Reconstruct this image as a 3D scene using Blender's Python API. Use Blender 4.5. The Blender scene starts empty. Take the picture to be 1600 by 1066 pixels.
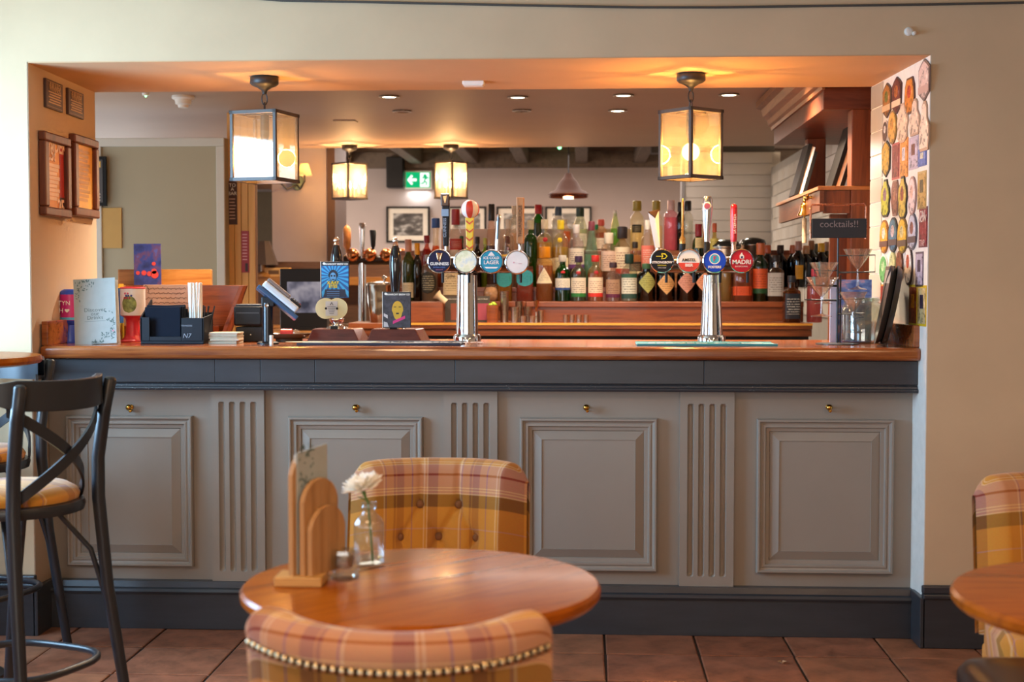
import bpy, bmesh, math, random
from mathutils import Vector, Matrix
random.seed(7)
S = bpy.context.scene
COL = S.collection
PI = math.pi
rad = math.radians

# ---------------------------------------------------------------- camera, world, light, exposure
FPX = 2152.0
CAM = Vector((0.0, -5.185, 1.366))
YAW, PITCH = rad(3.0), rad(-2.45)
cd = bpy.data.cameras.new('camera'); cam = bpy.data.objects.new('camera', cd); COL.objects.link(cam)
cam.location = CAM
cam.rotation_euler = (PI/2 + PITCH, 0, YAW)
cd.sensor_width = 36.0; cd.lens = FPX/1600*36.0; cd.clip_start = 0.05
cd.dof.use_dof = True; cd.dof.focus_distance = 5.55; cd.dof.aperture_fstop = 3.6
S.camera = cam
CROT = cam.rotation_euler.to_matrix()
S.view_settings.view_transform = 'Standard'; S.view_settings.look = 'None'
S.view_settings.gamma = 1.0; S.view_settings.use_curve_mapping = False
S.view_settings.exposure = 0.62
S.cycles.transparent_max_bounces = 28
S.cycles.max_bounces = 8; S.cycles.diffuse_bounces = 4; S.cycles.glossy_bounces = 5; S.cycles.transmission_bounces = 6
S.cycles.sample_clamp_indirect = 6.0; S.cycles.caustics_reflective = False; S.cycles.caustics_refractive = False
S.cycles.use_denoising = True

W = bpy.data.worlds.new('world'); S.world = W; W.use_nodes = True
W.node_tree.nodes['Background'].inputs[0].default_value = (0.72, 0.86, 1.0, 1)
W.node_tree.nodes['Background'].inputs[1].default_value = 1.0

def area(name, loc, rot, sx, sy, power, color):
    l = bpy.data.lights.new(name, 'AREA'); l.shape = 'RECTANGLE'; l.size = sx; l.size_y = sy
    l.energy = power; l.color = color
    o = bpy.data.objects.new(name, l); COL.objects.link(o); o.location = loc; o.rotation_euler = rot
    return o
def point(name, loc, power, color, r=0.03):
    l = bpy.data.lights.new(name, 'POINT'); l.energy = power; l.color = color; l.shadow_soft_size = r
    o = bpy.data.objects.new(name, l); COL.objects.link(o); o.location = loc
    return o
def spot(name, loc, power, color, angle=100, r=0.03):
    l = bpy.data.lights.new(name, 'SPOT'); l.energy = power; l.color = color; l.shadow_soft_size = r
    l.spot_size = rad(angle); l.spot_blend = 0.6
    o = bpy.data.objects.new(name, l); COL.objects.link(o); o.location = loc
    return o
DAY = (0.42, 0.71, 1.0)
WARM = (1.0, 0.50, 0.13)
for lx, ly in ((2.6, 7.0), (-3.2, 7.6)):
    point('pendant_and_fill_light', (lx, ly, 1.95), 34, (1.0, 0.78, 0.56), .1)  # two unseen fill lights, added to lift the far ceiling
# daylight through the windows of the drinking room (openings are in the walls below)
area('daylight_left', (-2.98, -1.15, 1.55), (0, rad(-90), 0), 1.34, 1.55, 120, DAY)
area('daylight_left_rear', (-2.98, -5.2, 1.55), (0, rad(-90), 0), 1.34, 2.2, 30, DAY)
area('daylight_rear', (-0.6, -9.08, 1.5), (rad(90), 0, 0), 3.6, 1.5, 62, (1.0, 0.88, 0.74))
# ceiling lamps of the drinking room, behind and above the camera
for i, (lx, ly) in enumerate(((-1.2, -3.6), (1.6, -3.4), (-1.2, -6.6), (1.6, -6.6))):
    area('ceiling_lamp', (lx, ly, 2.44), (0, 0, 0), 0.35, 0.35, 18, (1.0, 0.60, 0.30))
# rooms behind the bar
area('far_room_fill', (-0.6, 7.2, 2.52), (0, 0, 0), 2.6, 2.0, 80, (1.0, 0.82, 0.72))  # broad fill panel, added to brighten the far room
area('daylight_far_left', (-4.35, 7.2, 1.5), (0, rad(-90), 0), 1.4, 2.4, 34, (0.92, 0.96, 1.0))
area('daylight_bar_left', (-4.35, 1.9, 1.6), (0, rad(-90), 0), 1.3, 1.5, 13, (0.88, 0.94, 1.0))
# unseen spots added before and behind the bottles to brighten them
for lx in (-1.5, -0.7, 0.1, 0.85):
    spot('downlight_and_fill_beam', (lx, 1.35, 2.36), 135, (1.0, 0.82, 0.62), 125, .05)
    spot('downlight_and_fill_beam', (lx, 4.45, 2.36), 34, (1.0, 0.84, 0.64), 140, .05)

# ---------------------------------------------------------------- picture-to-world helpers
def ray(px, py):
    return (CROT @ Vector(((px-800)/FPX, -(py-533)/FPX, -1.0))).normalized()
def V(px, py, y):
    d = ray(px, py); return CAM + d*((y-CAM.y)/d.y)
def VZ(px, py, z):
    d = ray(px, py); return CAM + d*((z-CAM.z)/d.z)
def VW(px, py, p0, p1):                      # on the upright plane through p0, p1 (x, y)
    n = Vector((p1[1]-p0[1], -(p1[0]-p0[0]), 0)); d = ray(px, py)
    return CAM + d*((Vector((p0[0], p0[1], 0))-CAM).dot(n)/d.dot(n))
def ppm(y): return FPX/(y-CAM.y)

# ---------------------------------------------------------------- materials
def lin(c):
    if isinstance(c, str):
        c = c.lstrip('#'); c = tuple(int(c[i:i+2], 16)/255 for i in (0, 2, 4))
    return tuple((x/12.92 if x <= .04045 else ((x+.055)/1.055)**2.4) for x in c)
def rgba(c): return (*lin(c), 1)
MATS = {}
class NT:
    def __init__(s, name):
        s.m = bpy.data.materials.new(name); s.m.use_nodes = True
        s.t = s.m.node_tree; s.t.nodes.clear()
        s.out = s.n('ShaderNodeOutputMaterial')
    def n(s, typ, **kw):
        nd = s.t.nodes.new(typ)
        for k, v in kw.items(): setattr(nd, k, v)
        return nd
    def l(s, a, b): s.t.links.new(a, b)
    def math(s, op, a, b=None):
        nd = s.n('ShaderNodeMath', operation=op)
        for i, x in enumerate((a, b)):
            if x is None: continue
            if isinstance(x, (int, float)): nd.inputs[i].default_value = x
            else: s.l(x, nd.inputs[i])
        return nd.outputs[0]
    def mix(s, f, a, b, blend='MIX'):
        nd = s.n('ShaderNodeMix', data_type='RGBA', blend_type=blend)
        for i, x in ((0, f), (6, a), (7, b)):
            if isinstance(x, (int, float)): nd.inputs[i].default_value = x
            elif isinstance(x, tuple): nd.inputs[i].default_value = x
            else: s.l(x, nd.inputs[i])
        return nd.outputs[2]
    def ramp(s, fac, stops, const=False):
        nd = s.n('ShaderNodeValToRGB'); r = nd.color_ramp
        if const: r.interpolation = 'CONSTANT'
        while len(r.elements) < len(stops): r.elements.new(0.5)
        for e, (p, c) in zip(r.elements, stops):
            e.position = p; e.color = c if len(c) == 4 else (*c, 1)
        s.l(fac, nd.inputs[0]); return nd.outputs[0]
    def coord(s, scale=(1, 1, 1), which='Object', rot=(0, 0, 0)):
        tc = s.n('ShaderNodeTexCoord'); mp = s.n('ShaderNodeMapping')
        mp.inputs['Scale'].default_value = scale; mp.inputs['Rotation'].default_value = rot
        s.l(tc.outputs[which], mp.inputs[0]); return mp.outputs[0]
    def noise(s, vec, scale, detail=4, rough=.55, dist=0):
        nd = s.n('ShaderNodeTexNoise'); nd.inputs['Scale'].default_value = scale
        nd.inputs['Detail'].default_value = detail; nd.inputs['Roughness'].default_value = rough
        nd.inputs['Distortion'].default_value = dist
        s.l(vec, nd.inputs['Vector']); return nd.outputs['Fac']
    def bsdf(s, color, rough=.5, metal=0, spec=.5, coat=0, bump=None, bstr=.2, bdist=.01, emit=None, es=0, sheen=0):
        p = s.n('ShaderNodeBsdfPrincipled')
        if isinstance(color, tuple): p.inputs['Base Color'].default_value = color
        else: s.l(color, p.inputs['Base Color'])
        if isinstance(rough, (int, float)): p.inputs['Roughness'].default_value = rough
        else: s.l(rough, p.inputs['Roughness'])
        p.inputs['Metallic'].default_value = metal; p.inputs['Specular IOR Level'].default_value = spec
        p.inputs['Coat Weight'].default_value = coat; p.inputs['Coat Roughness'].default_value = .08
        p.inputs['Sheen Weight'].default_value = sheen
        if emit: p.inputs['Emission Color'].default_value = emit; p.inputs['Emission Strength'].default_value = es
        if bump is not None:
            b = s.n('ShaderNodeBump'); b.inputs['Strength'].default_value = bstr; b.inputs['Distance'].default_value = bdist
            s.l(bump, b.inputs['Height']); s.l(b.outputs[0], p.inputs['Normal'])
        s.l(p.outputs[0], s.out.inputs[0]); return p
def cached(fn):
    def w(name, *a, **k):
        if name not in MATS: MATS[name] = fn(name, *a, **k)
        return MATS[name]
    return w
@cached
def paint(name, c, rough=.5, var=.06, scale=6, bump=.03, bscale=60, spec=.5, stretch=(1, 1, 1)):
    t = NT(name); v = t.coord(stretch); n = t.noise(v, scale, 5)
    L = lin(c); a = tuple(min(1, x*(1+var)) for x in L)+(1,); b = tuple(x*(1-var) for x in L)+(1,)
    col = t.ramp(n, [(.3, b), (.7, a)])
    t.bsdf(col, rough, spec=spec, bump=t.noise(v, bscale, 3), bstr=bump, bdist=.004); return t.m
@cached
def wood(name, c1, c2, scale=5, rough=.35, axis='x', coat=0, stretch=14, bump=.05, spec=.5):
    t = NT(name); sc = {'x': (1, stretch, stretch), 'y': (stretch, 1, stretch), 'z': (stretch, stretch, 1)}[axis]
    v = t.coord(sc); n = t.noise(v, scale*.45, 6, .62, .6); n2 = t.noise(v, scale*3, 3)
    f = t.math('ADD', t.math('MULTIPLY', n, .8), t.math('MULTIPLY', n2, .2))
    col = t.ramp(f, [(.33, rgba(c2)), (.52, rgba(c1)), (.68, rgba(c2))])
    t.bsdf(col, rough, coat=coat, spec=spec, bump=n, bstr=bump, bdist=.003); return t.m
@cached
def metal(name, c, rough=.25, var=.05):
    t = NT(name); n = t.noise(t.coord((1, 1, 6)), 30, 3)
    r = t.ramp(n, [(.3, (max(0, rough-var),)*3), (.7, (rough+var,)*3)])
    t.bsdf(rgba(c), r, metal=1); return t.m
@cached
def plain(name, c, rough=.5, spec=.5, coat=0, sheen=0):
    t = NT(name); n = t.noise(t.coord(), 25, 3); L = lin(c)
    col = t.ramp(n, [(.3, tuple(x*.95 for x in L)+(1,)), (.7, tuple(min(1, x*1.05) for x in L)+(1,))])
    t.bsdf(col, rough, spec=spec, coat=coat, sheen=sheen); return t.m
def col_mat(c, rough=.45): return plain('colour_'+c.lstrip('#'), c, rough)
@cached
def glow(name, c, s):
    t = NT(name); e = t.n('ShaderNodeEmission'); e.inputs[0].default_value = rgba(c); e.inputs[1].default_value = s
    t.l(e.outputs[0], t.out.inputs[0]); return t.m
@cached
def glass(name, c=(1, 1, 1), ior=1.45, rough=.02, body=0.0, var=0):
    t = NT(name); tr = t.n('ShaderNodeBsdfTransparent'); tr.inputs[0].default_value = rgba(c)
    base = tr.outputs[0]
    if body:
        d = t.n('ShaderNodeBsdfDiffuse'); d.inputs[0].default_value = rgba(c)
        tl = t.n('ShaderNodeBsdfTranslucent'); tl.inputs[0].default_value = rgba(c)
        m0 = t.n('ShaderNodeMixShader'); m0.inputs[0].default_value = .5; t.l(d.outputs[0], m0.inputs[1]); t.l(tl.outputs[0], m0.inputs[2])
        m1 = t.n('ShaderNodeMixShader'); m1.inputs[0].default_value = body; t.l(base, m1.inputs[1]); t.l(m0.outputs[0], m1.inputs[2]); base = m1.outputs[0]
    g = t.n('ShaderNodeBsdfGlossy'); g.inputs['Roughness'].default_value = rough
    lw = t.n('ShaderNodeLayerWeight'); lw.inputs[0].default_value = .5; f0 = ((ior-1)/(ior+1))**2
    fr = t.math('ADD', f0, t.math('MULTIPLY', 1-f0, t.math('POWER', lw.outputs['Facing'], 4)))
    m = t.n('ShaderNodeMixShader'); t.l(fr, m.inputs[0]); t.l(base, m.inputs[1]); t.l(g.outputs[0], m.inputs[2])
    t.l(m.outputs[0], t.out.inputs[0]); return t.m
@cached
def plaid(name, gain=1.0):
    t = NT(name); uv = t.n('ShaderNodeUVMap'); sx = t.n('ShaderNodeSeparateXYZ'); t.l(uv.outputs[0], sx.inputs[0])
    g = lambda c: tuple(min(1, x*gain) for x in lin(c))+(1,)
    gold, pink, olive, brown, cream, maroon, purple = (g(c) for c in ('#c48734', '#b98c80', '#6b5226', '#834626', '#dcc198', '#7d2f35', '#6b4a78'))
    fu = t.math('FRACT', t.math('DIVIDE', sx.outputs[0], .30)); fv = t.math('FRACT', t.math('DIVIDE', sx.outputs[1], .40))
    def band(lst):
        st = []; p = 0
        for w_, c in lst: st.append((min(p, .999), c)); p += w_
        return st
    cv = t.ramp(fv, band([(.065, gold), (.008, cream), (.012, gold), (.008, cream), (.012, pink), (.055, pink), (.014, maroon), (.08, pink), (.008, cream), (.014, pink), (.008, cream), (.014, pink), (.008, cream), (.09, olive), (.15, gold), (.007, pink), (.2, gold), (.06, brown), (.05, gold), (.03, pink)]), True)
    cu = t.ramp(fu, band([(.08, gold), (.13, brown), (.015, cream), (.025, gold), (.015, cream), (.14, gold), (.015, purple), (.10, gold), (.10, brown), (.012, gold), (.03, brown), (.10, gold), (.012, purple), (.015, gold), (.012, cream), (.18, gold)]), True)
    c = t.mix(.42, cv, cu)
    wv = t.n('ShaderNodeTexNoise'); wv.inputs['Scale'].default_value = 420; t.l(uv.outputs[0], wv.inputs['Vector'])
    c2 = t.mix(.22, c, wv.outputs['Color'], 'SOFT_LIGHT')
    t.bsdf(c2, .9, spec=.15, bump=wv.outputs['Fac'], bstr=.25, bdist=.002, sheen=.25); return t.m

# ---------------------------------------------------------------- mesh helpers
class MB:
    def __init__(s): s.v = []; s.f = []; s.uv = {}; s.mi = []; s.cur = 0
    def face(s, idx): s.f.append(tuple(idx)); s.mi.append(s.cur)
    def quad(s, a, b, c, d):
        n = len(s.v); s.v += [tuple(a), tuple(b), tuple(c), tuple(d)]; s.face((n, n+1, n+2, n+3)); return s
    def box(s, x0, x1, y0, y1, z0, z1):
        n = len(s.v)
        s.v += [(x0, y0, z0), (x1, y0, z0), (x1, y1, z0), (x0, y1, z0), (x0, y0, z1), (x1, y0, z1), (x1, y1, z1), (x0, y1, z1)]
        for q in ((3, 2, 1, 0), (4, 5, 6, 7), (0, 1, 5, 4), (1, 2, 6, 5), (2, 3, 7, 6), (3, 0, 4, 7)): s.face([n+i for i in q])
        return s
    def hexa(s, pts):                         # 8 points: bottom ring then top ring
        n = len(s.v); s.v += [tuple(p) for p in pts]
        for q in ((3, 2, 1, 0), (4, 5, 6, 7), (0, 1, 5, 4), (1, 2, 6, 5), (2, 3, 7, 6), (3, 0, 4, 7)): s.face([n+i for i in q])
        return s
    def lathe(s, prof, seg=20, c=(0, 0, 0), axis='z', sx=1, sy=1, p=2.0, cap=True):
        n = len(s.v); m = len(prof)
        for r, z in prof:
            for i in range(seg):
                a = 2*PI*(i+.5)/seg; ca, sa = math.cos(a), math.sin(a)
                k = 1.0 if p == 2 else (abs(ca)**p+abs(sa)**p)**(-1/p)
                x, y = r*k*ca*sx, r*k*sa*sy
                q = (x, y, z) if axis == 'z' else ((x, -z, y) if axis == 'y' else (z, x, y))
                s.v.append((q[0]+c[0], q[1]+c[1], q[2]+c[2]))
        for j in range(m-1):
            for i in range(seg):
                a, b = n+j*seg+i, n+j*seg+(i+1) % seg
                s.face((a, b, b+seg, a+seg))
        if cap:
            if prof[0][0] > 1e-5: s.face([n+i for i in range(seg)][::-1])
            if prof[-1][0] > 1e-5: s.face([n+(m-1)*seg+i for i in range(seg)])
        return s
    def tube(s, pts, r, seg=8, closed=False, flat=None):
        pts = [Vector(p) for p in pts]; N = len(pts); n = len(s.v); up = None
        for i, p in enumerate(pts):
            a = pts[i-1] if (i > 0 or closed) else p; b = pts[(i+1) % N] if (i < N-1 or closed) else p
            t = (b-a).normalized()
            if up is None:
                up = Vector((0, 0, 1)) if abs(t.z) < .9 else Vector((0, 1, 0))
            u = t.cross(up).normalized(); w = u.cross(t).normalized(); up = w
            rr = r[i] if isinstance(r, (list, tuple)) else r
            for k in range(seg):
                an = 2*PI*(k+.5)/seg; f1, f2 = (1, 1) if flat is None else flat
                s.v.append(tuple(p+u*(math.cos(an)*rr*f1)+w*(math.sin(an)*rr*f2)))
        for i in range(N if closed else N-1):
            for k in range(seg):
                a, b = n+i*seg+k, n+i*seg+(k+1) % seg; c2, d = n+((i+1) % N)*seg+(k+1) % seg, n+((i+1) % N)*seg+k
                s.face((a, b, c2, d))
        if not closed:
            s.face([n+k for k in range(seg)][::-1]); s.face([n+(N-1)*seg+k for k in range(seg)])
        return s
    def prism(s, out, d0, d1, plane='xz'):    # outline extruded along the third axis
        n = len(s.v); m = len(out)
        for d in (d0, d1):
            for a, b in out: s.v.append((a, d, b) if plane == 'xz' else ((a, b, d) if plane == 'xy' else (d, a, b)))
        s.face(range(n, n+m)); s.face(range(n+2*m-1, n+m-1, -1))
        for i in range(m): s.face((n+i, n+m+i, n+m+(i+1) % m, n+(i+1) % m))
        return s
    def grid(s, fn, nu, nv, closeu=False):
        n = len(s.v)
        for j in range(nv):
            for i in range(nu):
                r = fn(i/(nu-1), j/(nv-1)); s.uv[len(s.v)] = r[1]; s.v.append(tuple(r[0]))
        for j in range(nv-1):
            for i in range(nu-1):
                a = n+j*nu+i; s.face((a, a+1, a+nu+1, a+nu))
        return s
    def sphere(s, c, r, seg=16, rings=8, sc=(1, 1, 1)):
        n = len(s.v)
        prof = [(math.sin(PI*j/rings)*r+1e-6, -math.cos(PI*j/rings)*r*sc[2]) for j in range(rings+1)]
        return s.lathe(prof, seg, c, sx=sc[0], sy=sc[1], cap=False)
    def mesh(s, name):
        me = bpy.data.meshes.new(name); me.from_pydata(s.v, [], s.f)
        if s.uv:
            ul = me.uv_layers.new(name='UVMap')
            for lp in me.loops:
                ul.data[lp.index].uv = s.uv.get(lp.vertex_index, (0, 0))
        if any(s.mi): me.polygons.foreach_set('material_index', s.mi)
        bm = bmesh.new(); bm.from_mesh(me); bmesh.ops.recalc_face_normals(bm, faces=bm.faces); bm.to_mesh(me); bm.free()
        me.update(); return me
def O(name, mb, mat, parent=None, loc=None, rot=None, smooth=None, bev=0, seg=2):
    me = mb.mesh(name) if isinstance(mb, MB) else mb
    o = bpy.data.objects.new(name, me); COL.objects.link(o)
    for m in (mat if isinstance(mat, (list, tuple)) else [mat]):
        if len(me.materials) < (len(mat) if isinstance(mat, (list, tuple)) else 1): me.materials.append(m)
    if parent: o.parent = parent
    if loc is not None: o.location = loc
    if rot is not None: o.rotation_euler = rot
    if smooth:
        me.polygons.foreach_set('use_smooth', [True]*len(me.polygons)); me.set_sharp_from_angle(angle=rad(smooth))
    if bev:
        b = o.modifiers.new('bevel', 'BEVEL'); b.width = bev; b.segments = seg; b.limit_method = 'ANGLE'; b.angle_limit = rad(35)
    return o
USED = {}
def tag(o, label, cat, group=None, kind=None):
    o['label'] = label; o['category'] = cat
    if group: o['group'] = group
    if kind: o['kind'] = kind
    return o
def E(name, label, cat, loc, rot=0, group=None):
    o = bpy.data.objects.new(name, None); COL.objects.link(o); o.location = loc; o.empty_display_size = .05
    o.rotation_euler = rot if isinstance(rot, (tuple, list)) else (0, 0, rot)
    return tag(o, label, cat, group)
def struct(o): o['kind'] = 'structure'; return o
def text_mesh(s, size, ax='CENTER', ay='CENTER', depth=0.0006, shear=0, space=1.0, bold=0.0):
    c = bpy.data.curves.new('lettering', 'FONT'); c.body = s; c.size = size; c.align_x = ax; c.align_y = ay
    c.extrude = depth; c.shear = shear; c.space_character = space; c.resolution_u = 3; c.offset = bold
    o = bpy.data.objects.new('t', c); me0 = o.to_mesh(); me = me0.copy(); o.to_mesh_clear()
    bpy.data.objects.remove(o); bpy.data.curves.remove(c)
    return me
def text(s, size, mat, parent, loc, rot=(PI/2, 0, 0), **k):
    me = text_mesh(s, size, **k); me.materials.clear(); me.materials.append(mat)
    o = bpy.data.objects.new('lettering', me); COL.objects.link(o); o.parent = parent; o.location = loc; o.rotation_euler = rot
    return o
def disc(r, n=32): return [(r*math.cos(2*PI*i/n), r*math.sin(2*PI*i/n)) for i in range(n)]
def ellipse(a, b, n=28): return [(a*math.cos(2*PI*i/n), b*math.sin(2*PI*i/n)) for i in range(n)]
# ================================================================ the room shell
XL0, XR0, XL1, XR1, YB = -2.123, 1.274, -2.158, 1.229, 0.82
ZS = 2.205                                   # underside of the opening
ZC, ZBC = 2.475, 2.39                        # ceilings: drinking room, bar
RX0, RX1, RY0 = -2.9, 3.7, -9.0
plaster = paint('cream_plaster', '#d2b795', .8, .05, 3, .08, 45, .2)
plaster_bar = paint('bar_plaster', '#d0a880', .7, .04, 3, .1, 45, .25)
darkpaint = paint('charcoal_paint', '#34363b', .36, .14, 5, .03, 22, .5, (1, 1, 7))
taupe = paint('taupe_paint', '#958b80', .33, .03, 4, .012, 22, .5)
wcounter = wood('counter_wood', '#a05a2c', '#6e3014', 3.2, .2, 'x', .35, 12)
wshelf = wood('shelf_wood', '#8f4a24', '#5d2710', 3.2, .3, 'x', .1, 12)
wgantry = wood('gantry_wood', '#713618', '#461c0b', 3, .42, 'z', 0, 10, .05, .35)
wpine = wood('lamplit_pine', '#e2ac66', '#d09a50', 2.2, .5, 'z', 0, 10)  # pine grain; the orange also carries the lamplight falling on the panel
woak = wood('oak', '#b98d5c', '#a0713f', 6, .5, 'z', 0, 16)
wbench = wood('bench_wood', '#b47a3a', '#935720', 4, .4, 'x', 0, 14)
black = plain('black_plastic', '#111216', .4, .35)
blackmetal = plain('black_metal', '#2b2622', .45, .5)
chrome = metal('chrome', '#d9dde2', .08, .04)
steel = metal('brushed_steel', '#b8aea2', .3)
brass = metal('brass', '#d3a24a', .2)
copper = metal('copper', '#c07a4c', .25)
white = plain('white_paint', '#e9e4da', .6)
paper = plain('white_paper', '#eeeae2', .7)

w = MB()
w.quad((RX0, 0, 0), (XL0, 0, 0), (XL0, 0, ZC), (RX0, 0, ZC)); w.quad((XR0, 0, 0), (RX1, 0, 0), (RX1, 0, ZC), (XR0, 0, ZC))
w.quad((XL0, 0, ZS), (XR0, 0, ZS), (XR0, 0, ZC), (XL0, 0, ZC))
w.quad((RX0, YB, 0), (XL1, YB, 0), (XL1, YB, ZC), (RX0, YB, ZC)); w.quad((XR1, YB, 0), (RX1, YB, 0), (RX1, YB, ZC), (XR1, YB, ZC))
w.quad((XL1, YB, ZS), (XR1, YB, ZS), (XR1, YB, ZC), (XL1, YB, ZC))
w.quad((RX0, 0, ZC), (RX1, 0, ZC), (RX1, YB, ZC), (RX0, YB, ZC))
w.quad((RX0, 0, 0), (RX0, YB, 0), (RX0, YB, ZC), (RX0, 0, ZC)); w.quad((RX1, 0, 0), (RX1, YB, 0), (RX1, YB, ZC), (RX1, 0, ZC))
wf = struct(O('wall_front', w, plaster))
# the reveals of the opening, painted a warmer shade
O('soffit', MB().hexa([(XL0, .002, ZS-.004), (XR0, .002, ZS-.004), (XR1, YB-.002, ZS-.004), (XL1, YB-.002, ZS-.004), (XL0, .002, ZS+.02), (XR0, .002, ZS+.02), (XR1, YB, ZS+.02), (XL1, YB, ZS+.02)]), plaster_bar, wf)
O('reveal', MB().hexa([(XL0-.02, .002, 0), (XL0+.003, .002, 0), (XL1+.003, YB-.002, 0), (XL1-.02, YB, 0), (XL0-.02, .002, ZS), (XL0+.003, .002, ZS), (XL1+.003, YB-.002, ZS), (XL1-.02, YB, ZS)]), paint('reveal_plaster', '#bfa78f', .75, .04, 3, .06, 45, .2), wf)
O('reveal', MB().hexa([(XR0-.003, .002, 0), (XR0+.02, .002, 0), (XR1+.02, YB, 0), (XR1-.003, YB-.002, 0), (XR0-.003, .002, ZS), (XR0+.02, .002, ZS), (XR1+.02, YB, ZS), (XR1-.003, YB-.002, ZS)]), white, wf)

def window_wall(name, axis, pos, a0, a1, wins, mat):        # upright wall with window holes (a0..a1 along, z 0..ZC)
    m = MB()
    def q(u0, u1, z0, z1):
        if u1-u0 < 1e-4 or z1-z0 < 1e-4: return
        if axis == 'x': m.quad((pos, u0, z0), (pos, u1, z0), (pos, u1, z1), (pos, u0, z1))
        else: m.quad((u0, pos, z0), (u1, pos, z0), (u1, pos, z1), (u0, pos, z1))
    u = a0
    for (s, e, z0, z1) in wins:
        q(u, s, 0, ZC); q(s, e, 0, z0); q(s, e, z1, ZC); u = e
    q(u, a1, 0, ZC)
    return struct(O(name, m, mat))
WL = [(-6.3, -4.1, .9, 2.23), (-1.92, -.38, .88, 2.23)]
window_wall('wall_left', 'x', RX0, RY0, 0, WL, plaster)
window_wall('wall_back', 'y', RY0, RX0, RX1, [(-2.4, 1.2, .75, 2.25)], plaster)
window_wall('wall_right', 'x', RX1, RY0, 0, [], plaster)
def window(n, axis, pos, s, e, z0, z1, mull):
    t = .03
    r = O('window_%d' % n, MB().box(*((pos-.04, pos+.04, s-.06, e+.06) if axis == 'x' else (s-.06, e+.06, pos-.04, pos+.04)), z0-.06, z0), white)
    struct(r)
    def bar(u0, u1, za, zb):
        b = MB()
        if axis == 'x': b.box(pos-t, pos+t, u0, u1, za, zb)
        else: b.box(u0, u1, pos-t, pos+t, za, zb)
        O('window_bar', b, white, r)
    bar(s, s+.05, z0, z1); bar(e-.05, e, z0, z1); bar(s, e, z0, z0+.05); bar(s, e, z1-.05, z1); bar(s, e, z1-.40, z1-.35)
    for k in range(1, mull): bar(s+(e-s)*k/mull-.025, s+(e-s)*k/mull+.025, z0, z1)
    g = MB().box(pos-.003, pos+.003, s, e, z0, z1) if axis == 'x' else MB().box(s, e, pos-.003, pos+.003, z0, z1)
    O('window_pane', g, glass('window_glass', '#fbfdff'), r)
window(1, 'x', RX0-.03, *WL[1], 1); window(2, 'x', RX0-.03, *WL[0], 2); window(3, 'y', RY0-.03, -2.4, 1.2, .75, 2.25, 3)
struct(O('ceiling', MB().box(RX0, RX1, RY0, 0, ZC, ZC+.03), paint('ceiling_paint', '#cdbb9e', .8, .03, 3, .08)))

# floor: clay tiles laid one by one over dark grout
tile_m = []
for i in range(6):
    t = NT('clay_tile_%d' % i); n = t.noise(t.coord(), 7+i, 6, .65); n2 = t.noise(t.coord(), 45, 3)
    base = ['#a06a4c', '#8f5a40', '#a87254', '#966148', '#9c664c', '#8a553c'][i]
    L = lin(base); colr = t.ramp(n, [(.3, tuple(x*.5 for x in L)+(1,)), (.5, (*L, 1)), (.72, tuple(x*1.4 for x in L)+(1,))])
    t.bsdf(colr, .42, spec=.4, bump=t.math('ADD', n, t.math('MULTIPLY', n2, .3)), bstr=.25, bdist=.008); tile_m.append(t.m)
fl = struct(O('floor', MB().box(RX0, RX1, RY0, 9.4, -.05, -.006), paint('grout', '#332823', .85, .12, 14, .2)))
TS = .345; tmesh = []
for k in range(12):
    m = MB(); g = .0045; h = TS/2-g; pts = []
    for (sx, sy) in ((-1, -1), (1, -1), (1, 1), (-1, 1)): pts.append((sx*h+random.uniform(-.002, .002), sy*h+random.uniform(-.002, .002)))
    ins = [(x*.972, y*.972) for x, y in pts]
    m.v += [(x, y, -.008) for x, y in pts]+[(x, y, -.002) for x, y in pts]+[(x, y, 0) for x, y in ins]
    for a in (0, 4):
        for i in range(4): m.face((a+i, a+(i+1) % 4, a+4+(i+1) % 4, a+4+i))
    m.face((8, 9, 10, 11)); me = m.mesh('floor_tile'); me.materials.append(tile_m[k % 6]); tmesh.append(me)
gx0 = V(1231, 1007, .0).x - TS*.5
for j in range(-15, 1):
    for i in range(-11, 7):
        x = gx0+i*TS; y = -.11+j*TS+.12
        if x-TS/2 < RX0 or x+TS/2 > RX1-1.2 or y+TS/2 > .2: continue
        o = bpy.data.objects.new('floor_tile', random.choice(tmesh)); COL.objects.link(o); o.parent = fl
        o.location = (x, y, random.uniform(-.001, .001)); o.rotation_euler = (random.uniform(-.002, .002), random.uniform(-.002, .002), random.choice((0, PI/2, PI, -PI/2)))

# baseboards of the front wall
def baseboard(name, x0, x1, y0, y1):
    b = struct(O(name, MB().box(x0, x1, y0, y1, 0, .185), darkpaint, bev=.003))
    O('moulding', MB().box(x0, x1, y0-.008, y1, .185, .205).box(x0, x1, y0, y1, .203, .235), darkpaint, b, bev=.006)
    return b
baseboard('baseboard_right', XR0-.012, RX1, -.028, .0)
baseboard('baseboard_left', RX0, XL0+.012, -.028, .0)
O('return_board', MB().box(XR0-.022, XR0-.002, -.028, .12, 0, .19), darkpaint, bpy.data.objects['baseboard_right'], bev=.003)
O('return_board', MB().box(XL0+.002, XL0+.022, -.028, .12, 0, .19), darkpaint, bpy.data.objects['baseboard_left'], bev=.003)

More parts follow.
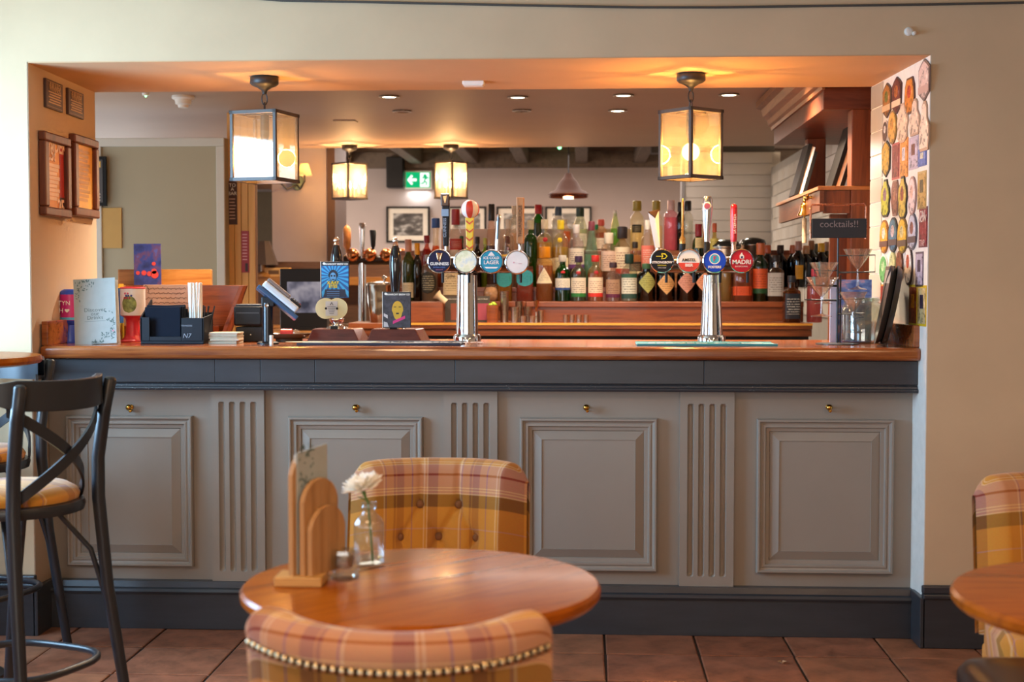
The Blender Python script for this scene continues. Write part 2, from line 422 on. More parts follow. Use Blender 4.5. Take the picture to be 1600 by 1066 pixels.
# ================================================================ the bar front
YP, YA, YK = .17, .10, .11                   # panel, apron and plinth faces
BX0, BX1 = XL0-.008+.006, XR0-.010
ZT, ZW0 = 1.118, 1.068                       # worktop top and underside
zA = V(916, 612, YA).z; zP = V(916, 915, YK+.03).z
bar = E('bar_counter', 'painted bar front with charcoal top rail, taupe raised panels and fluted pilasters', 'bar', (0, YP, 0))
def bp(name, mb, mat, **k):                  # part given in world coordinates
    o = O(name, mb, mat, bar, loc=(0, -YP, 0), **k); return o
bp('carcass', MB().box(BX0, BX1, YP, .62, 0, ZW0), taupe)
joints = [BX0]+[V(px, 590, YA).x for px in (336, 407, 492, 711, 1100)]+[BX1]
for a, b in zip(joints, joints[1:]): bp('apron_board', MB().box(a+.0006, b-.0006, YA, YP-.001, zA+.030, ZW0-.002), darkpaint, bev=.0015)
prof = [(0, 0), (-.020, 0), (-.023, .007), (-.021, .012), (-.012, .015), (-.010, .022), (-.004, .026), (-.003, .029), (0, .029)]
m = MB()
m.prism([(YA+.012+y*1.0, zA+z) for y, z in prof], BX0, BX1, 'yz'); 
t = NT('chipped_charcoal'); ch = t.math('MULTIPLY', t.math('GREATER_THAN', t.noise(t.coord((1, 1, 2.5)), 130, 2), .69), t.math('GREATER_THAN', t.noise(t.coord(), 3.2, 2), .5))
t.bsdf(t.mix(ch, rgba('#34363b'), rgba('#a8a6a2')), .36); bp('apron_moulding', m, t.m, smooth=30)
bp('plinth', MB().box(BX0, BX1, YK, YP-.001, 0, zP-.045), darkpaint, bev=.002)
m = MB(); m.prism([(YP-.001, zP-.045), (YK-.006, zP-.045), (YK-.010, zP-.036), (YK-.004, zP-.026), (YK+.012, zP-.022), (YK+.020, zP), (YP-.001, zP)], BX0, BX1, 'yz'); bp('plinth_moulding', m, darkpaint, smooth=30)
for px0, px1 in ((103, 300), (450, 660), (812, 1027), (1183, 1397)):
    x0, x1 = V(px0, 770, YP-.03).x, V(px1, 770, YP-.03).x
    z0, z1 = V(916, 893.5, YP-.03).z, V(916, 654, YP-.03).z
    def loft(rings, close):
        m = MB()
        for ins, d in rings: m.v += [(x0+ins, YP-d, z0+ins), (x1-ins, YP-d, z0+ins), (x1-ins, YP-d, z1-ins), (x0+ins, YP-d, z1-ins)]
        for r in range(len(rings)-1):
            for i in range(4): m.face((r*4+i, r*4+(i+1) % 4, r*4+4+(i+1) % 4, r*4+4+i))
        if close: m.face([len(m.v)-4+i for i in range(4)])
        return m
    bp('panel_moulding', loft([(0, 0), (0, .022), (.004, .028), (.010, .028), (.014, .020), (.020, .017), (.026, .020), (.032, .020), (.036, .011), (.048, .009), (.052, .001)], False), taupe, smooth=25)
    bp('panel_field', loft([(.050, .002), (.052, .004), (.085, .017), (.086, .013)], True), taupe)
for px0, px1 in ((330, 413), (693, 777), (1062, 1147)):
    x0, x1 = V(px0, 770, YP-.03).x, V(px1, 770, YP-.03).x; wd = x1-x0
    zb, zt = zP-.012, zA; f0, f1 = zb+.062, zt-.062; rr = .0125
    cs = [x0+wd*(.20+.2*k) for k in range(4)]
    xs = sorted(set([x0, x1]+[c+rr*s for c in cs for s in (-1, -.75, -.4, 0, .4, .75, 1)]))
    zs = [zb, f0-rr, f0-rr*.7, f0-rr*.35, f0, f0+.02, (f0+f1)/2, f1-.02, f1, f1+rr*.35, f1+rr*.7, f1+rr, zt]
    m = MB()
    for z in zs:
        for x in xs:
            c = min(cs, key=lambda c: abs(c-x)); dz = max(0, f0-z, z-f1); d2 = (x-c)**2+dz*dz
            m.v.append((x, YP-.024+(math.sqrt(max(0, rr*rr-d2))*1.25), z))
    nx = len(xs)
    for j in range(len(zs)-1):
        for i in range(nx-1): a = j*nx+i; m.face((a, a+1, a+nx+1, a+nx))
    m.quad((x0, YP-.024, zb), (x0, YP, zb), (x0, YP, zt), (x0, YP-.024, zt)).quad((x1, YP-.024, zb), (x1, YP, zb), (x1, YP, zt), (x1, YP-.024, zt))
    m.quad((x0, YP-.024, zb), (x1, YP-.024, zb), (x1, YP, zb), (x0, YP, zb))
    bp('pilaster', m, taupe, smooth=40)
for px in (201, 555, 916, 1296):
    p = V(px, 637, YP-.03); m = MB()
    m.lathe([(.009, 0), (.010, .003), (.004, .006), (.004, .02), (.011, .024), (.0125, .031), (.009, .038), (.001, .041)], 14, (p.x, YP, p.z), 'y')
    m.lathe([(.003, .002), (.003, .016), (.0065, .018), (.006, .026), (.001, .028)], 12, (p.x+.004, YP, p.z-.014), 'y')
    h = bp('coat_hook', m, brass, smooth=50); h['label'] = 'brass double coat hook'

wt = E('bar_worktop', 'long glossy red-brown wooden bar worktop across the opening', 'worktop', (0, .45, ZT))
wp = lambda n, mb, mat, **k: O(n, mb, mat, wt, loc=(0, -.45, -ZT), **k)
wp('worktop', MB().box(XL0+.004, XR0-.004, .065, .80, ZW0, ZT), wcounter, bev=.016, seg=4)
wp('upstand', MB().hexa([(XL0+.005, .09, ZT), (XL0+.03, .09, ZT), (XL1+.035, .79, ZT), (XL1+.005, .79, ZT), (XL0+.005, .09, ZT+.095), (XL0+.03, .09, ZT+.095), (XL1+.035, .79, ZT+.1), (XL1+.005, .79, ZT+.1)]), wcounter, bev=.003)
wp('upstand', MB().hexa([(XR0-.03, .09, ZT), (XR0-.005, .09, ZT), (XR1-.005, .79, ZT), (XR1-.035, .79, ZT), (XR0-.03, .09, ZT+.085), (XR0-.005, .09, ZT+.085), (XR1-.005, .79, ZT+.085), (XR1-.035, .79, ZT+.085)]), wcounter, bev=.003)
# cable along the top of the wall
pts = [Vector((-1.9, -.008, 2.47))]+[V(px, py, -.008) for px, py in ((380, -4), (440, 1), (560, 3), (700, 6), (850, 9), (1000, 11.5), (1120, 11.5), (1300, 9), (1450, 7), (1700, 2))]+[Vector((2.8, -.008, 2.45)), Vector((3.69, -.008, 2.46))]
tag(O('cable', MB().tube(pts, .0045, 6), plain('cable_grey', '#4a4540', .6)), 'thin dark cable sagging along the top of the cream wall', 'cable')
p = V(1420, 49, -.004)
tag(O('wall_plug', MB().lathe([(.016, 0), (.016, .006), (.010, .010), (.001, .011)], 16, (p.x, 0, p.z), 'y').lathe([(.007, .0), (.007, .016), (.001, .018)], 10, (p.x+.018, 0, p.z-.008), 'y'), white), 'small white plastic fitting high on the wall, right of the opening', 'fitting')

# ================================================================ the bar's own room and the rooms behind
mauve = paint('mauve_wall', '#9c8b84', .7, .04, 3, .05)
white_wall = paint('white_boards', '#bdb8b0', .6, .03, 3, .05)
BC0, BC1, YE = -4.4, 1.40, 5.32
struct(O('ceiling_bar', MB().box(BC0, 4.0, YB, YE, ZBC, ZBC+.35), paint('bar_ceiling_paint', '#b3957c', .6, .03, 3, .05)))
struct(O('ceiling_far', MB().box(BC0, 4.0, YE, 9.4, 2.80, 2.83), paint('far_ceiling_paint', '#c9bca8', .7, .03, 3, .05)))
struct(O('wall_far', MB().box(BC0, 4.0, 9.3, 9.4, 0, 2.83), paint('far_wall_paint', '#ab9a92', .7, .03, 3, .05)))
struct(O('wall_far_left', MB().box(BC0-.1, BC0, YB, 9.4, 0, 2.83), mauve))
struct(O('wall_far_right', MB().box(4.0, 4.1, YB, 9.4, 0, 2.83), mauve))
bw = wood('beam_wood', '#6b5848', '#4a3c30', 3, .6, 'y', 0, 10)
for i, px in enumerate((540, 651, 738, 817, 909, 1000, 1090)):
    x = V(px, 255, 9.2).x
    struct(O('trim_%d' % (i+1), MB().box(x-.06, x+.06, YE+.01, 9.3, 2.60, 2.80), bw, bev=.01))
struct(O('trim_8', MB().box(BC0, 4.0, 9.2, 9.3, 2.56, 2.72), bw))
# right hand: white brick-tiled wall, boarded wall beyond it
xt0, xt1, YBW = 1.66, 1.71, 7.3
tw = struct(O('wall_tiled', MB().box(xt0+.012, xt1+.2, YB+.002, YBW, 0, ZBC), paint('tile_grout', '#938e84', .8)))
glaze = [paint('glazed_tile_%d' % i, c, .18, .03, 9, .06, 25) for i, c in enumerate(('#c9c4b8', '#bfbaae', '#d0ccc2'))]
tl, th = .20, .10; tms = []
for g in glaze:
    me = MB().box(0, .014, .003, tl-.003, .003, th-.003).mesh('wall_tile'); me.materials.append(g); tms.append(me)
nt = 0
for r in range(11, 23):
    for c in range(23):
        y = 2.8+c*tl-(.1 if r % 2 else 0); z = .02+r*th
        if y+tl > YBW: continue
        o = bpy.data.objects.new('wall_tile', random.choice(tms)); COL.objects.link(o); o.parent = tw; o.location = (xt0, y, z); nt += 1
bx0, bx1 = V(1070, 300, YBW).x, V(1207, 300, YBW).x
bwall = struct(O('wall_boarded', MB().box(bx0, 1.75, YBW+.012, YBW+.14, 0, V(1100, 238, YBW).z), white_wall))
zt_ = V(1100, 238, YBW).z; nb = 16
for k in range(nb):
    h = (zt_-.9)/nb; z = .9+k*h
    O('wall_board', MB().box(bx0, 1.68, YBW, YBW+.012, z+.002, z+h-.002), white_wall, bwall, bev=.002)
O('corner_post', MB().box(bx0-.03, bx0, YBW-.01, YBW+.15, 0, zt_), plain('grey_post', '#7d7a78', .5), bwall)
struct(O('trim_9', MB().box(bx0-.3, 1.70, YBW+.02, YBW+.2, zt_, zt_+.13), plain('dark_beam', '#4c4843', .6)))
for r in range(11):                            # glazed tiles on the bar end of the right reveal
    o = bpy.data.objects.new('wall_tile', None if False else random.choice(tms)); COL.objects.link(o); o.parent = wf; o.location = (XR1+.004, .628, 1.21+r*.1-.010); o.rotation_euler = (0, 0, math.atan2(-(XR1-XR0), YB)); o.scale = (1, .95, 1)
# left hand: boarded partition with frame, pine panel, doorway, mauve chimney wall
yq = 3.0
xa, xb = V(60, 300, yq).x, V(352, 300, yq).x; zq = V(250, 216, yq).z
pq = struct(O('wall_partition', MB().box(xa, xb, yq, yq+.08, 0, zq), paint('partition_paint', '#aca184', .6, .03, 2, .04)))
O('frame_rail', MB().box(xa, xb, yq-.02, yq, zq-.05, zq), paint('frame_paint', '#cfcabb', .5, .02), pq, bev=.004)
O('frame_stile', MB().box(xb-.05, xb, yq-.02, yq, 0, zq-.05), MATS['frame_paint'], pq, bev=.004)
O('frame_stile', MB().box(xa, V(160, 300, yq).x, yq-.02, yq, 0, zq-.05), MATS['frame_paint'], pq, bev=.004)
zl = V(200, 388, yq).z; zl1 = V(200, 325, yq).z
xs1 = V(190, 300, yq).x
O('fabric_panel', MB().box(V(160, 300, yq).x, xs1, yq-.012, yq, zl, zl1), paint('ochre_panel', '#c49a55', .7), pq)
xc, xd = V(356, 300, yq+.1).x, V(399, 300, yq+.1).x
pn = struct(O('wall_pine', MB().box(xc, xd, yq+.10, yq+.15, 0, ZBC), plain('pine_groove', '#8a5a28', .7)))
for k in range(4):
    a = xc+(xd-xc)*k/4; b = xc+(xd-xc)*(k+1)/4
    O('pine_board', MB().box(a+.0015, b-.0015, yq+.085, yq+.10, 0, ZBC-.002), wpine, pn, bev=.002)
ym = 5.6
x0, x1 = V(425, 300, ym).x, V(512, 300, ym).x
struct(O('wall_chimney', MB().box(x0, x1, ym, ym+.5, 0, 2.8), paint('chimney_paint', '#a89c9c', .7, .03)))
struct(O('trim_10', MB().box(x1, V(524, 300, ym).x, ym-.02, ym+.5, 0, 2.8), plain('dark_post', '#4b3428', .6)))
struct(O('wall_lobby', MB().box(V(330, 300, 6.3).x, x0, 6.3, 6.4, 0, 2.8), plain('lobby_paint', '#6e5a3e', .7)))
struct(O('wall_lintel', MB().box(V(330, 300, ym).x, x0, ym, ym+.3, V(410, 296, ym).z, 2.8), plain('lintel_paint', '#5a4434', .7)))
# ================================================================ helpers for things
def at(px, py, y):
    return V(px, py, y)
def patch(r, z0, z1, ang, shape='rect', n=10, m=7, facing=-PI/2, sx=1, sy=1, p=2.0):
    b = MB()
    def fn(u, v):
        k = 1.0
        if shape == 'circle': k = math.sqrt(max(0, 1-(2*v-1)**2))
        elif shape == 'diamond': k = max(.02, 1-abs(2*v-1))
        elif shape == 'tri': k = max(.03, 1-v)
        elif shape == 'shield': k = 1 if v > .35 else .35+.65*v/.35
        a = facing+(2*u-1)*ang*k; ca, sa = math.cos(a), math.sin(a)
        q = 1 if p == 2 else (abs(ca)**p+abs(sa)**p)**(-1/p)
        return ((r*q*ca*sx, r*q*sa*sy, z0+(z1-z0)*v), (u, v))
    return b.grid(fn, n, m if shape == 'rect' else 15)
@cached
def label_mat(name, base, ink='#3a2a24', band=None, band2=None):
    t = NT(name); uv = t.n('ShaderNodeUVMap'); sp = t.n('ShaderNodeSeparateXYZ'); t.l(uv.outputs[0], sp.inputs[0])
    u, v = sp.outputs[0], sp.outputs[1]
    mp = t.n('ShaderNodeMapping'); mp.inputs['Scale'].default_value = (22, 6, 1); t.l(uv.outputs[0], mp.inputs[0])
    n = t.noise(mp.outputs[0], 1.6, 2)
    rows = t.math('GREATER_THAN', t.math('FRACT', t.math('MULTIPLY', v, 10)), .62)
    cen = t.math('LESS_THAN', t.math('ABSOLUTE', t.math('SUBTRACT', u, .5)), .36)
    mid = t.math('LESS_THAN', t.math('ABSOLUTE', t.math('SUBTRACT', v, .52)), .34)
    f = t.math('MULTIPLY', t.math('MULTIPLY', rows, cen), t.math('MULTIPLY', mid, t.math('GREATER_THAN', n, .47)))
    c = t.mix(t.math('MULTIPLY', f, .75), rgba(base), rgba(ink))
    if band: c = t.mix(t.math('LESS_THAN', v, .2), c, rgba(band))
    if band2: c = t.mix(t.math('GREATER_THAN', v, .84), c, rgba(band2))
    t.bsdf(c, .5, spec=.4); return t.m
SHAPES = {  # (radius fraction, height fraction) body then neck
    'std': [(.90, 0), (1, .012), (1, .60), (.96, .66), (.78, .71), (.50, .755), (.38, .79), (.36, .90), (.40, .91), (.40, .93)],
    'slope': [(.90, 0), (1, .012), (1, .50), (.93, .58), (.70, .70), (.48, .80), (.38, .88), (.38, .93)],
    'wine': [(.92, 0), (1, .012), (1, .58), (.97, .64), (.80, .70), (.52, .745), (.40, .78), (.38, .93)],
    'round': [(.88, 0), (1, .02), (1, .58), (.98, .66), (.88, .73), (.60, .78), (.38, .80), (.36, .90), (.36, .93)],
    'stout': [(.92, 0), (1, .02), (1, .66), (.96, .72), (.78, .77), (.50, .79), (.42, .80), (.42, .93)],
    'cone': [(.90, 0), (1, .02), (1, .30), (.86, .50), (.62, .66), (.44, .78), (.38, .86), (.38, .93)],
    'square': [(.95, 0), (1, .012), (1, .64), (.93, .68), (.60, .715), (.40, .735), (.38, .90), (.38, .93)],
    'carafe': [(.90, 0), (1, .02), (1, .38), (.90, .46), (.66, .58), (.56, .70), (.62, .82), (.70, .93)],
    'box': [(.96, 0), (1, .012), (1, .76), (.93, .79), (.5, .81), (.42, .82), (.42, .93)],
}
def liquid_mat(c):
    c = c.lstrip('#'); c = '#'+''.join('%02x' % min(255, int(int(c[i:i+2], 16)*.78+255*.22)) if sum(int(c[j:j+2], 16) for j in (0, 2, 4)) > 150 else c[i:i+2] for i in (0, 2, 4)); return glass('liquid_'+c.lstrip('#'), c, 1.05, .3, .36)
def glass_mat(c): return glass('bottle_glass_'+c.lstrip('#'), c, 1.7, .03, .08)
def bottle(label, px, top, wpx, y, z, shape='std', gl='#f4f4ee', liq=None, fill=.62, lab=None, cap='#222222', group=None, capw=1.25, seal=None, txt=None):
    base = V(px, 440, y); zt = V(px, top, y).z; h = zt-z; r = wpx/ppm(y)/2; x = base.x
    b = E('bottle', label, 'bottle', (x, y, z), random.uniform(-.15, .15) if not txt else 0, group)
    p = 5.0 if shape in ('square', 'box') else 2.0; seg = 24
    body = [(max(.0005, a*r), q*h) for a, q in SHAPES[shape]]
    O('bottle_body', MB().lathe(body, seg, p=p), glass_mat(gl), b, smooth=45)
    if liq:
        inner = []
        for a, q in SHAPES[shape]:
            if q >= fill: break
            inner.append((max(.0004, a*r*.94), q*h+.003))
        q0, q1 = SHAPES[shape][len(inner)-1], SHAPES[shape][len(inner)]
        k = (fill-q0[1])/(q1[1]-q0[1]); inner.append(((q0[0]+(q1[0]-q0[0])*k)*r*.94, fill*h))
        O('liquid', MB().lathe(inner, seg, p=p), liquid_mat(liq), b, smooth=45)
    nr = SHAPES[shape][-1][0]*r*capw
    c0 = h*(.80 if capw > 1.3 else .86)
    O('cap', MB().lathe([(nr*.96, c0), (nr, c0+.003), (nr, h-.003), (nr*.9, h)], 16), plain('cap_'+cap.lstrip('#'), cap, .35), b, smooth=40)
    if lab:
        kind, base_c, z0, z1, ang = lab[:5]; kw = dict(zip(('ink', 'band', 'band2'), lab[5:]))
        nm = 'label_%s_%s' % (base_c.lstrip('#'), '_'.join(str(v).lstrip('#') for v in lab[5:]))
        O('label', patch(r*1.012, z0*h, z1*h, ang, kind, p=p), label_mat(nm, base_c, **kw), b, smooth=60)
    if seal:
        sc, sz = seal; rb = r*.93
        O('wax_seal', MB().lathe([(r*.30, 0), (r*.30, .004), (r*.2, .006), (.0005, .007)], 14, (0, -rb+.004, sz*h), 'y'), col_mat(sc), b, smooth=40)
    if txt:
        s, size, tz, tc = txt
        text(s, size, col_mat(tc), b, (0, -r*1.03-.001, tz*h))
    return b

# ================================================================ back bar with shelves
Y1, Y2, Y3, YL = 3.42, 3.62, 3.84, 3.12
zl_ = V(900, 504, YL).z; z1_ = V(900, 471, Y1).z; z2_ = V(900, 449, Y2).z; z3_ = V(900, 392, Y3).z
bb0, bb1 = V(545, 500, 3.0).x, XR1+.11
bb = E('back_bar', 'red-brown wooden back bar with stepped bottle shelves behind the counter', 'shelf', (0, 3.4, 0))
q = lambda n, mb, mat, **k: O(n, mb, mat, bb, loc=(0, -3.4, 0), **k)
zf = V(900, 524, 3.0).z; xr0 = V(622, 505, 2.97).x
q('ledge', MB().box(bb0, bb1, 2.98, 3.30, zl_-.036, zl_), wshelf, bev=.004)
q('ledge_lit_edge', MB().box(xr0, bb1, 2.972, 2.98, zl_-.012, zl_+.001), wood('lit_edge_wood', '#d8983c', '#b8782a', 4, .35, 'x', .1, 10))  # golden strip paints the light caught along the ledge's front edge
q('ledge_rail', MB().box(bb0, bb1, 3.0, 3.05, zf-.005, zl_-.038), wshelf, bev=.002)
q('cabinet', MB().box(bb0, bb1, 3.12, 4.0, 0, zl_-.037), plain('dark_cabinet', '#120d0b', .6))
xr = V(822, 470, 3.3).x
q('riser', MB().box(xr, bb1, 3.32, 3.34, zl_, z1_-.034), wshelf, bev=.002)
q('shelf_board', MB().box(xr, bb1, 3.305, 3.52, z1_-.034, z1_), wshelf, bev=.004)
xl = V(604, 470, 3.3).x
q('shelf_board', MB().box(xl, xr-.002, 3.34, 3.52, z1_-.034, z1_), wshelf, bev=.004)
q('riser', MB().box(xl, xr-.002, 3.36, 3.38, zl_, z1_-.034), wshelf)
q('shelf_board', MB().box(xl, bb1, 3.525, 3.73, z2_-.03, z2_), wshelf, bev=.003)
q('riser', MB().box(xl, bb1, 3.53, 3.55, z1_, z2_-.03), wshelf)
q('shelf_board', MB().box(xl, bb1, 3.74, 3.97, z3_-.03, z3_), wshelf, bev=.003)
q('riser', MB().box(xl, bb1, 3.735, 3.755, z2_, z3_-.03), wood('riser_wood', '#c48a5c', '#9c6238', 3, .35, 'x', .1, 10))
zb_ = V(850, 358, 4.0).z
q('back_board', MB().box(V(690, 400, 4.0).x, V(1000, 400, 4.0).x, 3.98, 4.0, z3_, zb_), paint('pale_board', '#ded9d2', .5))
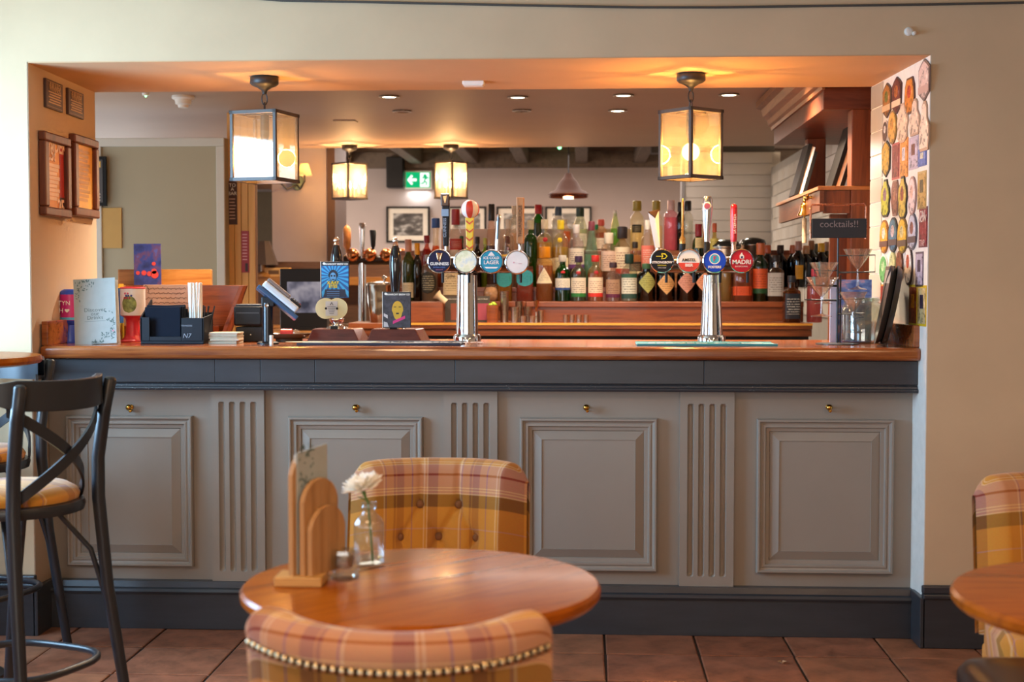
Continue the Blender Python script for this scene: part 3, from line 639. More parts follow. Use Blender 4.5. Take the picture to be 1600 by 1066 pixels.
# bottles: label, px, top, width px, row, shape, glass, liquid, fill, label, cap, ...
C1, C2, C3 = (Y1, z1_), (Y2, z2_), (Y3, z3_)
cl, cream = '#f4f4ee', '#e8dcc4'
R1, R2, R3, RW = 'bottles on the front shelf', 'bottles on the middle shelf', 'bottles on the top shelf', 'wine bottles at the right end'
BT = [
 ('squat amber gin bottle with a pointed cream label and orange cap', 851, 386, 27, C1, 'stout', '#f2d9a8', '#d98a1e', .66, ('tri', '#efe0c0', .33, .62, 1.1), '#e08f16', R1, 1.6),
 ('green gin bottle with white and blue label and silver cap', 879, 399, 24, C1, 'std', '#2f8a2e', '#1f6e22', .5, ('rect', '#e9e6da', .25, .50, 1.25, '#55535a', '#2b4a8c'), '#c9c4bc', R1, 1.3, ('#c01f28', .62)),
 ('clear gin bottle with dark neck and green band under its white label', 904, 400, 24, C1, 'std', '#c9cfae', '#4a3a22', .5, ('rect', '#e4dccb', .10, .52, 1.25, '#4a3c34', '#2f7a3e'), '#3a2348', R1, 1.3, ('#b01f2c', .62)),
 ('orange gin bottle with red cap, red seal and red band', 930, 399, 24, C1, 'std', '#f4d8b0', '#e0924a', .62, ('rect', '#ecdcc6', .10, .52, 1.25, '#7a4030', '#d2362e'), '#cf2f2c', R1, 1.3, ('#b51f2a', .62)),
 ('clear gin bottle with a plum label and plum foot band', 958, 410, 23, C1, 'std', '#f0ddd4', '#dcb8a8', .55, ('rect', '#a8876f', .10, .56, 1.2, '#3a2030', '#5e2444'), '#3b2733', R1, 1.3),
 ('clear gin bottle with a green and white label and dark green cap', 983, 397, 25, C1, 'std', '#eef0e4', '#ddd6c0', .5, ('rect', '#d5d8cc', .06, .58, 1.25, '#29463c', '#2b4a44', '#2d5a4a'), '#1e3d33', R1, 1.4),
 ('dark apothecary gin bottle with an olive green diamond label', 1010, 412, 28, C1, 'stout', '#17201c', None, .6, ('diamond', '#a3a55e', .22, .78, 1.15, '#3b4426'), '#3f6a48', R1, 1.2),
 ('dark apothecary gin bottle with a tan diamond label', 1040, 410, 29, C1, 'stout', '#181a1e', None, .6, ('diamond', '#cfa068', .18, .72, 1.15, '#5d4326'), '#2b2320', R1, 1.2),
 ('dark apothecary gin bottle with a dusty pink diamond label', 1072, 412, 29, C1, 'stout', '#1d1716', None, .6, ('diamond', '#c48a78', .22, .78, 1.15, '#5a2f2a'), '#2b2320', R1, 1.2),
 ('dark apothecary gin bottle with a salmon diamond label, half behind the tap column', 1100, 412, 28, C1, 'stout', '#1d1716', None, .6, ('diamond', '#cd8a66', .22, .78, 1.15, '#5a2f2a'), '#2b2320', R1, 1.2),
 ('slim clear bottle of yellow fruit pieces beside the right tap column', 1134, 398, 17, C1, 'round', '#f1ecc8', '#d9ad3c', .68, None, '#8a6a3c', R1, 1.2),
 ('wide bottle of orange spiced liquor with a dark orange band', 1160, 392, 29, C1, 'square', '#f2c79a', '#cf5f22', .62, ('rect', '#c84c22', .12, .30, 1.4, '#7a2a10'), '#5c3a22', R1, 1.2),
 ('green whiskey bottle with orange label and orange cap', 1188, 380, 23, C1, 'wine', '#2c7a34', '#1f5f28', .6, ('rect', '#d1592c', .14, .56, 1.3, '#8a3418', '#1f4a26'), '#cc6a38', R1, 1.5),
 ('square whiskey bottle with a grey label on the shelf', 1212, 399, 25, C1, 'square', '#d8b088', '#8a4a1c', .6, ('rect', '#b8b4ac', .12, .62, 1.0, '#4a4640'), '#2a201c', R1, 1.3),
 ('square whiskey bottle with a black label standing on the low ledge', 1237, 431, 25, (YL+.06, zl_), 'square', '#c98a50', '#8a3f12', .6, ('rect', '#262932', .08, .62, 1.0, '#dcd8d0'), '#20222a', None, 1.3),
 ('tall clear bottle of pink gin standing on the low ledge', 1273, 420, 24, (YL+.06, zl_), 'round', '#f3c9c4', '#dd7f7e', .72, None, '#c63c4c', None, 1.25),
 ('square bottle with yellow carton label and teal disc', 788, 398, 24, C1, 'box', '#f2d474', '#d9a52c', .7, ('circle', '#2f8f94', .30, .68, 1.0, '#1c6a78'), '#caa33a', R1, 1.2),
 ('square pink bottle with a teal disc label', 820, 402, 26, C1, 'box', '#efb3a0', '#d9876c', .72, ('circle', '#3597a4', .34, .72, 1.0, '#1f6f80'), '#e2c9b4', R1, 1.2),
 ('clear jar-shaped bottle with a black round label', 671, 398, 26, C1, 'stout', '#eadfce', '#b9a088', .60, ('circle', '#2f2b24', .16, .64, 1.15, '#c9c0a0'), '#8a7a66', R1, 1.2),
 ('clear square gin bottle with a cream paper label', 705, 400, 24, C1, 'box', '#efe6d4', '#dcc8a4', .6, ('rect', '#d9c39c', .14, .66, .95, '#5a4a34'), '#c9b48c', R1, 1.2, None, ('GIN', .030, .55, '#5a4a34')),
 ('olive green wine bottle with pink foil, left of the taps', 638, 374, 19, C1, 'wine', '#8a9a2c', '#6d7d1a', .6, ('rect', '#c9b99a', .06, .30, 1.2, '#5a4a3a'), '#c98f78', R1, 1.5),
 ('dark amber wine bottle with yellow foil, left of the taps', 652, 380, 15, C1, 'wine', '#4a3a10', '#3a2a08', .6, None, '#e8a01c', R1, 1.5),
 ('bottle of red liqueur left of the taps', 667, 368, 18, C2, 'std', '#e2a090', '#b31c26', .74, None, '#8f1f2a', R2, 1.3),
 ('glass juice carafe half full of orange with a blue lid', 681, 341, 17, C2, 'carafe', '#f1e6d4', '#ee7a12', .60, None, '#2456a4', R2, 1.1),
 ('clear vodka bottle with red cap and red label behind the black tap handle', 712, 327, 21, C2, 'std', '#f6f0ea', '#efe4da', .5, ('rect', '#c43a34', .48, .62, 1.1, '#f4e8e0'), '#a8232c', R2, 1.6),
 ('small dark green bottle under the striped tap ball', 721, 369, 14, C2, 'std', '#1f6a38', '#185a2c', .7, None, '#1f5a34', R2, 1.2),
 ('small dark brown bottle right of the yellow tap handle', 746, 370, 14, C2, 'std', '#3a2018', '#2a1610', .7, None, '#2a1c1c', R2, 1.3),
 ('tall clear bottle with black cork holding dark cordial', 768, 319, 18, C2, 'slope', '#efdcd0', '#5a1f3a', .50, None, '#26211f', R2, 1.5),
 ('slim bottle of bright green liqueur', 758, 372, 13, C2, 'std', '#d4e060', '#a4c81c', .8, None, '#c4d06a', R2, 1.2),
 ('clear bottle with white neck left of the wooden handle', 794, 343, 19, C2, 'round', '#f2e9dc', '#e6d2bc', .5, None, '#e9e0d0', R2, 1.2),
 ('small bottle of dark red syrup below the chrome handle', 793, 369, 14, C2, 'std', '#c05048', '#7e141c', .8, None, '#6a1c22', R2, 1.3),
 ('tall clear bottle with a cream stopper behind the wooden handle', 804, 322, 15, C3, 'std', '#f1e9de', '#e8ccb8', .4, None, '#e6dbc6', R3, 1.5),
 ('big bright green bottle right of the wooden handle', 829, 344, 21, C2, 'stout', '#35a02a', '#1f8a1c', .74, None, '#d9cfae', R2, 1.2),
 ('green whisky bottle with red foil neck on the top shelf', 841, 320, 19, C3, 'std', '#2f8a34', '#1f7428', .6, ('rect', '#e8e2d4', .05, .30, 1.2), '#b5222c', R3, 1.5),
 ('clear gin bottle with a red tag and golden liquid', 851, 343, 25, C2, 'round', '#f4ecd4', '#e0b21c', .66, ('rect', '#ecd9b8', .18, .42, 1.25, '#7a5a34', '#b98a4a'), '#e9dcc0', R2, 1.2, ('#b5222c', .70)),
 ('clear gin bottle with a yellow tag and lemon yellow liquid', 876, 344, 25, C2, 'round', '#f4eed4', '#e8c81c', .60, ('rect', '#eee0bc', .20, .44, 1.25, '#7a6a34', '#d8b83a'), '#ecd02a', R2, 1.2, ('#ecc81c', .70)),
 ('clear bottle with slate blue stopper on the top shelf', 872, 323, 21, C3, 'round', '#f2efe9', '#e9e4dc', .4, None, '#3f556e', R3, 1.5),
 ('clear bottle with orange liquid and a glass stopper', 883, 343, 18, C3, 'std', '#f2e4d2', '#ee8a2c', .62, None, '#e8e0d2', R3, 1.1),
 ('clear gin bottle with purple lower half and white label', 900, 351, 25, C2, 'round', '#efe6ec', '#57286e', .32, ('rect', '#eadfd2', .30, .62, 1.25, '#3c2f3c', '#7a4a90'), '#d8d0d2', R2, 1.2),
 ('clear bottle with tall dark green stopper on the top shelf', 906, 325, 23, C3, 'slope', '#eef0e0', '#d8dcc0', .5, ('rect', '#e9e4d0', .10, .4, 1.2, '#4a7a4a'), '#1f3a2a', R3, 1.5),
 ('tapering pale mint gin bottle with plum neck', 924, 346, 25, C2, 'cone', '#d8ece0', '#a8d4bc', .50, None, '#7a3a4a', R2, 1.1),
 ('bottle of amber vermouth with red and white cap', 939, 343, 19, C3, 'std', '#f2dcc0', '#c8763a', .58, ('rect', '#efe0cc', .06, .4, 1.2, '#8a3a2a'), '#d8584a', R3, 1.4),
 ('small bottle with emerald cap on the top shelf', 931, 351, 13, C3, 'std', '#e4e8da', '#d2d8c2', .5, None, '#1f8a62', R3, 1.4),
 ('squat bottle with blush pink label on the middle shelf', 951, 364, 25, C2, 'stout', '#f4e8dc', '#c98a54', .50, ('rect', '#e6c9ba', .30, .66, 1.3, '#9a6a5a'), '#eadcc8', R2, 1.4),
 ('bottle of green liqueur with a white pourer', 961, 329, 15, C3, 'slope', '#e0ecc0', '#8cc43c', .55, None, '#ecece6', R3, 1.0),
 ('whisky bottle with cream label, red bird print and black cap', 972, 354, 25, C2, 'std', '#f0e2c8', '#b5743a', .50, ('rect', '#ecdcc0', .22, .66, 1.25, '#8a2a24', '#b5452e'), '#2c2326', R2, 1.6),
 ('tall vodka bottle with gold cap and small black label', 995, 314, 22, C3, 'std', '#f6efda', '#efe0b4', .5, ('rect', '#2c2a24', .36, .52, .7, '#d9c89a'), '#a8912c', R3, 1.6),
 ('whisky bottle with a slanting black label on the middle shelf', 992, 378, 19, C2, 'square', '#f0d8b0', '#b8702c', .55, ('rect', '#33251c', .30, .56, 1.0, '#d9b88a', '#e8d2a8'), '#2a2420', R2, 1.3),
 ('clear bottle with a coral red label left of the white tap handle', 1012, 344, 22, C2, 'round', '#f6ebe2', '#eecdbc', .6, ('rect', '#e2796a', .30, .62, 1.2, '#f4e6da'), '#e9e2da', R2, 1.1),
 ('tall clear vodka bottle with gold cap, half behind the white tap handle', 1025, 314, 20, C3, 'std', '#f6efe2', '#efe0c4', .5, None, '#a8912c', R3, 1.6),
 ('tall pink gin bottle with a pale pink stopper', 1048, 313, 23, C3, 'round', '#f6d2d8', '#eaa4b2', .66, None, '#ecc6bc', R3, 1.4),
 ('tall dark bottle behind the thin gold tap handle', 1062, 316, 15, C3, 'std', '#2a1718', '#1c0e10', .6, None, '#241a1a', R3, 1.4),
 ('tall clear bottle with black script and black cap', 1074, 314, 18, C3, 'std', '#f1f0ea', '#e4e2da', .6, None, '#26201e', R3, 1.5, None, ('Blanco', .034, .36, '#26222a')),
 ('round green bottle with dark red cap right of the gold tap handle', 1091, 350, 20, C2, 'round', '#2f8a34', '#1f6a26', .66, ('rect', '#d9c48a', .62, .78, .7), '#8a1f2c', R2, 1.5),
 ('bottle of golden liqueur behind the silver tap handle', 1101, 352, 15, C2, 'slope', '#f0c070', '#e08a1c', .7, None, '#d88a2a', R2, 1.3),
 ('slim bottle with yellow neck label and orange cap', 1116, 349, 14, C2, 'slope', '#e8d8a0', '#cfa03c', .7, ('rect', '#e4d26a', .56, .76, 1.2), '#d8663a', R2, 1.3),
 ('dark wine bottle with orange foil, next to the green whiskey', 1199, 383, 20, (Y2-.06, z2_), 'wine', '#1c1416', '#120c0e', .5, None, '#c4603a', RW, 1.4),
 ('dark wine bottle with black foil by the tiled wall', 1219, 383, 20, (Y2, z2_), 'wine', '#20161a', '#140e10', .5, None, '#2a1c20', RW, 1.4),
 ('dark wine bottle with terracotta foil by the tiled wall', 1238, 383, 18, (Y2+.02, z2_), 'wine', '#1c1214', '#120c0e', .5, None, '#b5643f', RW, 1.4),
 ('tallest dark wine bottle with dusty pink foil', 1247, 377, 21, (Y2-.10, z2_), 'wine', '#181818', '#101010', .5, ('rect', '#e0a42c', .18, .48, .6, '#8a5a1c'), '#a5786a', RW, 1.4),
 ('dark wine bottle with tan foil below the shelf end', 1259, 384, 20, (Y2-.06, z2_), 'wine', '#121418', '#0c0e10', .5, None, '#b8875c', RW, 1.4),
 ('dark wine bottle with brown foil left of the yellow foils', 1267, 376, 19, (Y2+.04, z2_), 'wine', '#181418', '#100e10', .5, None, '#8f6a4c', RW, 1.4),
 ('dark wine bottle with grey green foil', 1275, 381, 16, (Y2+.1, z2_), 'wine', '#1f2420', '#101410', .5, None, '#59635c', RW, 1.4),
 ('dark wine bottle with yellow foil under the chalk sign', 1283, 380, 20, (Y2-.04, z2_), 'wine', '#161410', '#100e0a', .5, None, '#dca01f', RW, 1.4),
 ('dark wine bottle with pale brown foil under the chalk sign', 1291, 378, 17, (Y2+.06, z2_), 'wine', '#181214', '#100c0e', .5, None, '#a58472', RW, 1.4),
 ('last wine bottle with yellow foil beside the sign post', 1304, 380, 20, (Y2-.02, z2_), 'wine', '#14120e', '#0e0c08', .5, ('rect', '#d8a82a', .2, .46, .7), '#e0a828', RW, 1.4),
]
for r in BT:
    label, px, top, wpx, (yy, zz), shape, gl, lq, fill, lab, cap, grp, capw = r[:13]
    bottle(label, px, top, wpx, yy, zz, shape, gl, lq, fill, lab, cap, grp, capw, r[13] if len(r) > 13 else None, r[14] if len(r) > 14 else None)

# steel cups, jiggers and boxes on the ledge
def cup(name, label, px, top, bot, wpx, y, z, mat, cat='cup', group=None, taper=.9):
    h = (bot-top)/ppm(y); r = wpx/ppm(y)/2; x = V(px, 440, y).x
    o = O(name, MB().lathe([(r*taper, 0), (r*taper, .002), (r, h-.002), (r*1.04, h), (r*.97, h), (r*taper*.94, .006), (.0005, .006)], 18), mat, loc=(x, y, z), smooth=40)
    return tag(o, label, cat, group)
G = 'steel measures on the ledge'
for i, (px, top, w_, lb, dy) in enumerate(((788, 455, 14, 'tallest steel shaker tin on the ledge, under the teal discs', .02), (805, 479, 13, 'steel measure right of the tall shaker tin', -.05), (811, 471, 12, 'steel tin standing behind the measure', .08), (825, 479, 13, 'steel measure in the middle of the group, behind two thimbles', .05), (818, 493, 10, 'left steel thimble measure at the front of the group', -.06), (832, 493, 11, 'right steel thimble measure at the front of the group', -.06), (845, 485, 10, 'steel measure at the right of the copper jigger', 0))):
    cup('steel_measure', lb, px, top, 503.5, w_, YL+dy*.8, zl_, steel, 'cup', G)
for i, px in enumerate((884, 894, 905, 916)):
    cup('spirit_thimble', ('first', 'second', 'third', 'fourth')[i]+' steel thimble from the left on the open ledge', px, 491.5, 503.5, 8.5, YL, zl_, steel, 'cup', 'row of thimbles')
j = E('cocktail_jigger', 'copper double-ended jigger standing among the steel measures', 'jigger', (V(838, 440, YL-.05).x, YL-.05, zl_))
hh = 34/ppm(YL)
O('lower_bowl', MB().lathe([(.011, 0), (.004, hh*.42), (.004, hh*.5)], 14), steel, j, smooth=40)
O('upper_bowl', MB().lathe([(.004, hh*.5), (.018, hh), (.016, hh), (.003, hh*.55)], 14), copper, j, smooth=40)
x0, x1 = V(617, 440, YL).x, V(693, 440, YL).x; zh = 31/ppm(YL)
bx = E('wooden_box', 'low red-brown wooden box on the ledge left of the tap column', 'box', ((x0+x1)/2, YL, zl_)); hw = (x1-x0)/2
for nm, b in (('box_front', (-hw, hw, -.05, -.04)), ('box_back', (-hw, hw, .04, .05)), ('box_side', (-hw, -hw+.01, -.04, .04)), ('box_side', (hw-.01, hw, -.04, .04))):
    O(nm, MB().box(*b, 0, zh), wshelf, bx, bev=.002)
O('box_base', MB().box(-hw+.01, hw-.01, -.04, .04, 0, .008), wshelf, bx)
p = V(686, 466, YL)
tag(O('funnel', MB().lathe([(.034, 0), (.028, .010), (.020, .022), (.019, .075), (.016, .075), (.017, .02), (.03, .0)], 18, cap=False), plain('ivory_plastic', '#e8d4b0', .5), loc=(p.x-.016, YL+.0, p.z+.024), rot=(0, rad(130), 0), smooth=40), 'ivory plastic funnel lying across the wooden box', 'funnel')
for i, (px, y_, lb, ink) in enumerate(((706, .055, 'grey printed beer card left of the chrome tap column', '#8a4a3a'), (752, .05, 'grey and red printed beer card right of the chrome tap column', '#a5485a'))):
    x = V(px, 440, YL).x; c = E('beer_card', lb, 'card', (x, YL+y_, zl_), 0, 'printed beer cards')
    hc = 41/ppm(YL)
    O('card', MB().box(-.048, .048, -.003, .003, 0, hc), plain('card_grey', '#4b443f', .6), c)
    O('print', MB().box(-.012 if i == 0 else -.04, .04, -.0045, -.003, .012, hc*.72), col_mat(ink, .6), c)
    text('ANARCHY BREW', .0095, paper, c, (0, -.0042, hc*.88))
x = V(770, 440, YL).x
gb = E('garnish_box', 'small wooden garnish box with green limes between card and tin', 'box', (x, YL-.02, zl_))
O('box_body', MB().lathe([(.034, 0), (.037, .105), (.033, .105), (.031, .01), (.001, .01)], 20, p=6), wshelf, gb, smooth=30)
for k, (dx, dy, dz) in enumerate(((-.012, 0, .106), (.013, -.01, .108), (.004, .012, .115))):
    l = O('lime_slice', MB().sphere((0, 0, 0), .014, 12, 8, (1, 1, .7)), plain('lime_green', '#9dbb2c', .4), loc=(x+dx, YL-.02+dy, zl_+dz), smooth=60)
    tag(l, ('left', 'right', 'rear')[k]+' lime piece in the small garnish box', 'lime', 'lime pieces')
p = V(764, 440, YL)
jr = E('nut_jar', 'rounded glass jar of pale corks behind the garnish box', 'jar', (p.x-.005, Y1-.02, z1_))
O('jar_body', MB().lathe([(.036, 0), (.048, .02), (.05, .06), (.036, .095), (.03, .105)], 20), glass_mat('#f0e4d4'), jr, smooth=50)
O('corks', MB().lathe([(.03, .004), (.043, .02), (.045, .06), (.03, .085), (.001, .09)], 18), paint('cork', '#c4a084', .8, .3, 60), jr, smooth=50)

# kettle lids / ice containers behind the red handle
for i, (px, top, w_, lb) in enumerate(((1131, 374, 54, 'steel canister with dark domed lid, left one behind the red tap handle'), (1176, 371, 44, 'steel canister with dark domed lid, right one behind the red tap handle'))):
    y_ = Y2+.05+.12*i; c = E('lidded_canister', lb, 'canister', (V(px, 440, y_).x, y_, z2_), 0, 'lidded canisters'); r = w_/ppm(y_)/2; zt = V(px, top, y_).z-z2_
    O('canister_body', MB().lathe([(r*.86, 0), (r*.9, .01), (r*.9, zt-.062), (r*.96, zt-.055), (r*.96, zt-.048)], 26), steel, c, smooth=40)
    O('lid', MB().lathe([(r, zt-.048), (r*.98, zt-.040), (r*.82, zt-.016), (r*.4, zt-.003), (.001, zt)], 26), plain('smoke_lid', '#2a2c2a', .2), c, smooth=50)
cup('steel_beaker', 'bright steel beaker between lidded canisters and wine bottles', 1177, 376, 430, 20, Y1+.10, z1_, steel, 'beaker', None, .8)
# ice bucket
y_ = 2.9
ib = E('ice_bucket', 'tapered stainless steel ice bucket with lid, behind the hand pumps', 'bucket', (V(585, 440, y_).x, YL-.02, zl_)); r = 19.5/ppm(YL); hb = 64/ppm(YL)
O('bucket_body', MB().lathe([(r*.72, 0), (r*.76, .003), (r*.97, hb*.55), (r, hb*.88), (r*1.05, hb*.9), (r*1.05, hb*.93)], 28), metal('bucket_steel', '#c2b5a4', .16), ib, smooth=40)
O('lid', MB().lathe([(r*1.05, hb*.93), (r*1.0, hb*.97), (r*.4, hb), (.001, hb*1.01)], 28), MATS['bucket_steel'], ib, smooth=50)
O('lid_knob', MB().lathe([(.008, hb), (.006, hb+.012), (.014, hb+.018), (.017, hb+.026), (.010, hb+.034), (.001, hb+.036)], 14, (.03, 0, 0)), chrome, ib, smooth=50)
# till
yt = 2.95
x0, x1 = V(428, 440, yt).x, V(503, 440, yt).x
lc = E('till_counter', 'dark back counter under the till screen, left of the hand pumps', 'counter', ((x0+x1)/2, 3.3, 0))
O('counter_top', MB().box(-.25, bb0-.012-(x0+x1)/2, -.30, .40, 1.03, 1.07), wbench, lc, bev=.004)
O('counter_body', MB().box(-.24, bb0-.03-(x0+x1)/2, -.27, .39, 0, 1.03), plain('dark_cabinet', '#120d0b', .6), lc)
ts = E('till_screen', 'till screen in a black housing showing a grey picture, behind the card reader', 'screen', ((x0+x1)/2, yt+.25, 1.07))
zc = V(468, 466, yt+.2).z-1.07
O('housing', MB().box(-.16, .13, -.02, .06, .0, zc+.18), black, ts, bev=.006)
t = NT('screen_picture'); n = t.noise(t.coord((1, 1, 1)), 9, 2); cc = t.ramp(n, [(.35, rgba('#4b4a58')), (.5, rgba('#8b8594')), (.62, rgba('#b9b0b8'))])
e = t.n('ShaderNodeEmission'); t.l(cc, e.inputs[0]); e.inputs[1].default_value = .45; t.l(e.outputs[0], t.out.inputs[0])
O('screen', MB().box(-.115, .105, -.024, -.02, zc-.09, zc+.10), t.m, ts)
O('screen_stand', MB().box(-.06, .06, -.03, .07, 0, .02), black, ts)

# beer font on the far side with copper balls
yf = 4.55
fr = E('far_beer_font', 'far beer font with copper ends, dark rail and steel legs behind the ice bucket', 'beer font', (V(575, 440, yf).x, yf, 1.05))
zr = V(575, 402, yf).z-1.05; k_ = 1/ppm(yf)
O('rail', MB().tube([(-.17, 0, zr-.02), (.24, 0, zr-.02)], .035, 12), plain('dark_rail', '#2a1d18', .35), fr, smooth=40)
for px in (553, 580, 606, 630):
    O('copper_end', MB().sphere(((px-575)*k_, -.05, zr+.015), .048, 16, 10), copper, fr, smooth=60)
for px in (566, 622): O('leg', MB().tube([((px-575)*k_, 0, 0), ((px-575)*k_, 0, zr-.03)], .028, 12), chrome, fr, smooth=40)
O('base_plate', MB().box(-.2, .27, -.08, .08, 0, .02), steel, fr, bev=.004)
def knobrod(px, t0, t1, prof, mat, nm='tap_handle', y_=yf):
    z0 = V(px, t1, y_).z-1.05; z1 = V(px, t0, y_).z-1.05; hh = z1-z0
    return O(nm, MB().lathe([(r*k_, z0+f*hh) for r, f in prof], 14, ((px-575)*k_, -.05, 0)), mat, fr, smooth=50)
o = knobrod(544, 352, 396, [(2.5, 0), (2.5, .12), (6, .22), (6.5, .6), (6, .85), (3, .97), (.1, 1)], paint('amber_handle', '#d98a4a', .35, .35, 14)); o['label'] = 'amber and grey tap handle'
o = knobrod(568, 349, 404, [(2.5, 0), (3.5, .3), (4.5, .8), (5, .98), (4.4, 1)], chrome); o['label'] = 'steel tap handle'
o = knobrod(585, 360, 404, [(1.8, 0), (2.0, .35), (3.6, .45), (5.5, .98), (4.8, 1)], black); o['label'] = 'black tap handle'
fc = E('far_counter', 'far wooden serving counter beyond the back bar', 'counter', (V(575, 440, 4.6).x, 4.6, 0))
O('counter_top', MB().box(-1.1, 1.3, -.3, .3, 1.01, 1.05), wbench, fc, bev=.004); O('counter_body', MB().box(-1.08, 1.28, -.27, .27, 0, 1.01), plain('dark_cabinet', '#120d0b', .6), fc)
# ================================================================ lanterns, lamps and ceiling fittings
lantern_glass = glass('lantern_glass', '#fdf8f0', 1.7, .02, .05)
lantern_metal = paint('lantern_metal', '#4a4038', .4, .25, 10, .1, 40)
bulb_glow = glow('bulb_glow', '#ffc06a', 30)
def lantern(label, px, ytop, y, wpx, top, bot, rot, zc, group, bulbs=1, power=9):
    k = 1/ppm(y); x = V(px, 440, y).x
    L = E('lantern', label, 'lamp', (x, y, zc), 0, group)
    a = wpx*k/(abs(math.cos(rot))+abs(math.sin(rot)))/2
    zt, zb = V(px, top, y).z-zc, V(px, bot, y).z-zc
    rr = .058
    O('ceiling_rose', MB().lathe([(.001, -.072), (.008, -.07), (.012, -.056), (.030, -.044), (rr-.008, -.036), (rr, -.028), (rr-.001, -.004), (rr-.006, 0)], 28), blackmetal, L, smooth=50)
    z = -.072; i = 0; n = max(2, int(round((z-zt)/.036))); st = (z-zt)/n
    for i in range(n):
        zc_ = z-st*(i+.5); b = st*.66; w_ = .011
        pts = [(w_*math.cos(t_), 0, b*math.sin(t_)) for t_ in [2*PI*q/14 for q in range(14)]]
        O('chain_link', MB().tube(pts, .0028, 6, True), blackmetal, L, loc=(0, 0, zc_), rot=(0, 0, (PI/2)*(i % 2)+.35), smooth=50)
    f = bpy.data.objects.new('cage', None); COL.objects.link(f); f.parent = L; f.rotation_euler = (0, 0, rot); f.empty_display_size = .02
    t = .0065
    def bar(nm, *b): O(nm, MB().box(*b), lantern_metal, f, bev=.001)
    for sx in (-1, 1):
        for sy in (-1, 1): bar('cage_post', sx*a-t, sx*a+t, sy*a-t, sy*a+t, zb, zt)
    for zz in (zt-.014, zb):
        for s in (-1, 1):
            bar('cage_rail', -a-t*1.3, a+t*1.3, s*a-t*1.3, s*a+t*1.3, zz, zz+.014); bar('cage_rail', s*a-t*1.3, s*a+t*1.3, -a-t*1.3, a+t*1.3, zz, zz+.014)
    O('cage_top', MB().box(-a, a, -.008, .008, zt-.010, zt-.002).box(-.008, .008, -a, a, zt-.010, zt-.002), lantern_metal, f)
    for s in (-1, 1):
        O('glass_pane', MB().box(-a+t, a-t, s*a-.0012, s*a+.0012, zb+.012, zt-.012), lantern_glass, f)
        O('glass_pane', MB().box(s*a-.0012, s*a+.0012, -a+t, a-t, zb+.012, zt-.012), lantern_glass, f)
    if bulbs == 1:
        zbm = zb+(zt-zb)*.40
        O('bulb_holder', MB().lathe([(.018, zt-.012), (.018, zbm+.075), (.013, zbm+.055)], 14), blackmetal, L, smooth=40)
        O('bulb', MB().sphere((0, 0, zbm), .036, 16, 10), glow('bulb_envelope', '#ffbe68', 8), L, smooth=60)
        O('bulb_cap', MB().lathe([(.013, zbm+.04), (.013, zbm+.06)], 14), brass, L, smooth=40)
        point('lantern_light', (x, y, zc+zbm), power, WARM, .040)
    else:
        for i in range(4):
            an = PI/4+i*PI/2; bx_, by_ = a*.48*math.cos(an+rot), a*.48*math.sin(an+rot); zz = zb+(zt-zb)*.30
            O('candle_tube', MB().lathe([(.009, zb+.012), (.009, zz)], 10, (bx_, by_, 0)), plain('candle_ivory', '#e8d8b4', .5), L, smooth=40)
            O('bulb', MB().lathe([(.004, zz), (.012, zz+.015), (.010, zz+.035), (.001, zz+.06)], 10, (bx_, by_, 0)), bulb_glow, L, smooth=50)
        O('cage_floor', MB().box(-a, a, -a, a, zb+.002, zb+.008), lantern_metal, f)
        point('lantern_light', (x, y, zc+zb+(zt-zb)*.62), power, (1.0, .60, .28), .03)
    return L
GL = 'glass box lanterns under the opening'
lantern('square glass lantern on a chain reflecting a bright window, left of the opening', 415.5, 120, .40, 91, 176, 285, rad(-15), ZS-.004, GL, 1, 36)
lantern('square glass lantern on a chain with a glowing bulb, right of the opening', 1078, 117, .40, 92, 172, 281, rad(-49), ZS-.004, GL, 1, 84)
GF = 'four-candle lanterns beyond the bar'
lantern('far square lantern with four candle bulbs, left of the exit sign', 547, 229, 5.10, 52, 255, 312, rad(-40), ZBC, GF, 4, 15)
lantern('far square lantern with four candle bulbs, right of the exit sign', 705, 229, 5.10, 48, 253, 311, rad(-35), ZBC, GF, 4, 15)
# recessed downlights
ring = metal('downlight_ring', '#c9c4b8', .3)
for i, (px, py, on, lb) in enumerate(((608, 150, 1, 'leftmost recessed downlight above the bar'), (628, 173, 0, 'unlit recessed downlight behind the leftmost lit one'), (809, 151, 1, 'lit recessed downlight right of the white ceiling plate'), (815, 172, 0, 'unlit recessed downlight behind the middle lit one'), (974, 148, 1, 'front recessed downlight of the right pair above the bar'), (965, 172, 1, 'rear lit recessed downlight of the right pair above the bar'), (1139, 147, 1, 'rightmost recessed downlight, right of the glowing lantern'))):
    p = VZ(px, py, ZBC); d = E('downlight', lb, 'ceiling light', (p.x, p.y, ZBC), 0, 'recessed downlights')
    O('trim_ring', MB().lathe([(.044, 0), (.056, -.002), (.058, -.008), (.048, -.010), (.040, -.004), (.038, -.001)], 24, cap=False), ring, d, smooth=50)
    O('lamp_face', MB().lathe([(.040, -.0045), (.038, -.006), (.001, -.006)], 20), glow('downlight_glow', '#ffe6c0', 9) if on else plain('lamp_off', '#8a7a68', .2), d, smooth=50)
    if on: spot('downlight_and_fill_beam', (p.x, p.y, ZBC-.03), 34, (1.0, .80, .56), 110)
p = VZ(286, 150, ZBC); p.y = max(p.y, 1.2)
sm = E('smoke_alarm', 'white round smoke alarm on the ceiling at the left', 'alarm', (p.x, p.y, ZBC))
O('base', MB().lathe([(.06, 0), (.062, -.012), (.055, -.02)], 24), white, sm, smooth=40)
O('sensor_head', MB().lathe([(.046, -.02), (.042, -.045), (.030, -.05), (.026, -.064), (.001, -.066)], 24), white, sm, smooth=40)
p2 = VZ(248, 141.5, ZBC)
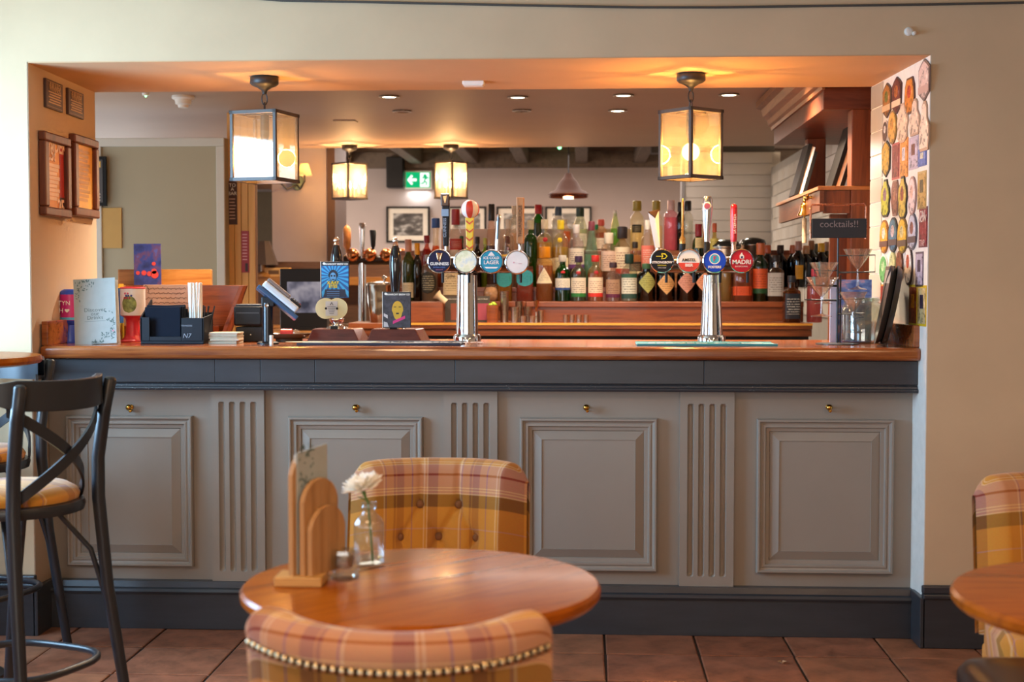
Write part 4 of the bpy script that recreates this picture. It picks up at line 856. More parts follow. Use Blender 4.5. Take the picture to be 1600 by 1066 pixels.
sl = E('indicator_lamp', 'tiny green indicator lamp on the ceiling left of the smoke alarm', 'lamp', (p.x-.17, p.y-.12, ZBC))
O('housing', MB().lathe([(.02, 0), (.018, -.012), (.001, -.014)], 14), white, sl, smooth=40); O('lens', MB().sphere((0, 0, -.016), .006, 10, 6), glow('green_glow', '#7dffa0', 4), sl)
p = VZ(740, 126, ZS)
em = E('emergency_light', 'flat white emergency light under the lintel, between the lanterns', 'light', (p.x, p.y, ZS-.004))
O('housing', MB().box(-.045, .045, -.03, .03, -.016, 0), white, em, bev=.003); O('diffuser', MB().box(-.04, .04, -.026, .026, -.02, -.016), paper, em, bev=.002)
p = VZ(540, 189, ZBC)
O('slat', MB().box(-.07, .07, -.05, .05, -.006, 0), plain('vent_cream', '#b59a80', .6), tag(bpy.data.objects.new('ceiling_vent', None), 'small flat vent on the ceiling above the left far lantern', 'vent'))
vt = bpy.data.objects['ceiling_vent']; COL.objects.link(vt); vt.location = (p.x, p.y, ZBC)
# far pendant
y_ = 7.4; zc_ = 2.79; k = 1/ppm(y_); x = V(888, 440, y_).x
pd = E('pendant_lamp', 'dark metal pendant lamp with a wide flared shade beyond the bottles', 'lamp', (x, y_, zc_)); zt, zb = V(888, 276, y_).z-zc_, V(888, 309, y_).z-zc_; r = 32*k
O('cord', MB().tube([(0, 0, 0), (0, 0, zt+.02)], .006, 6), black, pd); O('rose', MB().lathe([(.05, 0), (.05, -.02), (.001, -.03)], 16), blackmetal, pd)
pc = plain('pendant_metal', '#2c1a13', .6, .08)
O('shade', MB().lathe([(.03, zt+.03), (.04, zt), (.055, zt-.02), (.085, zt-.05), (r*.62, zb+.075), (r*.9, zb+.048), (r, zb+.032), (r*.97, zb+.030), (r*.6, zb+.066), (.08, zt-.06), (.04, zt-.03)], 32, cap=False), pc, pd, smooth=50)
O('glass_skirt', MB().lathe([(r*.95, zb+.028), (r*.95, zb), (r*.93, zb), (r*.93, zb+.028)], 32, cap=False), glass('skirt_glass', '#c08a60', 1.45), pd, smooth=50)
O('bulb', MB().sphere((0, 0, zb+.075), .03, 12, 8), glow('pendant_glow', '#ffc98a', 14), pd)
point('pendant_and_fill_light', (x, y_, zc_+zb+.0), 14, (1, .72, .42), .05)
# exit sign, speaker, pictures on the far wall
yw = 9.295
a_, b_ = V(633, 268, yw-.1), V(673, 294, yw-.1); w_ = b_.x-a_.x; h_ = a_.z-b_.z
ex = E('exit_sign', 'green lit exit sign with white arrow and running figure on the far wall', 'sign', ((a_.x+b_.x)/2, yw, (a_.z+b_.z)/2))
O('sign_housing', MB().box(-w_/2-.01, w_/2+.01, -.08, 0, -h_/2-.01, h_/2+.01), white, ex, bev=.005)
O('sign_face', MB().box(-w_/2+.006, w_/2-.006, -.084, -.08, -h_/2+.006, h_/2-.006), glow('exit_green', '#12a565', .9), ex)
wg = glow('exit_white', '#f2fff6', 1.1); yy = -.085
ar = [(-.43, 0), (-.26, .2), (-.2, .14), (-.28, .05), (-.06, .05), (-.06, -.05), (-.28, -.05), (-.2, -.14), (-.26, -.2)]
O('arrow', MB().prism([(u*w_, v*w_) for u, v in ar], yy-.002, yy+.001), wg, ex)
O('door_panel', MB().box(.08*w_, .43*w_, yy-.001, yy+.001, -.3*h_-.12*h_, .42*h_), wg, ex)
gm = glow('exit_green', '#12a565', .9); fig = MB()
fig.prism([(.27*w_+x_*.07*w_, .24*h_+z_*.07*w_) for x_, z_ in disc(1, 12)], yy-.003, yy-.001)
for pts in (((.16, .10), (.26, .16), (.34, .04)), ((.28, .16), (.25, -.08)), ((.25, -.08), (.34, -.16), (.31, -.32)), ((.25, -.08), (.2, -.2), (.11, -.22)), ((.26, .15), (.36, .16), (.4, .08))):
    fig.tube([(u*w_, yy-.002, v*h_) for u, v in pts], .03*w_, 6)
O('running_figure', fig, gm, ex)
area('exit_sign_glow', (ex.location.x, yw-.05, b_.z-.02), (0, 0, 0), .2, .03, .8, (.85, .95, 1))
sx = V(615, 268, 9.0); sp = E('loudspeaker', 'black loudspeaker high on the far wall left of the exit sign', 'loudspeaker', (sx.x, 9.3, sx.z))
O('cabinet', MB().box(-.09, .09, -.22, -.02, -.16, .16), black, sp, bev=.01); O('bracket', MB().box(-.02, .02, -.03, 0, -.03, .03), blackmetal, sp); O('grille', MB().box(-.08, .08, -.226, -.22, -.15, .15), plain('grille_cloth', '#26221f', .9), sp, bev=.003)
t = NT('photo_print'); n = t.noise(t.coord((1, 1, 2.2)), 7, 5); cc = t.ramp(n, [(.36, rgba('#2c2826')), (.52, rgba('#55504c')), (.62, rgba('#a8a29a')), (.72, rgba('#dcd8d0'))]); t.bsdf(cc, .3); photo = t.m
for i, (px0, px1, lb) in enumerate(((604, 672, 'framed black and white landscape photo under the exit sign'), (700, 760, 'framed photo on the far wall behind the striped tap ball'), (776, 848, 'framed photo on the far wall left of the pendant lamp'), (852, 924, 'framed photo on the far wall under the pendant lamp'))):
    a_, b_ = V(px0, 323, yw), V(px1, 379, yw); w_, h_ = (b_.x-a_.x)/2, (a_.z-b_.z)/2
    f = E('framed_photo', lb, 'picture', ((a_.x+b_.x)/2, yw, (a_.z+b_.z)/2), 0, 'framed photos on the far wall'); t_ = .02
    O('frame', MB().box(-w_, w_, -.03, 0, h_-t_, h_).box(-w_, w_, -.03, 0, -h_, -h_+t_).box(-w_, -w_+t_, -.03, 0, -h_+t_, h_-t_).box(w_-t_, w_, -.03, 0, -h_+t_, h_-t_), plain('frame_black', '#161311', .5, .2), f)
    O('mount', MB().box(-w_+t_, w_-t_, -.015, -.005, -h_+t_, h_-t_), plain('mount_cream', '#d9cdbb', .7), f)
    O('print', MB().box(-w_*.68, w_*.68, -.0165, -.015, -h_*.62, h_*.62), photo, f)
for i, (px, py) in enumerate(((714, 239), (879, 249))):
    p = VZ(px, py, 2.795); p.y = min(max(p.y, 5.6), 9.0); d = E('ceiling_sensor', ('left', 'right')[i]+' small ceiling sensor with green light beyond the bar', 'sensor', (p.x, p.y, 2.80), 0, 'ceiling sensors')
    O('base', MB().lathe([(.06, 0), (.055, -.03), (.03, -.05), (.001, -.052)], 18), white, d, smooth=40); O('lens', MB().sphere((.0, -.02, -.055), .02, 10, 6), glow('green_glow', '#7dffa0', 4), d)
# wall lights on the chimney wall
yc = 5.58; k = 1/ppm(yc)
sc = E('wall_light', 'twin-arm wall light with pleated cream shade on the mauve wall', 'wall light', (V(466, 440, yc).x, yc, V(466, 285, yc).z))
O('back_plate', MB().lathe([(.05, 0), (.045, .015), (.001, .02)], 18, axis='y', sy=1.3), paint('verdigris', '#6b7a68', .6, .2), sc, smooth=40)
for px, lit in ((482, True), (441, False)):
    dx = (px-466)*k; ztop = V(px, 275, yc).z-sc.location.z
    O('arm', MB().tube([(0, -.02, -.02), (dx*.5, -.10, -.06), (dx, -.12, 0), (dx, -.12, ztop)], .007, 8), blackmetal, sc, smooth=50)
    if lit:
        O('shade', MB().lathe([(.062, ztop-.005), (.030, ztop+.085), (.028, ztop+.085), (.06, ztop-.005)], 22, (dx, -.12, 0), cap=False), glass('lamp_shade_cream', '#fff0d4', 1.05, .5, .9), sc, smooth=50)
        O('bulb', MB().sphere((dx, -.12, ztop+.03), .016, 10, 6), glow('sconce_glow', '#ffd090', 7), sc)
        point('wall_light_glow', (sc.location.x+dx, yc-.12, sc.location.z+ztop+.045), 1.2, WARM, .02)
    else: O('candle_cup', MB().lathe([(.006, ztop), (.016, ztop+.01), (.014, ztop+.04), (.001, ztop+.04)], 12, (dx, -.12, 0)), blackmetal, sc, smooth=40)
# bench back and shelf below the mauve wall
ys = 5.2
bb_ = E('bench_back', 'brown wooden bench back with ledge below the mauve wall', 'bench', (V(470, 440, ys).x, ys, 0)); L0, L1 = V(398, 440, ys).x-bb_.location.x, V(640, 440, ys).x-bb_.location.x
O('back_panel', MB().box(L0, L1, 0, .04, .6, V(470, 409, ys).z), wood('dark_bench', '#6b4a34', '#54382a', 4, .5, 'x', 0, 12), bb_)
O('ledge', MB().box(L0, L1, -.10, 0, V(470, 440, ys).z-.03, V(470, 433, ys).z), wbench, bb_, bev=.004)
for px in (405, 520, 635): O('support', MB().box((px-470)/ppm(ys)-.03, (px-470)/ppm(ys)+.03, -.06, .03, 0, .62), MATS['dark_bench'], bb_)
tl_ = E('table_lamp', 'small table lamp with dark slatted shade beside the doorway', 'lamp', (V(412, 440, 5.13).x, 5.13, V(470, 433, ys).z)); zt = V(412, 377, 5.13).z-tl_.location.z
O('base', MB().lathe([(.06, 0), (.06, .02), (.02, .04), (.02, .09)], 16), wbench, tl_, smooth=40)
O('lamp_shade', MB().lathe([(.115, .09), (.05, zt), (.048, zt), (.11, .092)], 8, cap=False), plain('dark_shade', '#4a382e', .7), tl_)
wb_ = E('wooden_crate', 'pale wooden crate on the ledge below the small table lamp', 'crate', (V(437, 440, 5.13).x-.02, 5.145, V(470, 433, ys).z))
O('crate_body', MB().box(-.09, .1, -.04, .04, 0, .07), wpine, wb_, bev=.004); O('crate_slot', MB().box(-.06, .02, -.041, -.04, .02, .05), plain('slot_dark', '#6b4a2c', .7), wb_)

# notices and picture on the left
def flatcard(name, label, cat, px0, py0, px1, py1, y, mat, group=None, th=.003, frame=None):
    a_, b_ = V(px0, py0, y), V(px1, py1, y); w_, h_ = abs(b_.x-a_.x)/2, abs(a_.z-b_.z)/2
    c = E(name, label, cat, ((a_.x+b_.x)/2, y, (a_.z+b_.z)/2), 0, group)
    O('card', MB().box(-w_, w_, -th, 0, -h_, h_), mat, c); return c, w_, h_
c, w_, h_ = flatcard('notice', 'dark brown notice high on the pine panel', 'notice', 356, 283, 371, 351, yq+.084, plain('notice_brown', '#4a2e28', .6))
for s, z, sz in (('TO', .8, .03), ('A', .62, .03), ('BAR', .42, .03)): text(s, sz, paper, c, (0, -.004, z*h_))
for k in range(7): O('print_line', MB().box(-w_*.7, w_*.7*random.uniform(.5, 1), -.0042, -.003, h_*(.15-.15*k), h_*(.15-.15*k)+.006), col_mat('#c9a898'), c)
c, w_, h_ = flatcard('notice', 'narrow red notice low on the pine panel', 'notice', 377, 361, 389.5, 426, yq+.084, plain('notice_red', '#a0303a', .5))
for k in range(9): O('print_line', MB().box(-w_*.7, w_*.5, -.0042, -.003, h_*(.8-.15*k), h_*(.8-.15*k)+.007), col_mat('#d9a0a0'), c)
O('bottle_print', MB().box(w_*.0, w_*.7, -.0042, -.003, -h_*.95, -h_*.55), col_mat('#3a1c1c'), c)
c, w_, h_ = flatcard('framed_poster', 'black framed dark poster at the left end of the partition', 'picture', 132, 245, 168, 322, yq-.03, plain('frame_black', '#161311', .5, .2), None, .02)
O('poster', MB().box(-w_+.015, w_-.02, -.0225, -.02, -h_+.02, h_-.02), plain('poster_grey', '#4a4440', .5), c); O('print', MB().box(-w_*.3, w_*.55, -.024, -.0225, h_*.55, h_*.8), col_mat('#d9a84a'), c)
for k in range(3): O('print_line', MB().box(-w_*.3, w_*.5, -.024, -.0225, -h_*(.55+.12*k), -h_*(.55+.12*k)+.006), col_mat('#c9bfae'), c)
# shelf in front of the partition and the flowered card on it
yv = 1.9
a_, b_ = V(184, 421, yv), V(330, 446, yv)
sh = E('wooden_rail', 'orange-brown wooden rail in front of the partition', 'rail', ((a_.x+b_.x)/2, yv, 0)); w_ = (b_.x-a_.x)/2
O('rail_face', MB().box(-w_, w_, 0, .03, b_.z, a_.z), wbench, sh, bev=.003); O('rail_cap', MB().box(-w_-.01, w_+.01, -.12, .04, b_.z-.03, b_.z), wbench, sh, bev=.003)
for s in (-.8, .8): O('rail_post', MB().box(s*w_-.03, s*w_+.03, -.03, .03, 0, b_.z-.03), wbench, sh)
t = NT('flower_print'); n = t.noise(t.coord(), 14, 4); cc = t.ramp(n, [(.35, rgba('#1c2350')), (.5, rgba('#2e3a7c')), (.6, rgba('#5a3a5c')), (.68, rgba('#3f55a0'))]); t.bsdf(cc, .35); 
a_, b_ = V(209, 381, yv-.06), V(252, 446, yv-.06); w_, h_ = (b_.x-a_.x)/2, (a_.z-b_.z)
fc_ = E('flower_menu', 'dark blue menu with red flowers standing on the wooden rail', 'menu', ((a_.x+b_.x)/2, yv-.06, V(184, 446, yv).z))
O('cover', MB().box(-w_, w_, -.004, .004, 0, h_), t.m, fc_, bev=.001)
for (u, v, s) in ((.55, .26, .020), (.48, .52, .010), (-.25, .30, .013), (.15, .28, .013), (.5, .34, .014), (-.7, .3, .01)):
    O('flower_print', MB().prism([(u*w_+s*x_, v*h_+s*z_) for x_, z_ in disc(1, 14)], -.0055, -.004), col_mat('#c43a34'), fc_)

# ================================================================ gantry at the right
gx = 1.07; g = E('bar_gantry', 'dark wooden gantry with cornice, post and shelf at the right end of the bar', 'gantry', (1.2, 1.6, 0))
gp = lambda n, mb, mat, **k: O(n, mb, mat, g, loc=(-1.2, -1.6, 0), **k)
zcb = V(1279, 171, 1.1).z; zct = ZBC-.002
gp('canopy', MB().box(gx, 1.655, 1.10, 2.72, zcb, zct), wood('canopy_wood', '#652e17', '#3e190b', 3, .42, 'x', 0, 10, .05, .35), bev=.003)
m = MB(); zz = zct-.005; hz = zz-zcb
m.prism([(gx, zcb+hz*.35), (gx-.012, zcb+hz*.35), (gx-.016, zcb+hz*.42), (gx-.03, zcb+hz*.46), (gx-.035, zcb+hz*.58), (gx-.06, zcb+hz*.66), (gx-.07, zcb+hz*.82), (gx-.10, zcb+hz*.86), (gx-.10, zz), (gx, zz)], 1.06, 2.74, 'xz')
gp('cornice', m, wood('cornice_wood', '#8f552e', '#66361b', 3, .4, 'y', .05, 10, .05, .4), smooth=25)
gp('post', MB().box(V(1330, 300, 1.1).x, V(1364, 300, 1.1).x, 1.10, 1.20, 1.09, zcb), wgantry, bev=.004)
zsh = V(1281, 291, 1.1).z; xsh = V(1281, 291, 1.1).x
gp('post', MB().box(1.20, 1.30, 2.36, 2.44, zsh, zcb), wgantry, bev=.004)
gp('shelf_top', MB().box(xsh-.01, 1.60, 1.09, 2.45, zsh-.018, zsh), wood('shelf_light', '#9c5c26', '#7a441a', 3, .35, 'y', .1, 10), bev=.003)
gp('shelf_front', MB().box(xsh+.02, V(1330, 300, 1.1).x-.002, 1.115, 1.14, V(1290, 333, 1.1).z, zsh-.019), wgantry)
gp('shelf_side', MB().box(xsh, xsh+.02, 1.10, 2.4, V(1281, 330, 1.1).z, zsh-.019), wood('gantry_side', '#653318', '#44200f', 3, .42, 'y', 0, 10, .05, .35))
gp('back_panel', MB().box(1.60, 1.65, 1.2, 2.5, 1.09, zcb), wgantry)
gp('lower_panel', MB().box(V(1330, 400, 1.12).x-.08, V(1364, 400, 1.12).x, 1.205, 1.24, 1.09, V(1290, 333, 1.1).z), wgantry)
gp('brace', MB().tube([(1.16, 2.30, zsh), (1.16, 2.05, zsh+.16)], .02, 4), wgantry)
kn = gp('knob', MB().lathe([(.007, 0), (.006, .012), (.014, .018), (.015, .026), (.001, .032)], 14, (0, 0, 0), 'x'), brass, smooth=50)
kn.rotation_euler = (0, 0, PI); kn.location = (xsh-1.2, 1.32-1.6, V(1279, 306, 1.2).z); kn['label'] = 'brass knob'
for i, (px0, py0, px1, py1, y_, lb) in enumerate(((1239, 300, 1261, 221, 1.9, 'black framed menu board leaning at the left of the gantry shelf'), (1296, 288, 1325, 192, 1.38, 'black framed menu board leaning beside the gantry post'))):
    a_, b_ = V(px0, py0, y_), V(px1, py1, y_+.02); L_ = (Vector((b_.x-a_.x, 0, b_.z-a_.z))).length; ang = math.atan2(b_.x-a_.x, b_.z-a_.z)
    c = E('menu_board', lb, 'menu board', (a_.x, y_, zsh+.004), (0, ang, 0), 'leaning menu boards')
    O('frame', MB().box(-.008, .012, -.09, .10, 0, L_), plain('frame_black', '#161311', .5, .2), c, bev=.002)
    O('sheet', MB().box(.012, .03, -.08, .09, .01, L_-.01), paper, c); O('back_frame', MB().box(.03, .048, -.09, .10, 0, L_-.03), plain('frame_black', '#161311', .5, .2), c, bev=.002)
yb_ = 1.5; xb_ = V(1257, 320, yb_).x; zb = V(1257, 337, yb_).z; zt = V(1257, 305, yb_).z; hh = zt-zb
be = E('brass_bell', 'brass bell hanging on the side of the gantry shelf', 'bell', (xb_, yb_, zb))
O('bell_cup', MB().lathe([(.034, 0), (.033, .006), (.024, .02), (.020, .045), (.016, .058), (.004, .064)], 20), brass, be, smooth=50)
O('hanger', MB().lathe([(.004, .062), (.009, .07), (.004, .078), (.006, .09), (.010, hh*.85), (.003, hh)], 12), brass, be, smooth=50)
O('arm', MB().tube([(0, 0, hh*.9), (xsh-xb_, 0, hh*.9+.01)], .005, 8), brass, be)
O('clapper', MB().tube([(0, 0, .03), (0, 0, -.012)], .004, 8), brass, be)
O('bell_rope', MB().tube([(0, 0, -.012), (0, 0, -.13)], .011, 8), paint('rope', '#c9b08a', .8, .2, 50), be)
# ================================================================ things on the bar worktop
def spin(px, py, z=ZT): return VZ(px, py, z)
yb = .30
k = 1/ppm(yb)
# charity collecting pot
c = E('collecting_pot', 'blue and pink charity collecting pot behind the drinks menu', 'collecting pot', (V(110, 440, .36).x, .36, ZT)); kk = 1/ppm(.36); H = (531-446)*kk; r = 17*kk
O('pot_foot', MB().lathe([(r*.92, 0), (r*.95, .006), (r*.62, H*.30), (r*.60, H*.33), (r*.9, H*.38), (r, H*.42)], 26), plain('pot_blue', '#2348b8', .3), c, smooth=50)
O('pot_body', MB().lathe([(r, H*.42), (r*1.02, H*.48), (r*1.02, H*.90)], 26, cap=False), plain('pot_pink', '#c2257a', .35), c, smooth=50)
O('pot_stripe', MB().lathe([(r*1.03, H*.43), (r*1.03, H*.475)], 26, cap=False), plain('pot_cyan', '#49b2d4', .35), c)
O('pot_lid', MB().lathe([(r*1.02, H*.90), (r*.95, H*.96), (r*.6, H), (.001, H)], 26), plain('pot_blue', '#2348b8', .3), c, smooth=50)
O('carry_cord', MB().tube([(-r, 0, H*.94), (-r*1.15, 0, H*.8), (-r*1.2, 0, H*.6), (-r*1.08, 0, H*.45)], .0025, 6), black, c)
for s, z in (('TYN', .74), ('H', .60)): text(s, .026, white, c, (-.010 if s == 'TYN' else -.022, -r*1.02-.002, z*H+.0))
hp = []
for i in range(24):
    t_ = 2*PI*i/24; hp.append((.0095*math.sin(t_)**3*1.0+.002, H*.60+.009*(.81*math.cos(t_)-.31*math.cos(2*t_)-.125*math.cos(3*t_))+.001))
m = MB(); m.prism(hp, -r*1.02-.003, -r*1.02-.0015); O('heart_print', m, white, c)
# blue and yellow box behind the menu
y_ = .48; a_, b_ = V(176, 444, y_), V(190, 531, y_)
c = E('tall_carton', 'slim blue carton with yellow edges between drinks menu and red goblet', 'carton', ((a_.x+b_.x)/2-.03, y_, ZT)); w_ = (b_.x-a_.x)/2+.03; h_ = a_.z-ZT
O('carton_body', MB().box(-w_, w_, -.03, .03, 0, h_), plain('carton_blue', '#1f6fb8', .5), c, bev=.002)
O('carton_band', MB().box(-w_-.001, w_+.001, -.031, .031, h_*.93, h_+.001), col_mat('#c9a81c'), c); O('carton_band', MB().box(-w_-.001, w_+.001, -.031, .031, 0, h_*.32), col_mat('#b5921c'), c)
for i in range(4): O('print_line', MB().box(w_*.3, w_*.95, -.0325, -.0315, h_*(.45+.11*i), h_*(.5+.11*i)), col_mat('#49c0d8'), c)
# drinks menu card, leaning slightly
y_ = .21; p = V(150, 536, y_); w_ = 33.5/ppm(y_); h_ = (V(145, 435, y_+.04).z-ZT)
c = E('drinks_menu', 'pale grey drinks menu card with leaf print standing on the bar', 'menu', (p.x, y_, ZT+.001), (rad(-7), rad(-3.2), rad(2)))
O('card', MB().box(-w_, w_, -.0015, .0015, 0, h_), plain('menu_paper', '#aeb8b6', .6), c)
O('back_leaf', MB().hexa([(-w_, .002, 0), (w_, .045, 0), (w_, .048, 0), (-w_, .005, 0), (-w_, .002, h_*.98), (w_, .03, h_*.98), (w_, .033, h_*.98), (-w_, .005, h_*.98)]), paper, c)
ink = plain('menu_ink', '#7d8a86', .6); lf = plain('leaf_print', '#5f7672', .6)
for s, z in (('Discover', .52), ('our', .46), ('Drinks', .40)): text(s, .022, ink, c, (.0, -.0022, z*h_), space=1.1)
O('rule_line', MB().box(-w_*.5, w_*.5, -.0024, -.0016, h_*.345, h_*.35), ink, c)
m = MB(); rnd = random.Random(3)
for (cx, cz, sx, sz, n) in ((-.62, .90, .34, .08, 22), (-.15, .93, .14, .05, 7), (-.80, .76, .16, .10, 9), (.72, .40, .22, .10, 12), (.85, .27, .12, .10, 12), (.58, .12, .34, .06, 22), (.1, .04, .3, .03, 9)):
    for i in range(n):
        u, v = (cx+rnd.uniform(-1, 1)*sx)*w_, (cz+rnd.uniform(-1, 1)*sz)*h_; an = rnd.uniform(0, PI); l = rnd.uniform(.004, .0075)
        ca, sa = math.cos(an)*l, math.sin(an)*l; u = max(-w_+.008, min(w_-.008, u)); v = max(.008, min(h_-.008, v))
        m.v += [(u-ca, -.0022, v-sa), (u-sa*.38, -.0022, v+ca*.38), (u+ca, -.0022, v+sa), (u+sa*.38, -.0022, v-ca*.38)]; q0 = len(m.v)-4; m.face((q0, q0+1, q0+2, q0+3))
lo = O('leaf_print', m, lf, c); lo['kind'] = 'stuff'
O('flower_print', MB().prism([(w_*.85+.004*x_, h_*.19+.004*z_) for x_, z_ in disc(1, 10)], -.0024, -.0016), col_mat('#d98a9c'), c)
O('clip_foot', MB().box(-.012, .012, -.018, .02, -.0008, .008), glass('clear_plastic', '#eef2f2', 1.45), c, bev=.001)
# red and white goblet
y_ = .46; kk = 1/ppm(y_); c = E('collecting_goblet', 'red pedestal collecting goblet with white drum and flower picture', 'collecting pot', (V(207, 440, y_).x, y_, ZT)); H = (531-444)*kk; r = 19.5*kk
rd = plain('goblet_red', '#c8303c', .3)
O('pedestal', MB().lathe([(r*.98, 0), (r*.98, .006), (r*.72, .018), (r*.58, .03), (r*.52, H*.36), (r*.62, H*.43), (r*.97, H*.48)], 30), rd, c, smooth=50)
O('drum', MB().lathe([(r*.97, H*.48), (r, H*.50), (r, H*.97)], 30, cap=False), plain('goblet_white', '#e4e2e2', .4), c, smooth=50)
O('lid', MB().lathe([(r*1.02, H*.965), (r*1.02, H*.985), (r*.9, H), (.001, H)], 30), rd, c, smooth=40)
O('picture', patch(r*1.01, H*.53, H*.84, .62, 'circle', 12), paint('goblet_picture', '#7d8a4c', .5, .7, 55, 0), c, smooth=60)
for i in range(8): an = -PI/2-.35+.14*(i % 5)+.05*(i//5); O('flower_print', MB().sphere((r*1.0*math.cos(an), r*1.0*math.sin(an), H*(.80+.04*(i % 3))), .0045, 8, 6), col_mat(('#b5304a', '#3f4a9c', '#c85a7a')[i % 3]), c)
# coiled red band at its foot
o = O('red_string', MB().tube([(r*1.35*math.cos(t_)*(1.5-.1*t_), r*.5*math.sin(t_)-.03, .003+.0006*t_) for t_ in [.45*i for i in range(16)]], .0028, 6), plain('string_red', '#d8505a', .5), loc=(c.location.x-.02, y_-.07, ZT+.002), smooth=60); tag(o, 'coil of red string lying at the foot of the red goblet', 'string')
# sign with curly writing
y_ = .60; a_, b_ = V(224, 445, y_), V(315, 500, y_); w_ = (b_.x-a_.x)/2; h_ = a_.z-ZT
c = E('verse_plaque', 'pinkish beige plaque with curly handwriting behind the black caddy', 'plaque', ((a_.x+b_.x)/2, y_, ZT))
O('board', MB().box(-w_, w_, -.004, .004, 0, h_), plain('plaque_beige', '#d9b096', .6), c, bev=.002)
O('board_edge', MB().box(w_-.012, w_-.004, -.0055, -.004, 0, h_), wbench, c)
ik = plain('brown_ink', '#6b4034', .6)
for i in range(7):
    z = h_*(.93-.085*i); pts = []; x_ = -w_*.86
    m = MB(); L_ = w_*random.uniform(1.3, 1.6); n = 60
    pts = [(x_+L_*j/n, -.0052, z+.0045*math.sin(j*1.25+i)*math.sin(j*.47+i*2)) for j in range(n)]
    O('handwriting', m.tube(pts, .0011, 4), ik, c)
O('flourish', MB().tube([(-w_*.90+.012*math.cos(t_)*(1-.1*t_), -.0052, h_*.86+.03*math.sin(t_)) for t_ in [.4*i for i in range(14)]], .0013, 4), ik, c)
# wooden sloping rack behind
y0, y1 = .62, .79; a_, b_, d_ = V(190, 441, .7), V(381, 446, .7), V(352, 519, .7)
c = E('sloping_rack', 'red-brown wooden rack with sloping side behind the black caddy', 'rack', (b_.x, .7, ZT)); xx = a_.x-b_.x; zt = b_.z-ZT; dx = d_.x-b_.x
O('rack_back', MB().prism([(xx, 0), (dx, 0), (0, zt), (xx, zt)], .045, .075), wshelf, c, bev=.003)
O('rack_side', MB().hexa([(dx-.02, -.03, 0), (dx, -.03, 0), (dx, .075, 0), (dx-.02, .075, 0), (-.02, .0, zt), (0, .0, zt), (0, .075, zt), (-.02, .075, zt)]), wshelf, c, bev=.003)
O('rack_ledge', MB().box(xx, dx-.02, -.03, .045, 0, .06), wshelf, c, bev=.003)
# bar caddy
y_ = .24; kk = 1/ppm(y_); x0, x1 = V(219, 500, y_).x, V(318, 500, y_).x; w_ = (x1-x0)/2
c = E('bar_caddy', 'black bar caddy holding napkins and straws', 'caddy', ((x0+x1)/2, y_+.07, ZT)); cb = plain('caddy_black', '#171b23', .5, .25)
hf = 52*kk
O('caddy_base', MB().box(-w_, w_, -.07, .07, 0, .012), cb, c, bev=.003)
O('caddy_front', MB().box(-w_, -w_+.038, -.07, -.062, .012, hf*.82).box(-w_+.038, w_*.30, -.07, -.062, .012, .030).box(w_*.30, w_, -.07, -.062, .012, hf*.80), cb, c, bev=.002)
O('caddy_side', MB().prism([(-.07, .012), (.07, .012), (.07, hf*1.35), (-.07, hf*.82)], -w_, -w_+.006, 'yz'), cb, c)
O('caddy_side', MB().prism([(-.07, .012), (.07, .012), (.07, hf*.9), (-.07, hf*.80)], w_-.006, w_, 'yz'), cb, c)
O('caddy_divider', MB().box(w_*.30, w_*.36, -.062, .07, .012, hf*.8), cb, c)
O('caddy_back', MB().box(-w_, w_, .064, .07, .012, hf*.95), cb, c)
text('N7', .026, col_mat('#8f96a2'), c, (w_*.47, -.0712, hf*.25), shear=.2); text('TENNESSEE', .009, col_mat('#8f96a2'), c, (w_*.47, -.0712, hf*.56))
nb = E('napkin_stack', 'stack of folded black napkins in the bar caddy', 'napkins', (c.location.x-w_*.36, y_+.075, ZT+.014))
for i in range(9): O('napkin', MB().box(-w_*.55, w_*.58, -.05+.011*i, -.05+.011*i+.009, 0, hf*(1.02+.05*math.sin(i*1.7))), plain('napkin_black', '#1a1f2a', .9, .1), nb, bev=.003, rot=(0, rad(random.uniform(-3, 3)), 0))
G = 'paper straws in the bar caddy'
for i in range(12):
    x_ = w_*(.42+.36*(i % 6)/5); o = O('straw', MB().tube([(0, 0, 0), (random.uniform(-.008, .010), random.uniform(-.01, .01), 98*kk*random.uniform(.985, 1.0)-.012)], .0032, 8), paper, loc=(c.location.x+x_, y_+.055+.018*(i//6), ZT+.0125)); tag(o, 'one of the white paper straws upright in the bar caddy', 'straw', G)
for i in range(9):
    o = O('stirrer', MB().tube([(0, 0, 0), (random.uniform(-.0, .03), random.uniform(-.01, .01), 62*kk*random.uniform(.93, 1.03)-.012)], .003, 8), plain('stirrer_black', '#191d26', .4), loc=(c.location.x+w_*(.5+.40*i/8), y_+.098+.006*(i % 2), ZT+.0125)); tag(o, 'one of the short black straws in the right end of the caddy', 'straw', 'short black straws in the caddy')
# beer mats
for i in range(7):
    o = O('beer_mat', MB().box(-.058, .058, -.05, .05, 0, .0062), plain('mat_card_%d' % (i % 3), ('#b5aa94', '#a0957f', '#c4baa4')[i % 3], .8), loc=(V(352, 440, .30).x+random.uniform(-.003, .003), .31+random.uniform(-.003, .003), ZT+.0005+.0066*i), rot=(0, 0, random.uniform(-.05, .05)), bev=.001)
    tag(o, 'square card beer mat in the stack between caddy and card reader, %s' % ('lowest of the stack', 'second from the bottom', 'third from the bottom', 'middle of the stack', 'third from the top', 'second from the top', 'topmost of the stack')[i], 'beer mat', 'stacked beer mats')
